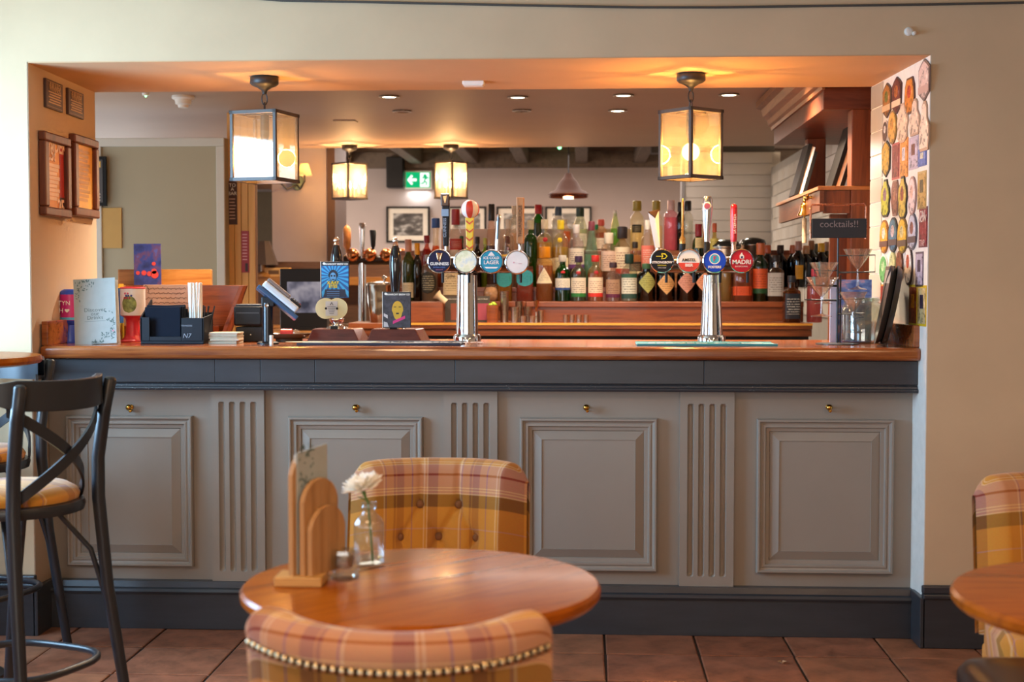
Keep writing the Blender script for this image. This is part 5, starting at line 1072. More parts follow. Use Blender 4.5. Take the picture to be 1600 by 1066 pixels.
# receipt printer
y_ = .52; kk = 1/ppm(y_); x0, x1 = V(370, 440, y_).x, V(414, 440, y_).x; w_ = (x1-x0)/2
c = E('receipt_printer', 'black receipt printer on a black box behind the card reader', 'printer', ((x0+x1)/2, y_, ZT))
O('printer_base', MB().box(-w_*.85, w_*1.1, -.06, .08, 0, .062), black, c, bev=.004); O('printer_body', MB().box(-w_, w_, -.06, .08, .066, .148), black, c, bev=.008)
O('paper_slot', MB().box(-w_*.8, w_*.8, -.064, -.06, .118, .122), plain('slot_grey', '#4a4c52', .4), c); O('printer_lid', MB().box(-w_*.9, w_*.9, -.05, .07, .148, .156), plain('lid_grey', '#3a3c40', .3), c, bev=.003); O('status_light', MB().sphere((w_*.2, -.06, .03), .003, 8, 6), paper, c)
# card reader on pole
y_ = .26; kk = 1/ppm(y_); c = E('card_reader', 'card payment terminal tilted on a black pole stand', 'card reader', (V(418, 440, y_).x, y_, ZT))
O('stand_base', MB().lathe([(.044, 0), (.044, .006), (.036, .010), (.02, .012)], 28), black, c, smooth=40)
O('stand_pole', MB().lathe([(.0215, .01), (.0215, .165)], 20), plain('pole_black', '#14181f', .18), c, smooth=40)
O('pivot_bracket', MB().box(-.022, .030, -.018, .018, .150, .190), black, c, bev=.004); O('pivot_screw', MB().lathe([(.008, 0), (.008, .003), (.001, .004)], 12, (0, -.018, .155), 'y'), chrome, c)
tf = bpy.data.objects.new('terminal', None); COL.objects.link(tf); tf.parent = c; tf.location = (.030, -.006, .178); tf.rotation_euler = (rad(-8), rad(40), rad(12)); tf.empty_display_size = .02
O('cradle', MB().box(-.085, .115, -.04, .045, -.012, .004), plain('cradle_blue', '#3a5a7c', .25), tf, bev=.004)
O('terminal_body', MB().box(-.075, .095, -.042, .04, .006, .034), plain('terminal_white', '#d9e2ea', .3), tf, bev=.008, seg=3)
O('terminal_top', MB().box(-.072, .040, -.038, .036, .034, .050), plain('terminal_grey', '#8a7a74', .35), tf, bev=.005)
O('display', MB().box(-.058, .018, -.028, .026, .050, .0515), plain('display_grey', '#6d7188', .15), tf)
O('keypad', MB().box(.044, .098, -.036, .034, .034, .046), plain('keypad_black', '#26262a', .4), tf, bev=.006)
for i in range(3):
    for j in range(4): O('key', MB().box(.05+.011*j, .057+.011*j, -.028+.02*i, -.014+.02*i, .046, .049), col_mat(('#3f4248', '#3f4248', '#3f4248', ('#c43030', '#c9a02c', '#2f8a4a')[i])[j]), tf)
# round tray with things
y_ = .52; p = V(452, 521, y_); c = E('round_tray', 'round dark drinks tray lying behind the card reader', 'tray', (p.x, y_, ZT))
O('tray_base', MB().lathe([(.055, .0), (.058, .012), (.085, .020), (.095, .034), (.093, .034), (.083, .022), (.05, .014), (.001, .014)], 32), plain('tray_bronze', '#5c4a3a', .25), c, smooth=40)
o = O('red_can_holder', MB().lathe([(.017, -.028), (.019, -.026), (.019, .018), (.017, .02)], 16, axis='x'), plain('holder_red', '#c4302c', .3), loc=(p.x-.005, y_-.01, ZT+.034), smooth=40); tag(o, 'small red cylinder lying on the round tray', 'cylinder')
o = O('glass_ball', MB().sphere((0, 0, 0), .017, 14, 8), glass_mat('#e9e4dc'), loc=(p.x+.03, y_-.012, ZT+.034), smooth=60); tag(o, 'small clear glass ball beside the red cylinder on the tray', 'ball')
p = VZ(449, 534, ZT); o = O('white_stub', MB().lathe([(.008, 0), (.008, .036), (.006, .038), (.001, .038)], 14), paper, loc=(p.x, .2, ZT+.0005), smooth=40); tag(o, 'small white candle stub on the bar in front of the round tray', 'candle')

# bar runner and mat
def mat_(name, label, px0, px1, ya, yb_, m_, txt=None):
    xa_, xb2 = V(px0, 536, (ya+yb_)/2).x, V(px1, 536, (ya+yb_)/2).x
    c = E(name, label, 'bar mat', ((xa_+xb2)/2, (ya+yb_)/2, ZT+.0004)); w2, d2 = (xb2-xa_)/2, (yb_-ya)/2
    O('mat_body', MB().box(-w2, w2, -d2, d2, 0, .006), m_, c, bev=.002); O('mat_edge', MB().box(-w2, w2, -d2, -d2+.012, .006, .009).box(-w2, w2, d2-.012, d2, .006, .009), m_, c, bev=.001)
    return c, w2, d2
c, w2, d2 = mat_('bar_runner', 'dark blue bar runner with white lettering before the hand pumps', 473, 723, .16, .40, plain('runner_navy', '#2a3040', .7))
text('ENJOY OUR CASK ALES', .058, paper, c, (w2*.30, .035, .0066), (0, 0, 0)); O('foam_print', MB().prism([(-w2*.62+.20*x_, .035+.035*z_) for x_, z_ in ellipse(1, 1)], .0062, .007, 'xy'), plain('foam_cream', '#d9cfae', .7), c)
c, w2, d2 = mat_('bar_mat', 'teal bar mat in front of the right beer taps', 994, 1210, .18, .38, plain('mat_teal', '#3f9aa4', .6))
text('SERVED COLD', .07, paper, c, (0, 0, .0066), (0, 0, 0))

# hand pumps
maroon = wood('pump_maroon', '#5c241c', '#481812', 5, .22, 'x', .4, 8)
def hand_pump(label, px, px0, px1, htop, hbot, hw, clip):
    y_ = .50; kk = 1/ppm(y_); x = V(px, 440, y_).x
    c = E('hand_pump', label, 'hand pump', (x, y_, ZT), 0, 'cask ale hand pumps'); f = lambda p_: (p_-px)*kk
    hb = 21*kk
    O('pump_base', MB().hexa([(f(px0), -.09, 0), (f(px1), -.09, 0), (f(px1)+.015, .09, 0), (f(px0)-.0, .09, 0), (f(px0)+.022, -.07, hb), (f(px1)-.03, -.07, hb), (f(px1)-.015, .08, hb), (f(px0)+.02, .08, hb)]), maroon, c, bev=.004, seg=3)
    O('name_plate', MB().box(-.018, .018, -.094, -.088, hb*.35, hb*.72), steel, c, bev=.001, rot=(rad(-20), 0, 0), loc=(0, .013, .0)); O('plate_face', MB().box(-.015, .015, -.096, -.094, hb*.42, hb*.65), black, c, rot=(rad(-20), 0, 0), loc=(0, .013, .0))
    O('collar', MB().lathe([(.045, hb), (.042, hb+.006), (.024, hb+.012), (.020, hb+.020), (.030, hb+.030), (.032, hb+.040), (.022, hb+.046), (.026, hb+.054), (.026, hb+.062), (.018, hb+.070), (.016, hb+.10)], 24), chrome, c, smooth=50)
    zb, zt = (527-hbot)*kk, (527-htop)*kk; r = hw*kk/2; L_ = zt-zb
    O('handle', MB().lathe([(r*.62, .12), (r*.66, zb), (r*.80, zb+L_*.15), (r*.92, zb+L_*.30), (r, zb+L_*.5), (r*.92, zb+L_*.64), (r*.62, zb+L_*.80), (r*.42, zb+L_*.85)], 22), plain('pump_black', '#101218', .12, .5, .6), c, smooth=60)
    O('finial', MB().lathe([(r*.42, zb+L_*.845), (r*.5, zb+L_*.86), (r*.36, zb+L_*.89), (r*.5, zb+L_*.925), (r*.48, zb+L_*.96), (r*.2, zb+L_*.99), (.001, zt)], 16), chrome, c, smooth=50)
    O('handle_ferrule', MB().lathe([(r*.72, .11), (r*.72, .125)], 16), chrome, c)
    (cx0, cy0, cx1, cy1) = clip; z0, z1 = (527-cy1)*kk, (527-cy0)*kk; yc_ = -.075
    O('pump_clip', MB().box(f(cx0), f(cx1), yc_-.004, yc_, z0, z1), plain('clip_black', '#1c1d22', .35), c, bev=.002)
    O('clip_edge', MB().box(f(cx0)-.002, f(cx0), yc_-.005, yc_+.001, z0, z1), paper, c)
    O('clip_bracket', MB().box(-.01, .01, yc_, -.01, .10, .125), chrome, c)
    text('ANARCHY BREW CO', .0100, paper, c, ((f(cx0)+f(cx1))/2+.006, yc_-.005, z1-.0115), bold=.0003)
    O('crest', MB().prism([(f(cx0)+.013+.006*x_, z1-.009+.005*z_) for x_, z_ in disc(1, 10)], yc_-.0055, yc_-.004), paper, c)
    return c, f, kk, yc_, z0, z1
c, f, kk, yc_, z0, z1 = hand_pump('hand pump with blue rayed pump clip and two cream discs', 526, 484, 568, 362, 448, 20, (507, 401, 551, 458))
cx, cz = 0, z0+(z1-z0)*.60; u0, u1 = f(508), f(550)
O('clip_ground', MB().box(u0, u1, yc_-.0048, yc_-.004, z0+.002, z1-.018), col_mat('#1c5a9c'), c)
m = MB()
for i in range(20):
    an = 2*PI*i/20; d_ = .085
    def clp(a):
        ux, uz = math.cos(a), math.sin(a); s_ = min((u1-cx)/ux if ux > 1e-6 else 9, (u0-cx)/ux if ux < -1e-6 else 9, (z1-.019-cz)/uz if uz > 1e-6 else 9, (z0+.003-cz)/uz if uz < -1e-6 else 9); return (cx+ux*s_, cz+uz*s_)
    p0, p1 = clp(an), clp(an+PI/20); m.prism([(cx, cz), p0, p1], yc_-.0056, yc_-.0050)
O('ray_print', m, col_mat('#3aa6d8'), c)
m = MB(); m.prism([(cx+.020*x_*(1 if z_ > -.3 else .72), cz+.026*z_) for x_, z_ in disc(1, 20)], yc_-.0066, yc_-.0056); O('head_print', m, col_mat('#151a2c'), c)
m = MB(); m.prism([(cx+.013*x_, cz-.003+.018*z_) for x_, z_ in disc(1, 16)], yc_-.0072, yc_-.0066); O('skull_print', m, col_mat('#5f9cc8'), c)
for s in (-1, 1): O('eye_print', MB().prism([(cx+s*.006+.0042*x_, cz+.001+.004*z_) for x_, z_ in disc(1, 10)], yc_-.0078, yc_-.0072), col_mat('#101424'), c)
O('jaw_print', MB().box(cx-.006, cx+.006, yc_-.0078, yc_-.0072, cz-.016, cz-.012), col_mat('#101424'), c)
O('chest_print', MB().prism([(u0+.008, z0+.004), (u1-.008, z0+.004), (u1-.014, z0+.036), (u0+.014, z0+.036)], yc_-.0062, yc_-.0056), col_mat('#1c2740'), c)
for i in range(3): O('rib_print', MB().box(cx-.026, cx+.026, yc_-.0068, yc_-.0062, z0+.008+.009*i, z0+.011+.009*i), col_mat('#4f7aa8'), c)
yl = col_mat('#e8c81c'); text('X-RAY', .017, yl, c, (cx, yc_-.0085, cz-.028), bold=.0006); text('EYES', .017, yl, c, (cx, yc_-.0085, cz-.042), bold=.0006)
zd = (527-474)*kk
for s, dx in ((-1, -.030), (1, .018)):
    O('cream_disc', MB().lathe([(.042, 0), (.043, .002), (.042, .004)], 36, (dx, -.083-.003*(s > 0), zd), 'y'), plain('disc_cream', '#dcd7ac', .5), c, smooth=30)
O('white_tag', MB().box(-.030, .020, -.093, -.091, zd-.030, zd+.030), plain('tag_white', '#cdd2d8', .5), c, bev=.004)
for s in (-.028, .018): O('tag_stud', MB().lathe([(.005, 0), (.004, .003), (.001, .004)], 12, (s, -.093, zd), 'y'), black, c)
O('peak_print', MB().prism([(-.012, zd+.014), (-.008, zd+.014), (-.004, zd+.022), (0, zd+.014), (.003, zd+.014), (-.004, zd+.027)], -.0942, -.093), col_mat('#4a5260'), c)
for i in range(5): O('print_line', MB().box(-.022+.002*i, .013-.002*i, -.0942, -.093, zd+.006-.007*i, zd+.0085-.007*i), col_mat('#7d8490'), c)
c, f, kk, yc_, z0, z1 = hand_pump('hand pump with black pump clip showing a yellow shape and pink stripe', 618, 576, 664, 363, 448, 20, (602, 448, 646, 504))
u0, u1 = f(603), f(645); um = (u0+u1)/2
O('clip_ground', MB().box(u0, u1, yc_-.0048, yc_-.004, z0+.002, z1-.016), paint('clip_mottle', '#3a3840', .5, .5, 60, 0), c)
m = MB(); m.prism([(um+.003+.0235*x_*(1-.18*(z_ < 0)), z0+(z1-z0)*.48+.039*z_) for x_, z_ in disc(1, 24)], yc_-.0058, yc_-.0048); O('yellow_print', m, col_mat('#cfa32c'), c)
for a, b, e_, d_ in ((-.012, -.002, .010, .013), (.008, .018, .010, .013), (-.003, .009, -.018, -.012)): O('dark_print', MB().box(um+a, um+b, yc_-.0066, yc_-.0058, z0+(z1-z0)*.5+e_, z0+(z1-z0)*.5+d_), col_mat('#2b2320'), c)
m = MB(); m.prism([(um-.016, z0+.016), (um+.034, z0+.038), (um+.034, z0+.050), (um-.016, z0+.028)], yc_-.0066, yc_-.0058); O('pink_stripe', m, col_mat('#cf2f7a'), c)
m = MB(); m.prism([(u0+.002, z0+.060), (u0+.018, z0+.052), (u0+.018, z0+.038), (u0+.002, z0+.048)], yc_-.0066, yc_-.0058); O('white_print', m, col_mat('#c9c4c4'), c)
m = MB(); m.prism([(u0+.002, z0+.004), (u0+.022, z0+.004), (u0+.016, z0+.022), (u0+.002, z0+.026)], yc_-.0066, yc_-.0058); O('white_print', m, col_mat('#bdb8b8'), c)

# T-bar beer fonts
YT = .56
def badge(c, px, py, y_, face, rim='chrome'):
    kk = 1/ppm(y_); b = bpy.data.objects.new('tap_badge', None); COL.objects.link(b); b.parent = c; b.empty_display_size = .02
    b.location = (V(px, 440, y_).x-c.location.x, y_-c.location.y, V(px, py, y_).z-c.location.z); r = 18.3*kk
    O('badge_rim', MB().lathe([(r, 0), (r*1.04, .006), (r*1.02, .014), (r*.95, .016), (r*.93, .012)], 40, axis='y'), chrome, b, smooth=50)
    O('badge_face', MB().lathe([(r*.93, .012), (r*.92, .0135), (.001, .0135)], 40, axis='y'), face, b, smooth=40)
    return b, r
def shape(b, nm, pts, mat, lay=0): return O(nm, MB().prism(pts, -.0148-.0008*lay, -.0142-.0008*lay+.0004), mat, b)
def font(label, px, pxs, colpx):
    kk = 1/ppm(YT); x = V(px, 440, YT).x; c = E('beer_font', label, 'beer font', (x, YT, ZT), 0, 'T-bar beer fonts'); f = lambda p_: (p_-px)*kk
    wb, wtp = colpx; zt = (529-425)*kk
    O('base_flange', MB().lathe([(wb*.62*kk, 0), (wb*.62*kk, .020), (wb*.58*kk, .028), (wb*.5*kk, .031)], 36), chrome, c, smooth=40)
    O('column', MB().lathe([(wb*.5*kk, .028), (wtp*.5*kk, zt)], 36), metal('column_chrome', '#cfd4da', .10, .03), c, smooth=40)
    zm = (529-409)*kk; r = 13*kk
    O('cross_bar', MB().tube([(f(pxs[0])-r*.6, .0, zm), (f(pxs[-1])+r*.6, 0, zm)], r, 20), plain('font_brown', '#3a2720', .25, .5, .3), c, smooth=50)
    for s in (-1, 1): O('bar_end', MB().sphere((f(pxs[0])-r*.6 if s < 0 else f(pxs[-1])+r*.6, 0, zm), r, 18, 10, (.4, 1, 1)), copper, c, smooth=60)
    for p_ in pxs:
        O('tap_neck', MB().tube([(f(p_), -.01, zm), (f(p_), -.062, zm)], .016, 14), chrome, c, smooth=40)
        O('spout', MB().tube([(f(p_)+.018, -.055, zm-.02), (f(p_)+.018, -.055, zm-.075)], [.007, .0055], 10), black if p_ < 1100 or True else chrome, c, smooth=40)
    return c, f, kk
c, f, kk = font('chrome T-bar beer font with four round tap badges, left of centre', 730, (687, 728, 768, 808), (35, 31))
F1 = c
navy = plain('badge_navy', '#12173c', .4, .25); wht = plain('badge_white', '#eeeae4', .4, .3); gold = metal('harp_gold', '#d8a878', .3)
yB = YT-.075
b, r = badge(c, 687, 408.5, yB, navy)
text('GUINNESS', r*.345, wht, b, (0, -.0148, -r*.22), bold=.0005); text('EXTRA COLD', r*.17, col_mat('#5a8ad8'), b, (0, -.0148, -r*.52)); text('DRAUGHT', r*.13, col_mat('#c96a8a'), b, (0, -.0148, -r*.72))
O('harp_print', MB().tube([(-r*.22, -.0148, r*.70), (-r*.12, -.0148, r*.2), (0, -.0148, r*.0), (r*.1, -.0148, r*.25), (r*.26, -.0148, r*.72), (r*.05, -.0148, r*.62), (-r*.22, -.0148, r*.70)], r*.05, 6), gold, b)
for i in range(4): O('string_print', MB().box(-r*.12+i*r*.08, -r*.10+i*r*.08, -.0150, -.0142, r*(.22-.02*i), r*.62), gold, b)
t = NT('badge_pale'); n = t.noise(t.coord(), 30, 3); cc = t.ramp(n, [(.35, rgba('#d9dcae')), (.5, rgba('#efeccb')), (.7, rgba('#c4d2d8'))]); t.bsdf(cc, .2)
b, r = badge(c, 728, 408.5, yB, t.m)
b, r = badge(c, 768, 409, yB, plain('badge_teal', '#2496b4', .4, .25))
for s, z, q in (('ICE COLD', .30, .30), ('LAGER', -.08, .44)): text(s, r*q, wht, b, (0, -.0148, r*z), bold=.0004)
shape(b, 'peak_print', [(-r*.3, r*.5), (r*.3, r*.5), (r*.12, r*.75), (0, r*.85), (-r*.12, r*.75)], wht); shape(b, 'wave_print', [(-r*.6, -r*.45), (r*.6, -r*.45), (r*.45, -r*.58), (-r*.45, -r*.58)], wht)
b, r = badge(c, 808, 410, yB, wht)
O('pink_print', MB().tube([(-r*.26+.0025*math.cos(t_), -.0146, -r*.02+.0022*math.sin(t_)) for t_ in [.6*i for i in range(11)]], .0007, 5), col_mat('#cf6a9c'), b); text('rose', r*.16, col_mat('#c9a0b0'), b, (r*.25, -.0146, -r*.1), shear=.3)
# handles of the left font
def zz(py): return V(730, py, YT-.04).z-ZT
def hloc(px): return V(px, 440, YT-.04).x
O('handle_stem', MB().lathe([(.006, zz(396)), (.006, zz(384)), (.012, zz(383)), (.011, zz(379))], 14, (hloc(697)-F1.location.x, -.04, 0)), chrome, F1, smooth=40)
h = O('tap_handle', MB().hexa([(-.011, -.012, zz(385)), (.011, -.012, zz(385)), (.011, .012, zz(385)), (-.011, .012, zz(385)), (-.017, -.014, zz(304)), (.017, -.014, zz(304)), (.017, .014, zz(306)), (-.017, .014, zz(306))]), plain('handle_black', '#121014', .45, .3), F1, loc=(hloc(697)-F1.location.x, -.04, 0), bev=.004); h['label'] = 'tall black tap handle with gold harp'
hx = hloc(696)-F1.location.x
O('handle_band', MB().box(-.0150, .0150, -.0155, .0, zz(338), zz(327)), col_mat('#8fa6bc'), F1, loc=(hx, -.04, 0)); O('handle_cap', MB().hexa([(-.016, -.0165, zz(322)), (.016, -.0165, zz(322)), (.016, .0165, zz(322)), (-.016, .0165, zz(322)), (-.0185, -.017, zz(303)), (.0185, -.017, zz(303)), (.0185, .017, zz(303)), (-.0185, .017, zz(303))]), plain('handle_bronze', '#4a2e20', .3), F1, loc=(hx, -.04, 0), bev=.003)
O('harp_print', MB().prism([(-.008, zz(307)), (.008, zz(306)), (.003, zz(316)), (0, zz(318))], -.0185, -.0172), gold, F1, loc=(hx, -.04, 0))
me = text_mesh('GUINNESS', .017); me.materials.clear(); me.materials.append(col_mat('#a8b4c4')); o = bpy.data.objects.new('lettering', me); COL.objects.link(o); o.parent = F1; o.location = (hx, -.0555, zz(356)); o.rotation_euler = (PI/2, rad(-90), 0)
# balloon handle
hx = hloc(734)-F1.location.x
hb_ = O('tap_handle', MB().hexa([(-.013, -.010, zz(392)), (.013, -.010, zz(392)), (.013, .010, zz(392)), (-.013, .010, zz(392)), (-.018, -.010, zz(340)), (.018, -.010, zz(340)), (.018, .010, zz(340)), (-.018, .010, zz(340))]), plain('handle_yellow', '#e8c42a', .3), F1, loc=(hx, -.04, 0), bev=.003); hb_['label'] = 'yellow and red tap handle topped by a striped ball'
for i in range(4):
    z = zz(388-13*i); O('chevron_print', MB().prism([(-.015, z+.006), (0, z-.006), (.015, z+.006), (.015, z+.013), (0, z+.001), (-.015, z+.013)], -.0118, -.0102), col_mat('#d2502c'), F1, loc=(hx, -.04, 0))
zc_ = zz(327); R_ = 14.5/ppm(YT)
for i in range(8):
    a0 = 2*PI*i/8+PI/8; m = MB()
    def fn(u, v, a0=a0):
        a = a0+u*2*PI/8; th = PI*v; return ((R_*math.sin(th)*math.cos(a), R_*math.sin(th)*math.sin(a), zc_+R_*1.0*math.cos(th)), (u, v))
    O('ball_segment', m.grid(fn, 4, 13), col_mat('#d2422c' if i % 2 else '#e8e6e2'), F1, loc=(hx+.002, -.04, 0), smooth=60)
hx = hloc(778)-F1.location.x
O('tap_handle', MB().tube([(-.004, 0, zz(394)), (-.003, 0, zz(378)), (.001, 0, zz(352)), (.003, 0, zz(338)), (.003, 0, zz(335))], [.008, .0095, .0085, .0105, .006], 14, flat=(1, .7)), chrome, F1, loc=(hx, -.04, 0), smooth=60)
O('handle_inlay', MB().tube([(-.001, -.0095, zz(374)), (.003, -.0095, zz(340))], .004, 6), plain('inlay_dark', '#2c3440', .2), F1, loc=(hx, -.04, 0))
hx = hloc(813)-F1.location.x
O('handle_stem', MB().lathe([(.010, zz(394)), (.008, zz(386)), (.011, zz(380))], 14, (hx, -.04, 0)), chrome, F1, smooth=40)
h = O('tap_handle', MB().hexa([(-.015, -.011, zz(381)), (.015, -.011, zz(381)), (.015, .011, zz(381)), (-.015, .011, zz(381)), (-.0165, -.011, zz(309)), (.0165, -.011, zz(309)), (.0165, .011, zz(309)), (-.0165, .011, zz(309))]), wood('handle_wood', '#c08a58', '#a06a3c', 6, .5, 'z', 0, 12), F1, loc=(hx, -.04, 0), bev=.004); h['label'] = 'tall wooden tap handle with dark lettering'
me = text_mesh('THORNBRIDGE', .019); me.materials.clear(); me.materials.append(col_mat('#3a2a20')); o = bpy.data.objects.new('lettering', me); COL.objects.link(o); o.parent = F1; o.location = (hx, -.0525, zz(346)); o.rotation_euler = (PI/2, rad(-90), 0)
# right font
c, f, kk = font('chrome T-bar beer font with four round tap badges, right of centre', 1112, (1034, 1076, 1116, 1158), (35, 25))
F2 = c
b, r = badge(c, 1034, 408, yB, plain('badge_charcoal', '#131319', .4, .25))
text('STRONGBOW', r*.265, wht, b, (0, -.0148, -r*.12), shear=.12, bold=.0004); text('ORIGINAL', r*.17, col_mat('#d8d02c'), b, (0, -.0148, -r*.38)); text('APPLE CIDER', r*.12, wht, b, (0, -.0148, -r*.58))
ylw = col_mat('#e4d830'); O('bow_print', MB().tube([(-r*.05, -.0148, r*.62), (r*.25, -.0148, r*.58), (r*.42, -.0148, r*.40), (r*.25, -.0148, r*.22), (-r*.05, -.0148, r*.18), (r*.05, -.0148, r*.4), (-r*.05, -.0148, r*.62)], r*.045, 6), ylw, b); O('arrow_print', MB().box(-r*.5, r*.1, -.0152, -.0142, r*.37, r*.43), ylw, b)
b, r = badge(c, 1076, 408, yB, plain('badge_white', '#eeeae4', .2))
arc_ = [(r*.90*math.cos(t_), r*.90*math.sin(t_)) for t_ in [PI+rad(10)+(PI-rad(20))*i/18 for i in range(19)]]; shape(b, 'red_print', arc_, col_mat('#d8402c'))
text('AMSTEL', r*.34, col_mat('#2c2a30'), b, (0, -.0148, r*.08), bold=.0003); text('BIER', r*.34, wht, b, (0, -.0162, -r*.36), bold=.0006)
b, r = badge(c, 1116, 408, yB, plain('badge_blue', '#1648c8', .4, .25))
O('ring_print', MB().lathe([(r*.46, .0136), (r*.46, .0146), (r*.38, .0146), (r*.38, .0136)], 32, (0, 0, r*.18), 'y', cap=False), wht, b); O('disc_print', MB().lathe([(r*.38, .0136), (r*.37, .0142), (.001, .0142)], 28, (0, 0, r*.18), 'y'), col_mat('#35b4d4'), b)
text('F', r*.62, col_mat('#c83048'), b, (0, -.0150, r*.18), bold=.0006); text('FOSTERS', r*.28, wht, b, (0, -.0148, -r*.52), bold=.0005)
b, r = badge(c, 1158, 408, yB, plain('badge_red', '#c81c2e', .4, .25))
text('MADRI', r*.52, wht, b, (0, -.0148, -r*.10), bold=.0006); text('EXCEPCIONAL', r*.16, wht, b, (0, -.0148, -r*.46)); shape(b, 'figure_print', [(-r*.16, r*.2), (r*.2, r*.2), (r*.2, r*.42), (r*.08, r*.56), (r*.02, r*.74), (-r*.1, r*.58), (-r*.18, r*.44)], wht); shape(b, 'figure_print', [(-r*.08, r*.24), (r*.1, r*.24), (r*.1, r*.42), (-r*.06, r*.40)], col_mat('#3a3f6c'), 1)
zz2 = lambda py: V(1110, py, YT-.04).z-ZT
hx = hloc(1027)-F2.location.x; dx = lambda p_: hloc(p_)-hloc(1027)
O('handle_stem', MB().lathe([(.010, zz2(394)), (.008, zz2(386))], 14, (hx, -.04, 0)), chrome, F2, smooth=40)
h = O('tap_handle', MB().hexa([(dx(1023), -.012, zz2(387)), (dx(1031), -.012, zz2(387)), (dx(1031), .012, zz2(387)), (dx(1023), .012, zz2(387)), (dx(1012), -.014, zz2(332)), (dx(1023), -.020, zz2(341)), (dx(1029), .014, zz2(328)), (dx(1014), .016, zz2(331))]), plain('handle_white', '#e4e2e0', .2), F2, loc=(hx, -.04, 0), bev=.001); h['label'] = 'white wedge tap handle'
O('handle_top', MB().hexa([(dx(1012), -.014, zz2(332.5)), (dx(1023), -.0205, zz2(341.5)), (dx(1029), .014, zz2(328.5)), (dx(1014), .016, zz2(331.5)), (dx(1012), -.014, zz2(331)), (dx(1023), -.0205, zz2(340)), (dx(1029), .014, zz2(327)), (dx(1014), .016, zz2(330))]), plain('handle_brown', '#38221c', .2), F2, loc=(hx, -.04, 0))
hx = hloc(1066)-F2.location.x
h = O('tap_handle', MB().lathe([(.012, zz2(394)), (.013, zz2(382)), (.0125, zz2(380)), (.0115, zz2(372)), (.0055, zz2(368)), (.0048, zz2(330)), (.0055, zz2(316)), (.003, zz2(311)), (.001, zz2(310))], 16), metal('handle_gold', '#d8a860', .3), F2, loc=(hx, -.04, 0), smooth=50); h['label'] = 'thin gold tap handle'
O('handle_foot', MB().lathe([(.012, zz2(397)), (.0135, zz2(381))], 16, (hx, -.04, 0)), black, F2, smooth=40)
hx = hloc(1104)-F2.location.x
h = O('tap_handle', MB().tube([(0, 0, zz2(382)), (0, 0, zz2(365)), (.001, 0, zz2(345)), (.002, 0, zz2(325)), (.003, 0, zz2(312)), (.003, 0, zz2(307))], [.009, .012, .018, .0215, .0205, .013], 18, flat=(1, .6)), metal('handle_silver', '#c4cad2', .22), F2, loc=(hx, -.04, 0), smooth=60); h['label'] = 'broad silver paddle tap handle'
O('paddle_badge', MB().lathe([(.016, 0), (.0165, .003), (.014, .005), (.001, .005)], 22, (hx-.001, -.04-.011, zz2(322)), 'y'), wht, F2, smooth=40); O('paddle_badge_face', MB().lathe([(.0125, .005), (.0120, .0062), (.001, .0062)], 20, (hx-.001, -.04-.011, zz2(322)), 'y'), plain('paddle_plum', '#7a3a5c', .3), F2)
O('handle_foot', MB().lathe([(.012, zz2(396)), (.0125, zz2(380)), (.010, zz2(378))], 16, (hx, -.04, 0)), black, F2, smooth=40)
hx = hloc(1146)-F2.location.x
O('handle_stem', MB().lathe([(.012, zz2(396)), (.010, zz2(384)), (.013, zz2(378))], 16, (hx, -.04, 0)), metal('stem_copper', '#d8b09a', .25), F2, smooth=40)
h = O('tap_handle', MB().lathe([(.012, zz2(379)), (.0135, zz2(374)), (.0145, zz2(326)), (.013, zz2(321)), (.006, zz2(319)), (.001, zz2(318.5))], 20), plain('handle_red', '#c8202c', .15, .5, .4), F2, loc=(hx, -.04, 0), smooth=50); h['label'] = 'red cylindrical tap handle'
me = text_mesh('LA CERVEZA', .014); me.materials.clear(); me.materials.append(wht); o = bpy.data.objects.new('lettering', me); COL.objects.link(o); o.parent = F2; o.location = (hx+.003, -.0555, zz2(350)); o.rotation_euler = (PI/2, rad(-90), 0)

# cocktail glass stand with chalk sign
y_ = .36; kk = 1/ppm(y_); x = V(1309, 440, y_).x
c = E('cocktail_stand', 'black wire cocktail glass stand with small chalk sign', 'stand', (x, y_, ZT)); f = lambda p_: (p_-1309)*kk; fz = lambda p_: (537-p_)*kk
bk = plain('wire_black', '#16181c', .35)
O('stand_base', MB().lathe([(.085, 0), (.085, .004), (.02, .007)], 28), bk, c, smooth=40)
O('pole', MB().tube([(0, 0, .004), (0, 0, fz(372))], .0042, 8), bk, c, smooth=40); O('pole', MB().tube([(.012, .004, .004), (.012, .004, fz(430))], .003, 8), bk, c, smooth=40)
def wire(pts, nm='glass_holder'): O(nm, MB().tube(pts, .0024, 6), bk, c)
def holder(zt_, zb_, x0, x1, dep):
    wire([(0, 0, fz(zt_)), (f(x1), -dep, fz(zt_)+.002), (f(x1), -dep, fz(zb_)), (0, 0, fz(zb_)-.004)])
    wire([(0, 0, fz(zt_)), (f(x1)*.75, dep, fz(zt_)), (f(x1)*.75, dep, fz(zb_)), (0, 0, fz(zb_))])
    wire([(f(x1), -dep, fz(zb_)), (f(x1)*.75, dep, fz(zb_))])
holder(400, 425, 1309, 1364, .02); holder(423, 446, 1309, 1272, .02); holder(446, 468, 1309, 1257, .03); holder(467, 489, 1309, 1348, .03)
g_ = glass('cocktail_glass', '#f8f6f4', 2.1, .02, .03)
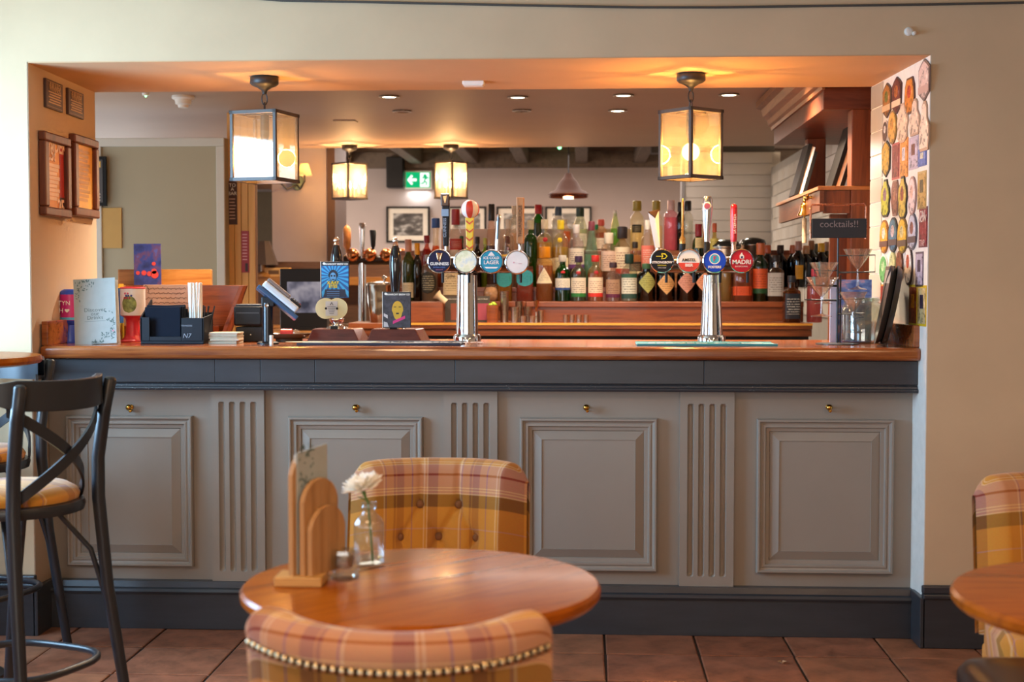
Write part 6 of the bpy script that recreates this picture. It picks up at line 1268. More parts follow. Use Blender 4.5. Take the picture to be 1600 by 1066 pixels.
def martini(lb, px, rim, foot, wpx, y2):
    k2 = 1/ppm(y2); R2_ = wpx*k2/2; x2 = V(px, 440, y2).x; z0 = V(px, foot, y2).z; H2 = V(px, rim, y2).z-z0
    gl = E('cocktail_glass', lb, 'glass', (x2, y2, z0), 0, 'cocktail glasses')
    O('glass_bowl', MB().lathe([(R2_, H2), (R2_*.55, H2*.72), (.008, H2*.52), (.005, H2*.50), (.004, H2*.505), (R2_*.52, H2*.735), (R2_*.97, H2)], 28, cap=False), g_, gl, smooth=50)
    O('glass_stem', MB().lathe([(.0045, H2*.52), (.0040, H2*.25), (.006, .012)], 12, cap=False), g_, gl, smooth=50); O('glass_foot', MB().lathe([(R2_*.62, 0), (R2_*.6, .003), (.012, .009), (.005, .014)], 26), g_, gl, smooth=50)
martini('cocktail glass in the highest holder, right of the pole', 1340, 389, 453, 45, y_-.0)
martini('cocktail glass in the upper left holder, beside the pole', 1287, 410, 475, 44, y_-.01)
martini('cocktail glass in the lower left holder, farthest left', 1284, 433, 495, 52, y_-.045)
martini('cocktail glass in the lowest holder, before the big jar', 1333, 456, 520, 44, y_-.03)
cp = metal('rose_copper', '#c48a72', .25)
O('sign_frame', MB().tube([(f(1266), -.01, fz(374)), (f(1266), -.01, fz(326)), (f(1268), -.01, fz(322)), (f(1347), -.01, fz(321)), (f(1350), -.01, fz(325)), (f(1350), -.01, fz(374))], .0045, 8), cp, c, smooth=50)
O('chalk_board', MB().box(f(1268), f(1351), -.016, -.006, fz(373), fz(343)), plain('slate', '#25272b', .6), c, bev=.002)
text('cocktails!!', .038, plain('chalk_pink', '#8f7f7c', .8), c, (f(1309), -.0175, fz(352)))
# blue card, jar, trays
y2 = .58; a_, b_ = V(1297, 437, y2), V(1361, 530, y2)
t = NT('sky_print'); n = t.noise(t.coord((1, 1, 2)), 16, 4); cc = t.ramp(n, [(.38, rgba('#3f5aa0')), (.52, rgba('#6a86c0')), (.62, rgba('#c49ab0')), (.72, rgba('#e8e4ec'))]); t.bsdf(cc, .4)
c = E('sky_card', 'blue cocktail card with clouds standing behind the glass stand', 'card', ((a_.x+b_.x)/2, y2, ZT)); w_ = (b_.x-a_.x)/2; h_ = a_.z-ZT
O('card', MB().box(-w_*.70, w_, -.003, .003, 0, h_), t.m, c); O('card_edge', MB().box(-w_, -w_*.72, -.012, .003, 0, h_), plain('card_lilac', '#aab4d0', .5), c)
y2 = .48; kk2 = 1/ppm(y2); x2 = V(1349, 440, y2).x; c = E('glass_jar', 'large clear glass storage jar beside the leaning trays', 'jar', (x2, y2, ZT)); r = 33*kk2; H = 70*kk2
O('jar_body', MB().lathe([(r*.85, 0), (r, .01), (r, H*.74), (r*.92, H*.84), (r*.72, H*.90), (r*.72, H), (r*.68, H), (r*.68, H*.9), (r*.95, H*.73), (r*.95, .014), (.001, .012)], 32), glass('jar_glass', '#e8ece6', 2.0, .02, .05), c, smooth=50)
O('jar_rim', MB().lathe([(r*.76, H*.93), (r*.78, H*.955), (r*.76, H*.98)], 32, cap=False), glass('jar_glass', '#e8ece6', 2.0, .02, .05), c, smooth=50)
td = plain('tray_black', '#1a1716', .6, .1); tr = plain('tray_edge', '#3f3b37', .35, .4)
for i, (pxb, pxt, lb) in enumerate(((1374, 1400, 'dark drinks tray leaning on the right wall, nearest to the jar'), (1384, 1410, 'dark drinks tray leaning on the right wall, outermost of the leaning trays'))):
    y2 = .24-.03*i; a_, b_ = V(pxb, 538, y2), V(pxt, 415, y2); d_ = b_-a_; L_ = math.hypot(d_.x, d_.z); R2_ = L_/2; ang = math.atan2(d_.x, d_.z)
    c = E('serving_tray', lb, 'tray', (a_.x, y2, ZT+.004), (0, ang, rad(-9)), 'leaning serving trays')
    O('tray_base', MB().lathe([(R2_*.92, -.004), (R2_*.92, .0), (.001, .0)], 36, (0, 0, R2_), 'x'), td, c, smooth=40)
    O('tray_rim', MB().lathe([(R2_*.91, -.004), (R2_*.97, -.018), (R2_, -.02), (R2_*.985, -.012), (R2_*.92, .001)], 36, (0, 0, R2_), 'x', cap=False), tr, c, smooth=50)
c = E('menu_clipboard', 'dark menu folder leaning between the trays and the jar', 'folder', (V(1378, 440, .34).x, .34, ZT+.004), (0, rad(6), 0)); h_ = 120/ppm(.34)
O('folder_cover', MB().box(-.004, .004, -.07, .07, 0, h_), plain('folder_brown', '#5c483c', .5), c, bev=.001); O('folder_label', MB().box(-.0052, -.004, -.05, .05, h_*.78, h_*.95), plain('label_grey', '#a89c8e', .5), c)

# ================================================================ pump clips and posters on the right reveal
pw0, pw1 = (XR0-.003, 0), (XR1-.003, YB); angw = math.atan2(pw1[1]-pw0[1], pw1[0]-pw0[0])
# local frame: +x from the far edge towards the viewer, +z up, -y out of the wall
rotw = angw+PI
@cached
def mottle(name, c):
    t = NT(name); n = t.noise(t.coord(), 42, 3, .6, .8); L = lin(c); d = tuple(x*.35 for x in L); h = tuple(min(1, x*1.2+.14) for x in L)
    t.bsdf(t.ramp(n, [(.36, (*d, 1)), (.46, (*L, 1)), (.58, (*L, 1)), (.68, (*h, 1))]), .45, spec=.3); return t.m
def wall_item(name, label, cat, px, py, hpx, wpx, outline, base, print_c=None, band=None, group='pump clips on the right reveal', th=.006, txt=None, print_shape=None):
    p = VW(px, py, pw0, pw1); yy_ = p.y; k2 = 1/ppm(yy_); h_ = hpx*k2
    pa, pb = VW(px-wpx/2, py, pw0, pw1), VW(px+wpx/2, py, pw0, pw1); w_ = (pb-pa).length
    c = E(name, label, cat, p, (0, 0, rotw), group)
    def outl(s):
        if outline == 'oval': return ellipse(w_/2*s, h_/2*s, 22)
        if outline == 'rect': return [(-w_/2*s, -h_/2*s), (w_/2*s, -h_/2*s), (w_/2*s, h_/2*s), (-w_/2*s, h_/2*s)]
        if outline == 'hex': return [(x_*w_/2*s, z_*h_/2*s) for x_, z_ in ((0, -1), (.9, -.62), (1, .55), (.55, .8), (0, 1), (-.55, .8), (-1, .55), (-.9, -.62))]
        if outline == 'tall': return [(x_*w_/2*s, z_*h_/2*s) for x_, z_ in ((-.5, -1), (.5, -1), (1, -.2), (.9, .5), (.55, .95), (-.55, .95), (-.9, .5), (-1, -.2))]
        if outline == 'bottle': return [(x_*w_/2*s, z_*h_/2*s) for x_, z_ in ((-.8, -1), (.8, -1), (1, -.6), (1, .0), (.55, .35), (.5, .8), (.2, 1), (-.2, 1), (-.5, .8), (-.55, .35), (-1, .0), (-1, -.6))]
        return [(x_*w_/2*s, z_*h_/2*s) for x_, z_ in ((-.4, -1), (.4, -1), (.85, -.75), (.8, -.3), (1, .0), (.85, .5), (.45, .72), (.3, 1), (-.3, 1), (-.45, .72), (-.85, .5), (-1, .0), (-.8, -.3), (-.85, -.75))]
    O('clip_plate', MB().prism(outl(1), -th, 0), col_mat(base), c)
    if print_c:
        for i, pc_ in enumerate(print_c if isinstance(print_c, (list, tuple)) else [print_c]):
            s = .88-.2*i; m_ = mottle('mottle_'+pc_.lstrip('#'), pc_)
            O('clip_print', MB().prism(outl(s) if i == 0 else [(x_*.55, z_*.5+h_*.10) for x_, z_ in outl(s)], -th-.0012-.0006*i, -th), m_, c)
    if band: O('clip_band', MB().box(-w_*.46, w_*.46, -th-.0026, -th, -h_*.30, -h_*.13), col_mat(band), c)
    if txt:
        for s, z, q, tc in txt:
            text(s, q*w_, col_mat(tc), c, (0, -th-.0032, z*h_))
    return c
WI = [
 ('pump clip, orange and olive pointed shape at the top, nearest the gantry', 1387.5, 157, 54, 13, 'hex', '#5c4030', ('#b5722c', '#7a7a34'), '#d9b88a'),
 ('pump clip, dark red pointed shape with cream band, second in the top row', 1402.8, 149, 57, 14.5, 'hex', '#4a2622', ('#6b2c26', '#b5642c'), '#e0c4a0'),
 ('pump clip, sunset coloured long shape, third in the top row', 1423, 149, 57, 15.5, 'tall', '#5c3a30', ('#d8842c', '#c4402c'), None),
 ('pump clip, pale pink pointed shape in the top corner by the room', 1446, 125, 65, 17, 'hex', '#7a6258', ('#dcc0b4',), '#c4a094'),
 ('pump clip, ochre pointed oval below the orange olive one', 1396, 199, 52, 13, 'oval', '#8a6a34', ('#dba84a', '#c48a3a'), None),
 ('pump clip, large cream plain shape in the second row', 1412, 192, 60, 17, 'wavy', '#c4a488', ('#e4c8ac',), None),
 ('pump clip, cream bottle shape with brown lettering, second row', 1431, 183, 56, 15, 'bottle', '#b5957c', ('#e8cdb4',), None),
 ('pump clip, cream bottle shape with lettering next to the room edge', 1446, 197, 76, 15, 'bottle', '#b5957c', ('#ead2bc',), None),
 ('pump clip, small dark brown oval with white mark', 1385, 206, 34, 8.5, 'oval', '#e4d4c4', ('#5c3a30', '#e8e0d8'), None),
 ('pump clip, mustard pointed shape beside the red card', 1386, 248, 57, 13, 'hex', '#3a2e1c', ('#cda52c', '#d8b84a'), None),
 ('pump clip, yellow green wavy shape, leftmost of the middle row', 1385, 310, 58, 14, 'wavy', '#2c2a1c', ('#b5b53a', '#8a6a7a'), None),
 ('pump clip, brown long shape, second of the middle row', 1400, 309, 56, 11.5, 'tall', '#8a6a5c', ('#8a5a48', '#a8765c'), None),
 ('pump clip, yellow patterned figure shape with dark edge in the middle row', 1412, 309, 66, 14, 'wavy', '#1f1a14', ('#c9b04a', '#8a3f34'), None),
 ('pump clip, pale pink oval in the middle row', 1427, 306, 60, 12, 'oval', '#a8837a', ('#e4cdc8', '#d8b0a0'), None),
 ('pump clip, orange oval with a white figure, first of the oval row', 1383, 370, 52, 13, 'oval', '#8a5a1c', ('#e89c2c', '#d8ccc0'), '#5c3a30'),
 ('pump clip, blue oval with pale emblem, second of the oval row', 1397, 367, 54, 14, 'oval', '#26303c', ('#4a7a9c', '#c4bcd0'), '#4a3a3c'),
 ('pump clip, yellow oval with pale emblem, third of the oval row', 1411.5, 368, 56, 15, 'oval', '#7a5a14', ('#dcb02c', '#d0c48a'), '#5c4434'),
 ('pump clip, pale blue grey oval with red figures, last of the oval row', 1427, 362, 57, 14, 'oval', '#5c5a64', ('#b8bccc', '#8a5048'), '#4a3a40'),
 ('pump clip, green and white leafy oval in the lower row', 1382, 421, 46, 13, 'oval', '#dcdcd0', ('#5fa05c', '#a8c890'), None),
 ('pump clip, small pale green oval in the lower row', 1396, 412, 36, 9.5, 'oval', '#a8b48a', ('#c4d0a0',), None),
 ('pump clip, small brown dome shape in the lower row', 1407, 412, 40, 10, 'oval', '#5c3020', ('#8a4c2c',), None),
 ('pump clip, red orange oval with white ring in the lower row', 1421, 415, 62, 12, 'oval', '#3a2c2c', ('#e4dcd4', '#c4502c'), None),
]
for r_ in WI: wall_item('pump_clip', r_[0], 'pump clip', *r_[1:8], r_[8] if len(r_) > 8 else None)
PB = 'cards on the right reveal'
wall_item('beer_card', 'red brown tilted card beside the mustard pump clip', 'card', 1400, 252, 56, 11, 'rect', '#b5504a', ('#8a3a34',), None, PB, .002)
wall_item('beer_card', 'orange card with white print down the middle', 'card', 1413, 247, 60, 12.5, 'rect', '#d8842c', ('#e0923a', '#c9c4cc'), None, PB, .002)
wall_item('beer_card', 'lilac card showing a brown bottle', 'card', 1428, 239, 50, 14.5, 'rect', '#b5a8b8', ('#bfb2c2', '#7a4034'), None, PB, .002)
wall_item('beer_card', 'small blue card at the room edge of the reveal', 'card', 1441.5, 246, 27, 13.5, 'rect', '#3f5a9c', ('#4f6ab0', '#c9c8b4'), None, PB, .002)
wall_item('beer_card', 'ochre photo card below the blue card', 'card', 1441, 297, 58, 13.5, 'rect', '#b59a5c', ('#b5914a', '#5c4c2c'), None, PB, .002)
wall_item('beer_card', 'maroon poster with white lettering', 'card', 1443, 355, 62, 13, 'rect', '#6b2430', ('#8a2c34',), None, PB, .002, (('ON', .30, .42, '#e8d8d0'), ('NOW', .20, .36, '#e8d8d0'), ('TAP', -.40, .34, '#d8b0a8')))
wall_item('beer_card', 'grey poster with dark bottle below the maroon poster', 'card', 1437, 421, 54, 12, 'rect', '#5c4a58', ('#b0a4b4', '#4a3a48'), None, PB, .002)
wall_item('beer_card', 'yellow and red card half hidden behind the glass jar', 'card', 1381.5, 462, 34, 12, 'rect', '#d8a82c', ('#8a2c20',), None, PB, .002)
wall_item('beer_card', 'yellow card with flame photo behind the leaning trays', 'card', 1427, 477, 63, 12.5, 'rect', '#d8cc3a', ('#8a3a14', '#e8a01c'), None, PB, .002)
wall_item('beer_card', 'yellow card with dark bottle at the room edge', 'card', 1441, 478, 63, 13.5, 'rect', '#dcb41c', ('#cbb07a', '#3a2c3c'), None, PB, .002)
p = VW(1371, 148, pw0, pw1)
c = E('door_chime', 'old cream plastic box with metal tag at the top of the tiled edge', 'box', (1.30, .88, V(1371, 158, .88).z)); O('box_body', MB().box(-.05, .044, 0, .05, -.055, .085), plain('aged_cream', '#cdb497', .5), c, bev=.012); O('box_slot', MB().box(-.004, .008, -.004, 0, 0, .05), plain('slot_brown', '#5c3a28', .5), c); O('metal_tag', MB().box(-.02, .03, -.006, 0, -.03, -.018), chrome, c, bev=.002)

# plaques and frames on the left reveal
lw0, lw1 = (XL0+.003, 0), (XL1+.003, YB); rotl = math.atan2(lw1[1]-lw0[1], lw1[0]-lw0[0])
def left_item(name, label, cat, px0, px1, pyt, pyb, group):
    pm = (px0+px1)/2; p = VW(pm, (pyt+pyb)/2, lw0, lw1); a_, b_ = VW(px0, 250, lw0, lw1), VW(px1, 250, lw0, lw1); h_ = (pyb-pyt)/ppm(p.y)/2
    return E(name, label, cat, p, (0, 0, rotl), group), (b_-a_).length/2, h_
for i, a in enumerate(((68, 94, 127, 172), (103, 127, 142, 183))):
    c, w_, h_ = left_item('award_plaque', ('dark award plaque on the left reveal, nearer the room', 'dark award plaque on the left reveal, nearer the bar')[i], 'plaque', *a, 'award plaques')
    O('plaque_board', MB().box(-w_, w_, -.012, 0, -h_, h_), plain('plaque_dark', '#4a332a', .35), c, bev=.002)
    gl_ = col_mat('#c4a078')
    O('border_line', MB().box(-w_*.85, w_*.85, -.0132, -.012, h_*.85, h_*.87).box(-w_*.85, w_*.85, -.0132, -.012, -h_*.87, -h_*.85), gl_, c)
    text('AWARD', w_*.36, gl_, c, (0, -.0135, h_*.62)); text('WINNER', w_*.34, gl_, c, (0, -.0135, h_*.40))
    for j in range(5): O('print_line', MB().box(-w_*(.75-.1*(j % 2)), w_*(.75-.1*(j % 2)), -.0132, -.012, h_*(.1-.18*j), h_*(.1-.18*j)+.005), gl_, c)
for i, a in enumerate(((60.5, 101.5, 210, 340), (108, 145.5, 214, 340))):
    c, w_, h_ = left_item('framed_notice', ('wood framed orange age notice on the left reveal', 'wood framed plain golden notice on the left reveal, next to the bar')[i], 'picture', *a, 'framed notices'); t_ = .045
    fm = wood('frame_wood', '#6b3418', '#48200f', 5, .4, 'z', 0, 10, .05, .4)
    O('frame_rail', MB().box(-w_, w_, -.03, 0, h_-t_*.8, h_), fm, c, bev=.006); O('frame_rail', MB().box(-w_, w_, -.03, 0, -h_, -h_+t_*.8), fm, c, bev=.006)
    O('frame_stile', MB().box(-w_, -w_+t_, -.03, 0, -h_+t_*.8, h_-t_*.8), fm, c, bev=.006); O('frame_stile', MB().box(w_-t_, w_, -.03, 0, -h_+t_*.8, h_-t_*.8), fm, c, bev=.006)
    O('sheet', MB().box(-w_+t_, w_-t_, -.012, -.004, -h_+t_*.8, h_-t_*.8), plain('notice_orange', '#e9a565', .5) if i == 0 else paint('notice_gold', '#eab45c', .5, .15, 8, 0), c)
    if i == 0:
        O('red_print', MB().box(w_-t_-.055, w_-t_-.003, -.0132, -.012, -h_*.62, h_*.72), col_mat('#a8302c'), c)
        O('dark_print', MB().box(w_-t_-.055, w_-t_-.003, -.0134, -.012, -h_*.72, -h_*.5), col_mat('#3a2420'), c)
        pk = col_mat('#ecc8b0'); text('UNDER', w_*.50, pk, c, (-.0, -.0145, h_*.72), bold=.002); text('25?', w_*.50, pk, c, (-w_*.28, -.0145, h_*.50), bold=.002); text('25', w_*.55, pk, c, (w_*.40, -.0145, -h_*.76), bold=.002)
        for j in range(9): O('print_line', MB().box(-w_*.62, w_*(.35-.1*(j % 3)), -.0132, -.012, h_*(.2-.10*j), h_*(.2-.10*j)+.014), pk, c)
    else:
        for j in range(12): O('print_line', MB().box(-w_*.55, w_*(.5-.1*(j % 3)), -.0126, -.012, h_*(.6-.11*j), h_*(.6-.11*j)+.012), col_mat('#c08a3c'), c)
# ================================================================ furniture in the drinking room
tw_ = wood('table_wood', '#a8580a', '#7a3b05', 2.6, .27, 'x', .05, 9, .02, .22)
dleg = wood('dark_leg', '#3a2418', '#28170e', 4, .35, 'z', .1, 8)
castm = plain('cast_iron', '#1f1f22', .45)
def pub_table(label, x, y, r, h, rot=0):
    t = E('round_table', label, 'table', (x, y, 0), rot, None)
    prof = [(.001, h-.034), (r-.03, h-.034), (r-.008, h-.030), (r, h-.020), (r, h-.008), (r-.006, h-.001), (r-.014, h), (.001, h)]
    O('tabletop', MB().lathe(prof, 64), tw_, t, smooth=35)
    O('top_ring', MB().lathe([(r*.6, h-.055), (r*.62, h-.034)], 40), dleg, t)
    O('pedestal', MB().lathe([(.05, .03), (.045, .08), (.032, .12), (.035, .4), (.03, h-.1), (.06, h-.056)], 24), castm, t, smooth=50)
    for i in range(4):
        a = PI/4+i*PI/2; ca, sa = math.cos(a), math.sin(a)
        O('foot', MB().tube([(ca*.03, sa*.03, .07), (ca*.15, sa*.15, .055), (ca*.27, sa*.27, .025), (ca*.29, sa*.29, .012)], [.022, .02, .017, .012], 8), castm, t, smooth=50)
    return t
TX, TY = V(659, 921, -2.39).x, -2.39
pub_table('round wooden pub table in the middle front with flower and menu rack', TX, TY, .368, .75, PI/4)
pub_table('round wooden pub table at the right edge beside the plaid armchair', V(1795, 900, -2.45).x, -2.45, .37, .75)

plaidm = plaid('plaid_wool'); 
def tub_chair(label, x, y, rot, w, ztop, nails=False, tufts=True, vo=0.0, dip=0.0, ang=45):
    c = E('plaid_chair', label, 'chair', (x, y, 0), rot, None)
    zb = .40; H = ztop-zb; th = .085; D = .20                 # back curves forward (+y here is towards the sitter's front)
    NU, NV = 111, 96
    bt = []                                                   # tuft positions (u in metres across, z)
    for row, (zz_, n, off) in enumerate(((H-.130, 2, 0), (H-.222, 3, 0), (H-.314, 2, 0))):
        for i in range(n): bt.append(((i-(n-1)/2)*.132, zb+zz_))
    def plan(s):                                              # s in -1..1 -> outer point and inward direction
        a = s*rad(ang); R_ = w/2/math.sin(rad(ang)) * 1.0
        px_ = R_*math.sin(a); py_ = R_*(1-math.cos(a)); return Vector((px_, py_*.85, 0)), Vector((-math.sin(a), math.cos(a), 0)), R_*a
    def top(s): return ztop+dip*s*s-(.012 if dip == 0 else 0)*abs(s)**6 - (.050 if dip == 0 else .03)*max(0, (abs(s)-(.86 if dip == 0 else .94))/(.14 if dip == 0 else .06))**2.2
    def fn(u, v):
        s = 2*u-1; p, n, arc = plan(s); zt = top(s); e = max(0, (abs(s)-.84)/.16); t_ = th*math.sqrt(max(.02, 1-e*e))
        rr = t_/2; L1 = (zt-rr)-zb; tot = 2*L1+PI*rr; d = v*tot
        if d < L1: off, z = 0.0, zb+d                          # outer back
        elif d < L1+PI*rr:
            an = (d-L1)/rr; off, z = rr-rr*math.cos(an), zt-rr+rr*math.sin(an)
        else: off, z = 2*rr, zb+2*L1+PI*rr-d
        # soft padding and tufting on the inner face
        if off > rr:
            pad = .012*math.sin(min(1, max(0, (z-zb)/(zt-zb)))*PI)*(1-e)
            if tufts:
                dmin = min(math.hypot(arc*.92-bx_, z-bz_) for bx_, bz_ in bt); pad -= .010*math.exp(-(dmin/.036)**2)+.014*math.exp(-(dmin/.013)**2)
                for bx_, bz_ in bt:                           # folds between neighbouring tufts
                    for cx_, cz_ in bt:
                        if bz_ > cz_ and abs(abs(bx_-cx_)-.0675) < .02:
                            ux, uz = cx_-bx_, cz_-bz_; q = ((arc*.92-bx_)*ux+(z-bz_)*uz)/(ux*ux+uz*uz)
                            if 0 <= q <= 1: dd = math.hypot(arc*.92-bx_-q*ux, z-bz_-q*uz); pad -= .008*math.exp(-(dd/.008)**2)
                    if bz_ > zb+H-.16:
                        if z > bz_: pad -= .007*math.exp(-((arc*.92-bx_)/.010)**2)*min(1, (zt-z)/.03+.2)
            off += pad
        q = p+n*(off+ (0.0)); back = .10*(z-zb)/.45             # raked back
        vv = (tot-d-L1-PI*rr*.5) if False else (d-L1-PI*rr*.5)
        return ((q.x, q.y-back, z), (arc+.02, vo+abs(vv)+ztop-zt))
    O('backrest', MB().grid(fn, NU, NV), plaidm, c, smooth=70)
    if tufts:
        for bx_, bz_ in bt:
            s = bx_/.92/(w/2/math.sin(rad(ang)))/rad(ang); p, n, arc = plan(s); back = .10*(bz_-zb)/.45; q = p+n*(th-.010)
            O('button', MB().sphere((q.x, q.y-back, bz_), .0125, 10, 6, (1, .6, 1)), plain('button_brown', '#7d5230', .8), c, smooth=60)
    if nails:
        nm = MB().lathe([(.0088, 0), (.0080, .0034), (.005, .0062), (.0005, .0072)], 10, axis='y').mesh('nail_head'); bm_ = metal('nail_brass', '#c4b08c', .25); nm.materials.append(bm_)
        nm.polygons.foreach_set('use_smooth', [True]*len(nm.polygons))
        NN = 37
        for i in range(NN):
            s = -.95+1.9*i/(NN-1); p, n, arc = plan(s); z = top(s)-.062; back = .10*(z-zb)/.45
            o = bpy.data.objects.new('nail_head', nm); COL.objects.link(o); o.parent = c; o.location = (p.x-n.x*.001, p.y-n.y*.001-back, z); o.rotation_euler = (0, 0, math.atan2(-n.x, n.y))
        pts = []
        for i in range(40):
            s = -.96+1.92*i/39; p, n, arc = plan(s); z = top(s)-.062; back = .10*(z-zb)/.45; pts.append((p.x+n.x*.001, p.y+n.y*.001-back, z))
        O('trim_braid', MB().tube(pts, .0085, 6), plain('braid_dark', '#241a15', .9, .03), c)
    sw = w*.47; sd = .43
    def seat(u, v):
        a = 2*PI*u; k = (abs(math.cos(a))**4+abs(math.sin(a))**4)**(-.25); r_ = [0, .6, .93, 1, 1, .96][min(5, int(v*5.001))]; z = [.47, .468, .455, .435, .36, .335][min(5, int(v*5.001))]
        return ((sw*k*math.cos(a)*r_, sd/2+.01+sd/2*k*math.sin(a)*r_, z), (sw*k*math.cos(a)*r_+.3, .25*k*math.sin(a)*r_+z))
    O('seat', MB().grid(seat, 40, 6), plaidm, c, smooth=60)
    O('seat_rail', MB().box(-sw*.95, sw*.95, (.03), sd-.01, .29, .36), plaidm, c, bev=.01)
    for sx in (-1, 1):
        for yy_ in (.02, sd-.05): O('leg', MB().tube([(sx*sw*.85, yy_, .30), (sx*sw*.92, yy_+(.02 if yy_ > .2 else -.06), 0)], [.024, .015], 10), dleg, c, smooth=40)
    return c
# chair at the near side, seen from behind; chair at the far side of the table, facing the viewer
yn = -2.885; tub_chair('plaid tub chair in the foreground seen from behind, with brass nails', V(618, 900, yn).x, yn, 0, .53, .783, True, True, .035, .026, 52)
ym_ = -1.16; tub_chair('plaid buttoned tub chair behind the middle table, facing the viewer', V(687, 800, ym_).x, ym_, PI, .535, .842, False, True, .0)
yr = -1.30; tub_chair('plaid buttoned tub chair at the right edge of the picture', V(1680, 800, yr).x, yr, PI-rad(6), .56, .832, False, True, .0)
# leather stool under the right table
xs_ = V(1655, 1010, -2.1).x
s_ = E('leather_stool', 'low dark brown leather stool under the right table', 'stool', (xs_, -2.12, 0)); lt = plain('brown_leather', '#2c1812', .3, .5, .15)
def cush(u, v):
    a = 2*PI*u; k = (abs(math.cos(a))**5+abs(math.sin(a))**5)**(-.2); r_ = (0, .7, .92, .99, 1, .98)[min(5, int(v*5.001))]; z = (.50, .498, .488, .468, .42, .36)[min(5, int(v*5.001))]
    return ((.20*k*math.cos(a)*r_, .20*k*math.sin(a)*r_, z), (u, v))
O('cushion', MB().grid(cush, 48, 6), lt, s_, smooth=60); O('stool_frame', MB().box(-.19, .19, -.19, .19, .31, .365), dleg, s_, bev=.006)
for sx in (-1, 1):
    for sy in (-1, 1): O('leg', MB().tube([(sx*.165, sy*.165, .32), (sx*.175, sy*.175, 0)], [.022, .016], 10), dleg, s_, smooth=40)

# bar stools
stm = plain('stool_black', '#23272e', .33)
def bar_stool(label, x, y, rot):
    s = E('bar_stool', label, 'bar stool', (x, y, 0), rot, None)
    zs_ = .725; R_ = .205
    O('seat_ring', MB().lathe([(R_-.03, zs_-.035), (R_, zs_-.03), (R_+.004, zs_-.012), (R_, zs_), (R_-.02, zs_+.004), (.001, zs_+.004)], 44), stm, s, smooth=50)
    def pad(u, v):
        a = 2*PI*u; r_ = (0, .5, .82, .95, 1, .98)[min(5, int(v*5.001))]*(R_-.012); z = zs_+.004+(.052, .050, .042, .028, .014, 0)[min(5, int(v*5.001))]
        return ((r_*math.cos(a), r_*math.sin(a), z), (r_*math.cos(a), r_*math.sin(a)*.42+.285))
    O('seat_pad', MB().grid(pad, 44, 6), plaidm, s, smooth=70)
    for sx in (-1, 1):
        O('rear_leg', MB().tube([(sx*.225, -.245, 0), (sx*.19, -.19, .45), (sx*.178, -.170, .72), (sx*.176, -.172, .84), (sx*.182, -.192, .98), (sx*.188, -.212, 1.075), (sx*.1885, -.213, 1.082)], [.0165, .0185, .020, .020, .0195, .0185, .012], 14), stm, s, smooth=60)
        O('front_leg', MB().tube([(sx*.205, .225, 0), (sx*.17, .15, .45), (sx*.15, .115, .70)], [.016, .018, .019], 14), stm, s, smooth=60)
        O('side_brace', MB().tube([(sx*.206, -.217, .235), (sx*.193, -.185, .40), (sx*.170, -.145, .56), (sx*.10, -.06, .695)], .0085, 8), stm, s, smooth=60)
        O('front_brace', MB().tube([(sx*.185, .185, .26), (sx*.165, .13, .45), (sx*.12, .06, .695)], .0085, 8), stm, s, smooth=60)
    zr = .245; ring = []
    for i in range(40):
        a = 2*PI*i/40; k = (abs(math.cos(a))**3.2+abs(math.sin(a))**3.2)**(-1/3.2); ring.append((.192*k*math.cos(a), -.012+.205*k*math.sin(a), zr))
    O('foot_ring', MB().tube(ring, .0115, 10, True), stm, s, smooth=60)
    m = MB()                                                  # curved top rail between the posts, ends running past them
    def rail(u, v):
        sgn = 2*u-1; a = sgn*rad(55); Rr = .258; zmid = 1.045+.010*sgn*sgn; hh = .043*(1-.35*max(0, abs(sgn)-.75)/.25); lp = v*4
        inn = .011
        q = [( -1, -1), (1, -1), (1, 1), (-1, 1), (-1, -1)]; i = min(3, int(lp)); f_ = lp-i; o_ = q[i][0]+(q[i+1][0]-q[i][0])*f_; z_ = q[i][1]+(q[i+1][1]-q[i][1])*f_
        rr = Rr+o_*inn; return ((rr*math.sin(a), -rr*math.cos(a)*1.02+.015, zmid+z_*hh), (u, v))
    O('top_rail', m.grid(rail, 33, 5), stm, s, smooth=40, bev=.003)
    for sx in (-1, 1):
        pts = []
        for i in range(15):
            t_ = i/14; a = sx*rad(-50+100*t_); rr = .245-.040*t_; z = 1.01-.27*t_; pts.append((rr*math.sin(a)*(.95-.0*t_), -rr*math.cos(a)-.000+.0+.012*sx*.5, z))
        m2 = MB(); n0 = len(m2.v)
        for (px_, py_, z) in pts:
            d = Vector((px_, py_, 0)).normalized(); t3 = .004; hw_ = .019
            for o_, dz in ((-t3, -hw_), (t3, -hw_), (t3, hw_), (-t3, hw_)): m2.v.append((px_+d.x*o_, py_+d.y*o_, z+dz))
        for i in range(14):
            for k2 in range(4): m2.face((i*4+k2, i*4+(k2+1) % 4, i*4+4+(k2+1) % 4, i*4+4+k2))
        m2.face((0, 1, 2, 3)); m2.face((59, 58, 57, 56))
        O('cross_strap', m2, stm, s, smooth=30)
    return s
ysx = -1.235; bar_stool('black cross-back bar stool with plaid seat pad, nearest at the left', -1.682, ysx, rad(70))
ys2 = -.34; bar_stool('black bar stool with plaid pad behind the nearest stool, by the wall', V(-48, 690, ys2).x, ys2, rad(160))
yp = -.60; pt = E('poseur_table', 'tall round wooden bar table at the left edge', 'table', (V(-78, 570, yp).x, yp, 0)); hp = V(20, 556, yp).z
O('tabletop', MB().lathe([(.001, hp-.034), (.26, hp-.034), (.296, hp-.026), (.30, hp-.016), (.296, hp-.002), (.285, hp), (.001, hp)], 56), tw_, pt, smooth=35)
O('pedestal', MB().lathe([(.16, 0), (.16, .012), (.05, .03), (.035, .06), (.032, hp-.09), (.10, hp-.035)], 32), castm, pt, smooth=40)
y3 = -.72
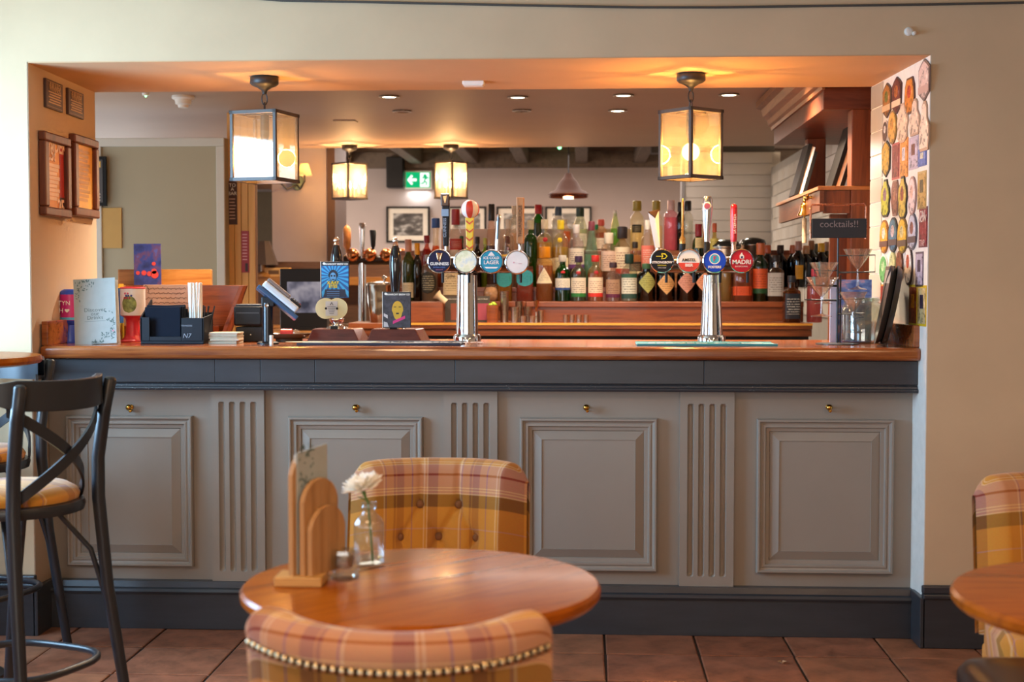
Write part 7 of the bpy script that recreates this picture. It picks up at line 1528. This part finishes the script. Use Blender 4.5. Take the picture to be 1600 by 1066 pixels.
# ================================================================ on the middle table
zt_ = .75
p = VZ(471, 912, zt_)
mr = E('menu_rack', 'small wooden menu rack with three arched slatted boards', 'menu rack', (p.x, p.y, zt_), rad(0)); kk = p.y; k = 1/ppm(p.y)
O('rack_base', MB().box(-.049, .049, -.038, .038, 0, .020), wood('rack_base_wood', '#c89a58', '#ab7c40', 5, .5, 'x', 0, 14), mr, bev=.003)
angb = rad(62)                                               # boards recede to the right
for i, (pxe, top_e, wtop, hh) in enumerate(((457, 735, 0, .250), (475, 750, 0, .194), (487, 793, 0, .138))):
    bd = bpy.data.objects.new('arched_board', None); COL.objects.link(bd); bd.parent = mr; bd.empty_display_size = .02
    bd.location = ((pxe-471)*k, -.02, .019); bd.rotation_euler = (0, 0, angb)
    n = 4; W_ = .112
    for j in range(n):
        x0, x1 = W_*j/n+.0006, W_*(j+1)/n-.0006
        def tp(x_): u = min(.98, abs(x_/W_-.5)*2); return hh-.055+.055*math.sqrt(1-u*u)
        out = [(x0, 0), (x1, 0)]+[(x1-(x1-x0)*q/6, tp(x1-(x1-x0)*q/6)) for q in range(7)]
        O('board_slat', MB().prism(out, -.006, .006), woak, bd, bev=.0008)
pm = VZ(466, 908, zt_)
mn = E('table_menu', 'pale grey menu with leaf print standing in the wooden rack', 'menu', (p.x+(466-471)*k, p.y-.012, zt_+.021), (0, 0, angb)); hm = .254
O('card', MB().prism([(0, 0), (.098, 0), (.098, hm+.004), (0, hm-.006)], -.0015, .0015), plain('menu_paper', '#aeb8b6', .6), mn); O('card', MB().prism([(0, 0), (.098, 0), (.098, hm-.004), (0, hm-.010)], .004, .006), paper, mn)
m = MB(); rnd = random.Random(5)
for i in range(34):
    u, v = .03+rnd.uniform(-1, 1)*.022, hm*.86+rnd.uniform(-1, 1)*.045; an = rnd.uniform(0, PI); l = rnd.uniform(.004, .007); ca, sa = math.cos(an)*l, math.sin(an)*l
    m.v += [(u-ca, -.0022, v-sa), (u-sa*.4, -.0022, v+ca*.4), (u+ca, -.0022, v+sa), (u+sa*.4, -.0022, v-ca*.4)]; q0 = len(m.v)-4; m.face((q0, q0+1, q0+2, q0+3))
lo = O('leaf_print', m, lf, mn); lo['kind'] = 'stuff'
# vase with flower
p = VZ(577, 882, zt_); k = 1/ppm(p.y); R_ = 23.5*k; H = 99*k
v = E('bud_vase', 'ribbed clear glass bottle vase on the middle table', 'vase', (p.x, p.y, zt_))
def vs(u, q):
    prof = [(.001, .004), (.9, .0), (1, .02), (1, .60), (.97, .66), (.82, .74), (.52, .80), (.44, .83), (.42, .88), (.50, .90), (.50, .93), (.44, .95), (.50, .99), (.46, 1.0)]
    j = min(len(prof)-1, int(round(q*(len(prof)-1)))); r_, z = prof[j]; a = 2*PI*u; rib = 1+(.018*math.cos(a*26) if .02 <= z <= .66 else 0)
    return ((R_*r_*rib*math.cos(a), R_*r_*rib*math.sin(a), z*H+.001), (u, q))
vg = glass('vase_glass', '#f2f5f3', 2.1, .02, .04)
O('vase_body', MB().grid(vs, 131, 14), vg, v, smooth=60)
O('vase_base', MB().lathe([(R_*.85, .004), (R_*.9, .016), (R_*.4, .010), (.001, .009)], 30), vg, v, smooth=50)
fw = E('chrysanthemum', 'single white chrysanthemum leaning in the bottle vase', 'flower', (p.x, p.y, zt_+.006))
st = plain('flower_stem', '#5a7a34', .5); hd = Vector((-9*k, .0, (882-764)*k))
O('stem', MB().tube([(.008, 0, .0), (.003, 0, H*.5), (-.002, 0, H*.95), (hd.x*.6, 0, hd.z-.022), (hd.x, 0, hd.z-.008)], [.0028, .0028, .0028, .003, .005], 8), st, fw, smooth=60)
O('leaf', MB().tube([(-.002, 0, H*.98), (-.016, -.004, H*1.03), (-.026, -.006, H*1.05)], [.002, .007, .001], 8, flat=(1, .25)), st, fw, smooth=60)
ax = Vector((-.25, -.25, .94)).normalized(); M = ax.to_track_quat('Z', 'X').to_matrix(); ptm = []
pet = MB()
for (L_, el) in ((.048, 4), (.044, 18), (.038, 34), (.030, 52), (.020, 70)):
    pm_ = MB().tube([(0, 0, 0), (L_*.45, 0, L_*.04), (L_*.85, 0, L_*.10), (L_, 0, L_*.16)], [.0022, .0042, .0044, .0015], 6, flat=(1, .45)).mesh('petal'); pm_.materials.append(plain('petal_white', '#f4efe2', .6)); pm_.polygons.foreach_set('use_smooth', [True]*len(pm_.polygons)); ptm.append((pm_, el))
hdr = M @ Matrix.Rotation(0, 3, 'Z')
for li, (pm_, el) in enumerate(ptm):
    n = (26, 24, 20, 14, 8)[li]
    for i in range(n):
        o = bpy.data.objects.new('petal', pm_); COL.objects.link(o); o.parent = fw
        r3 = M @ Matrix.Rotation(2*PI*(i+.5*(li % 2))/n+random.uniform(-.08, .08), 3, 'Z') @ Matrix.Rotation(rad(-el+random.uniform(-5, 5)), 3, 'Y')
        o.matrix_parent_inverse = Matrix.Identity(4); o.rotation_euler = r3.to_euler(); o.location = hd; sc_ = random.uniform(.88, 1.06); o.scale = (sc_, sc_, sc_)
O('flower_heart', MB().sphere(tuple(hd+ax*.008), .011, 12, 8), plain('petal_cream', '#efe4c0', .6), fw, smooth=60)
# tealight
p = VZ(539, 905, zt_); k = 1/ppm(p.y)
tg = E('tealight_holder', 'small chunky clear glass tealight holder before the vase', 'candle holder', (p.x, p.y, zt_)); a = 22*k
O('holder_glass', MB().lathe([(a*.9, 0), (a, .006), (a*.82, .016), (a*.95, .028), (a*1.0, .050), (a*.92, .062), (a*.66, .063), (a*.62, .026), (.001, .024)], 8, p=3.2), vg, tg, smooth=25)
tc = E('tealight', 'metal cased tealight candle inside the glass holder', 'candle', (p.x, p.y, zt_+.0265))
O('candle_case', MB().lathe([(a*.56, 0), (a*.58, .001), (a*.58, .024), (a*.55, .024)], 24, cap=False), steel, tc, smooth=40); O('wax', MB().lathe([(a*.55, .002), (a*.55, .019), (.001, .018)], 24), plain('wax_white', '#efe9dd', .5), tc, smooth=40); O('wick', MB().tube([(0, 0, .018), (.001, 0, .028)], .0012, 6), plain('wick_brown', '#8a4a2c', .8), tc)
# bits on the floor
p = VZ(1222, 1037, 0); lfz = E('dry_leaf', 'tiny curled dry leaf on the clay floor', 'leaf', (p.x, p.y, .0015)); O('blade', MB().grid(lambda u, v: ((.018*(u-.5)*2*(1-.8*abs(2*v-1)), .012*(2*v-1), .006*(2*u-1)**2+.001), (u, v)), 7, 7), plain('leaf_brown', '#b5906a', .7), lfz, smooth=60); O('stalk', MB().tube([(0, .012, .001), (.004, .024, .003)], .0009, 5), plain('leaf_stalk', '#2c1f18', .7), lfz)
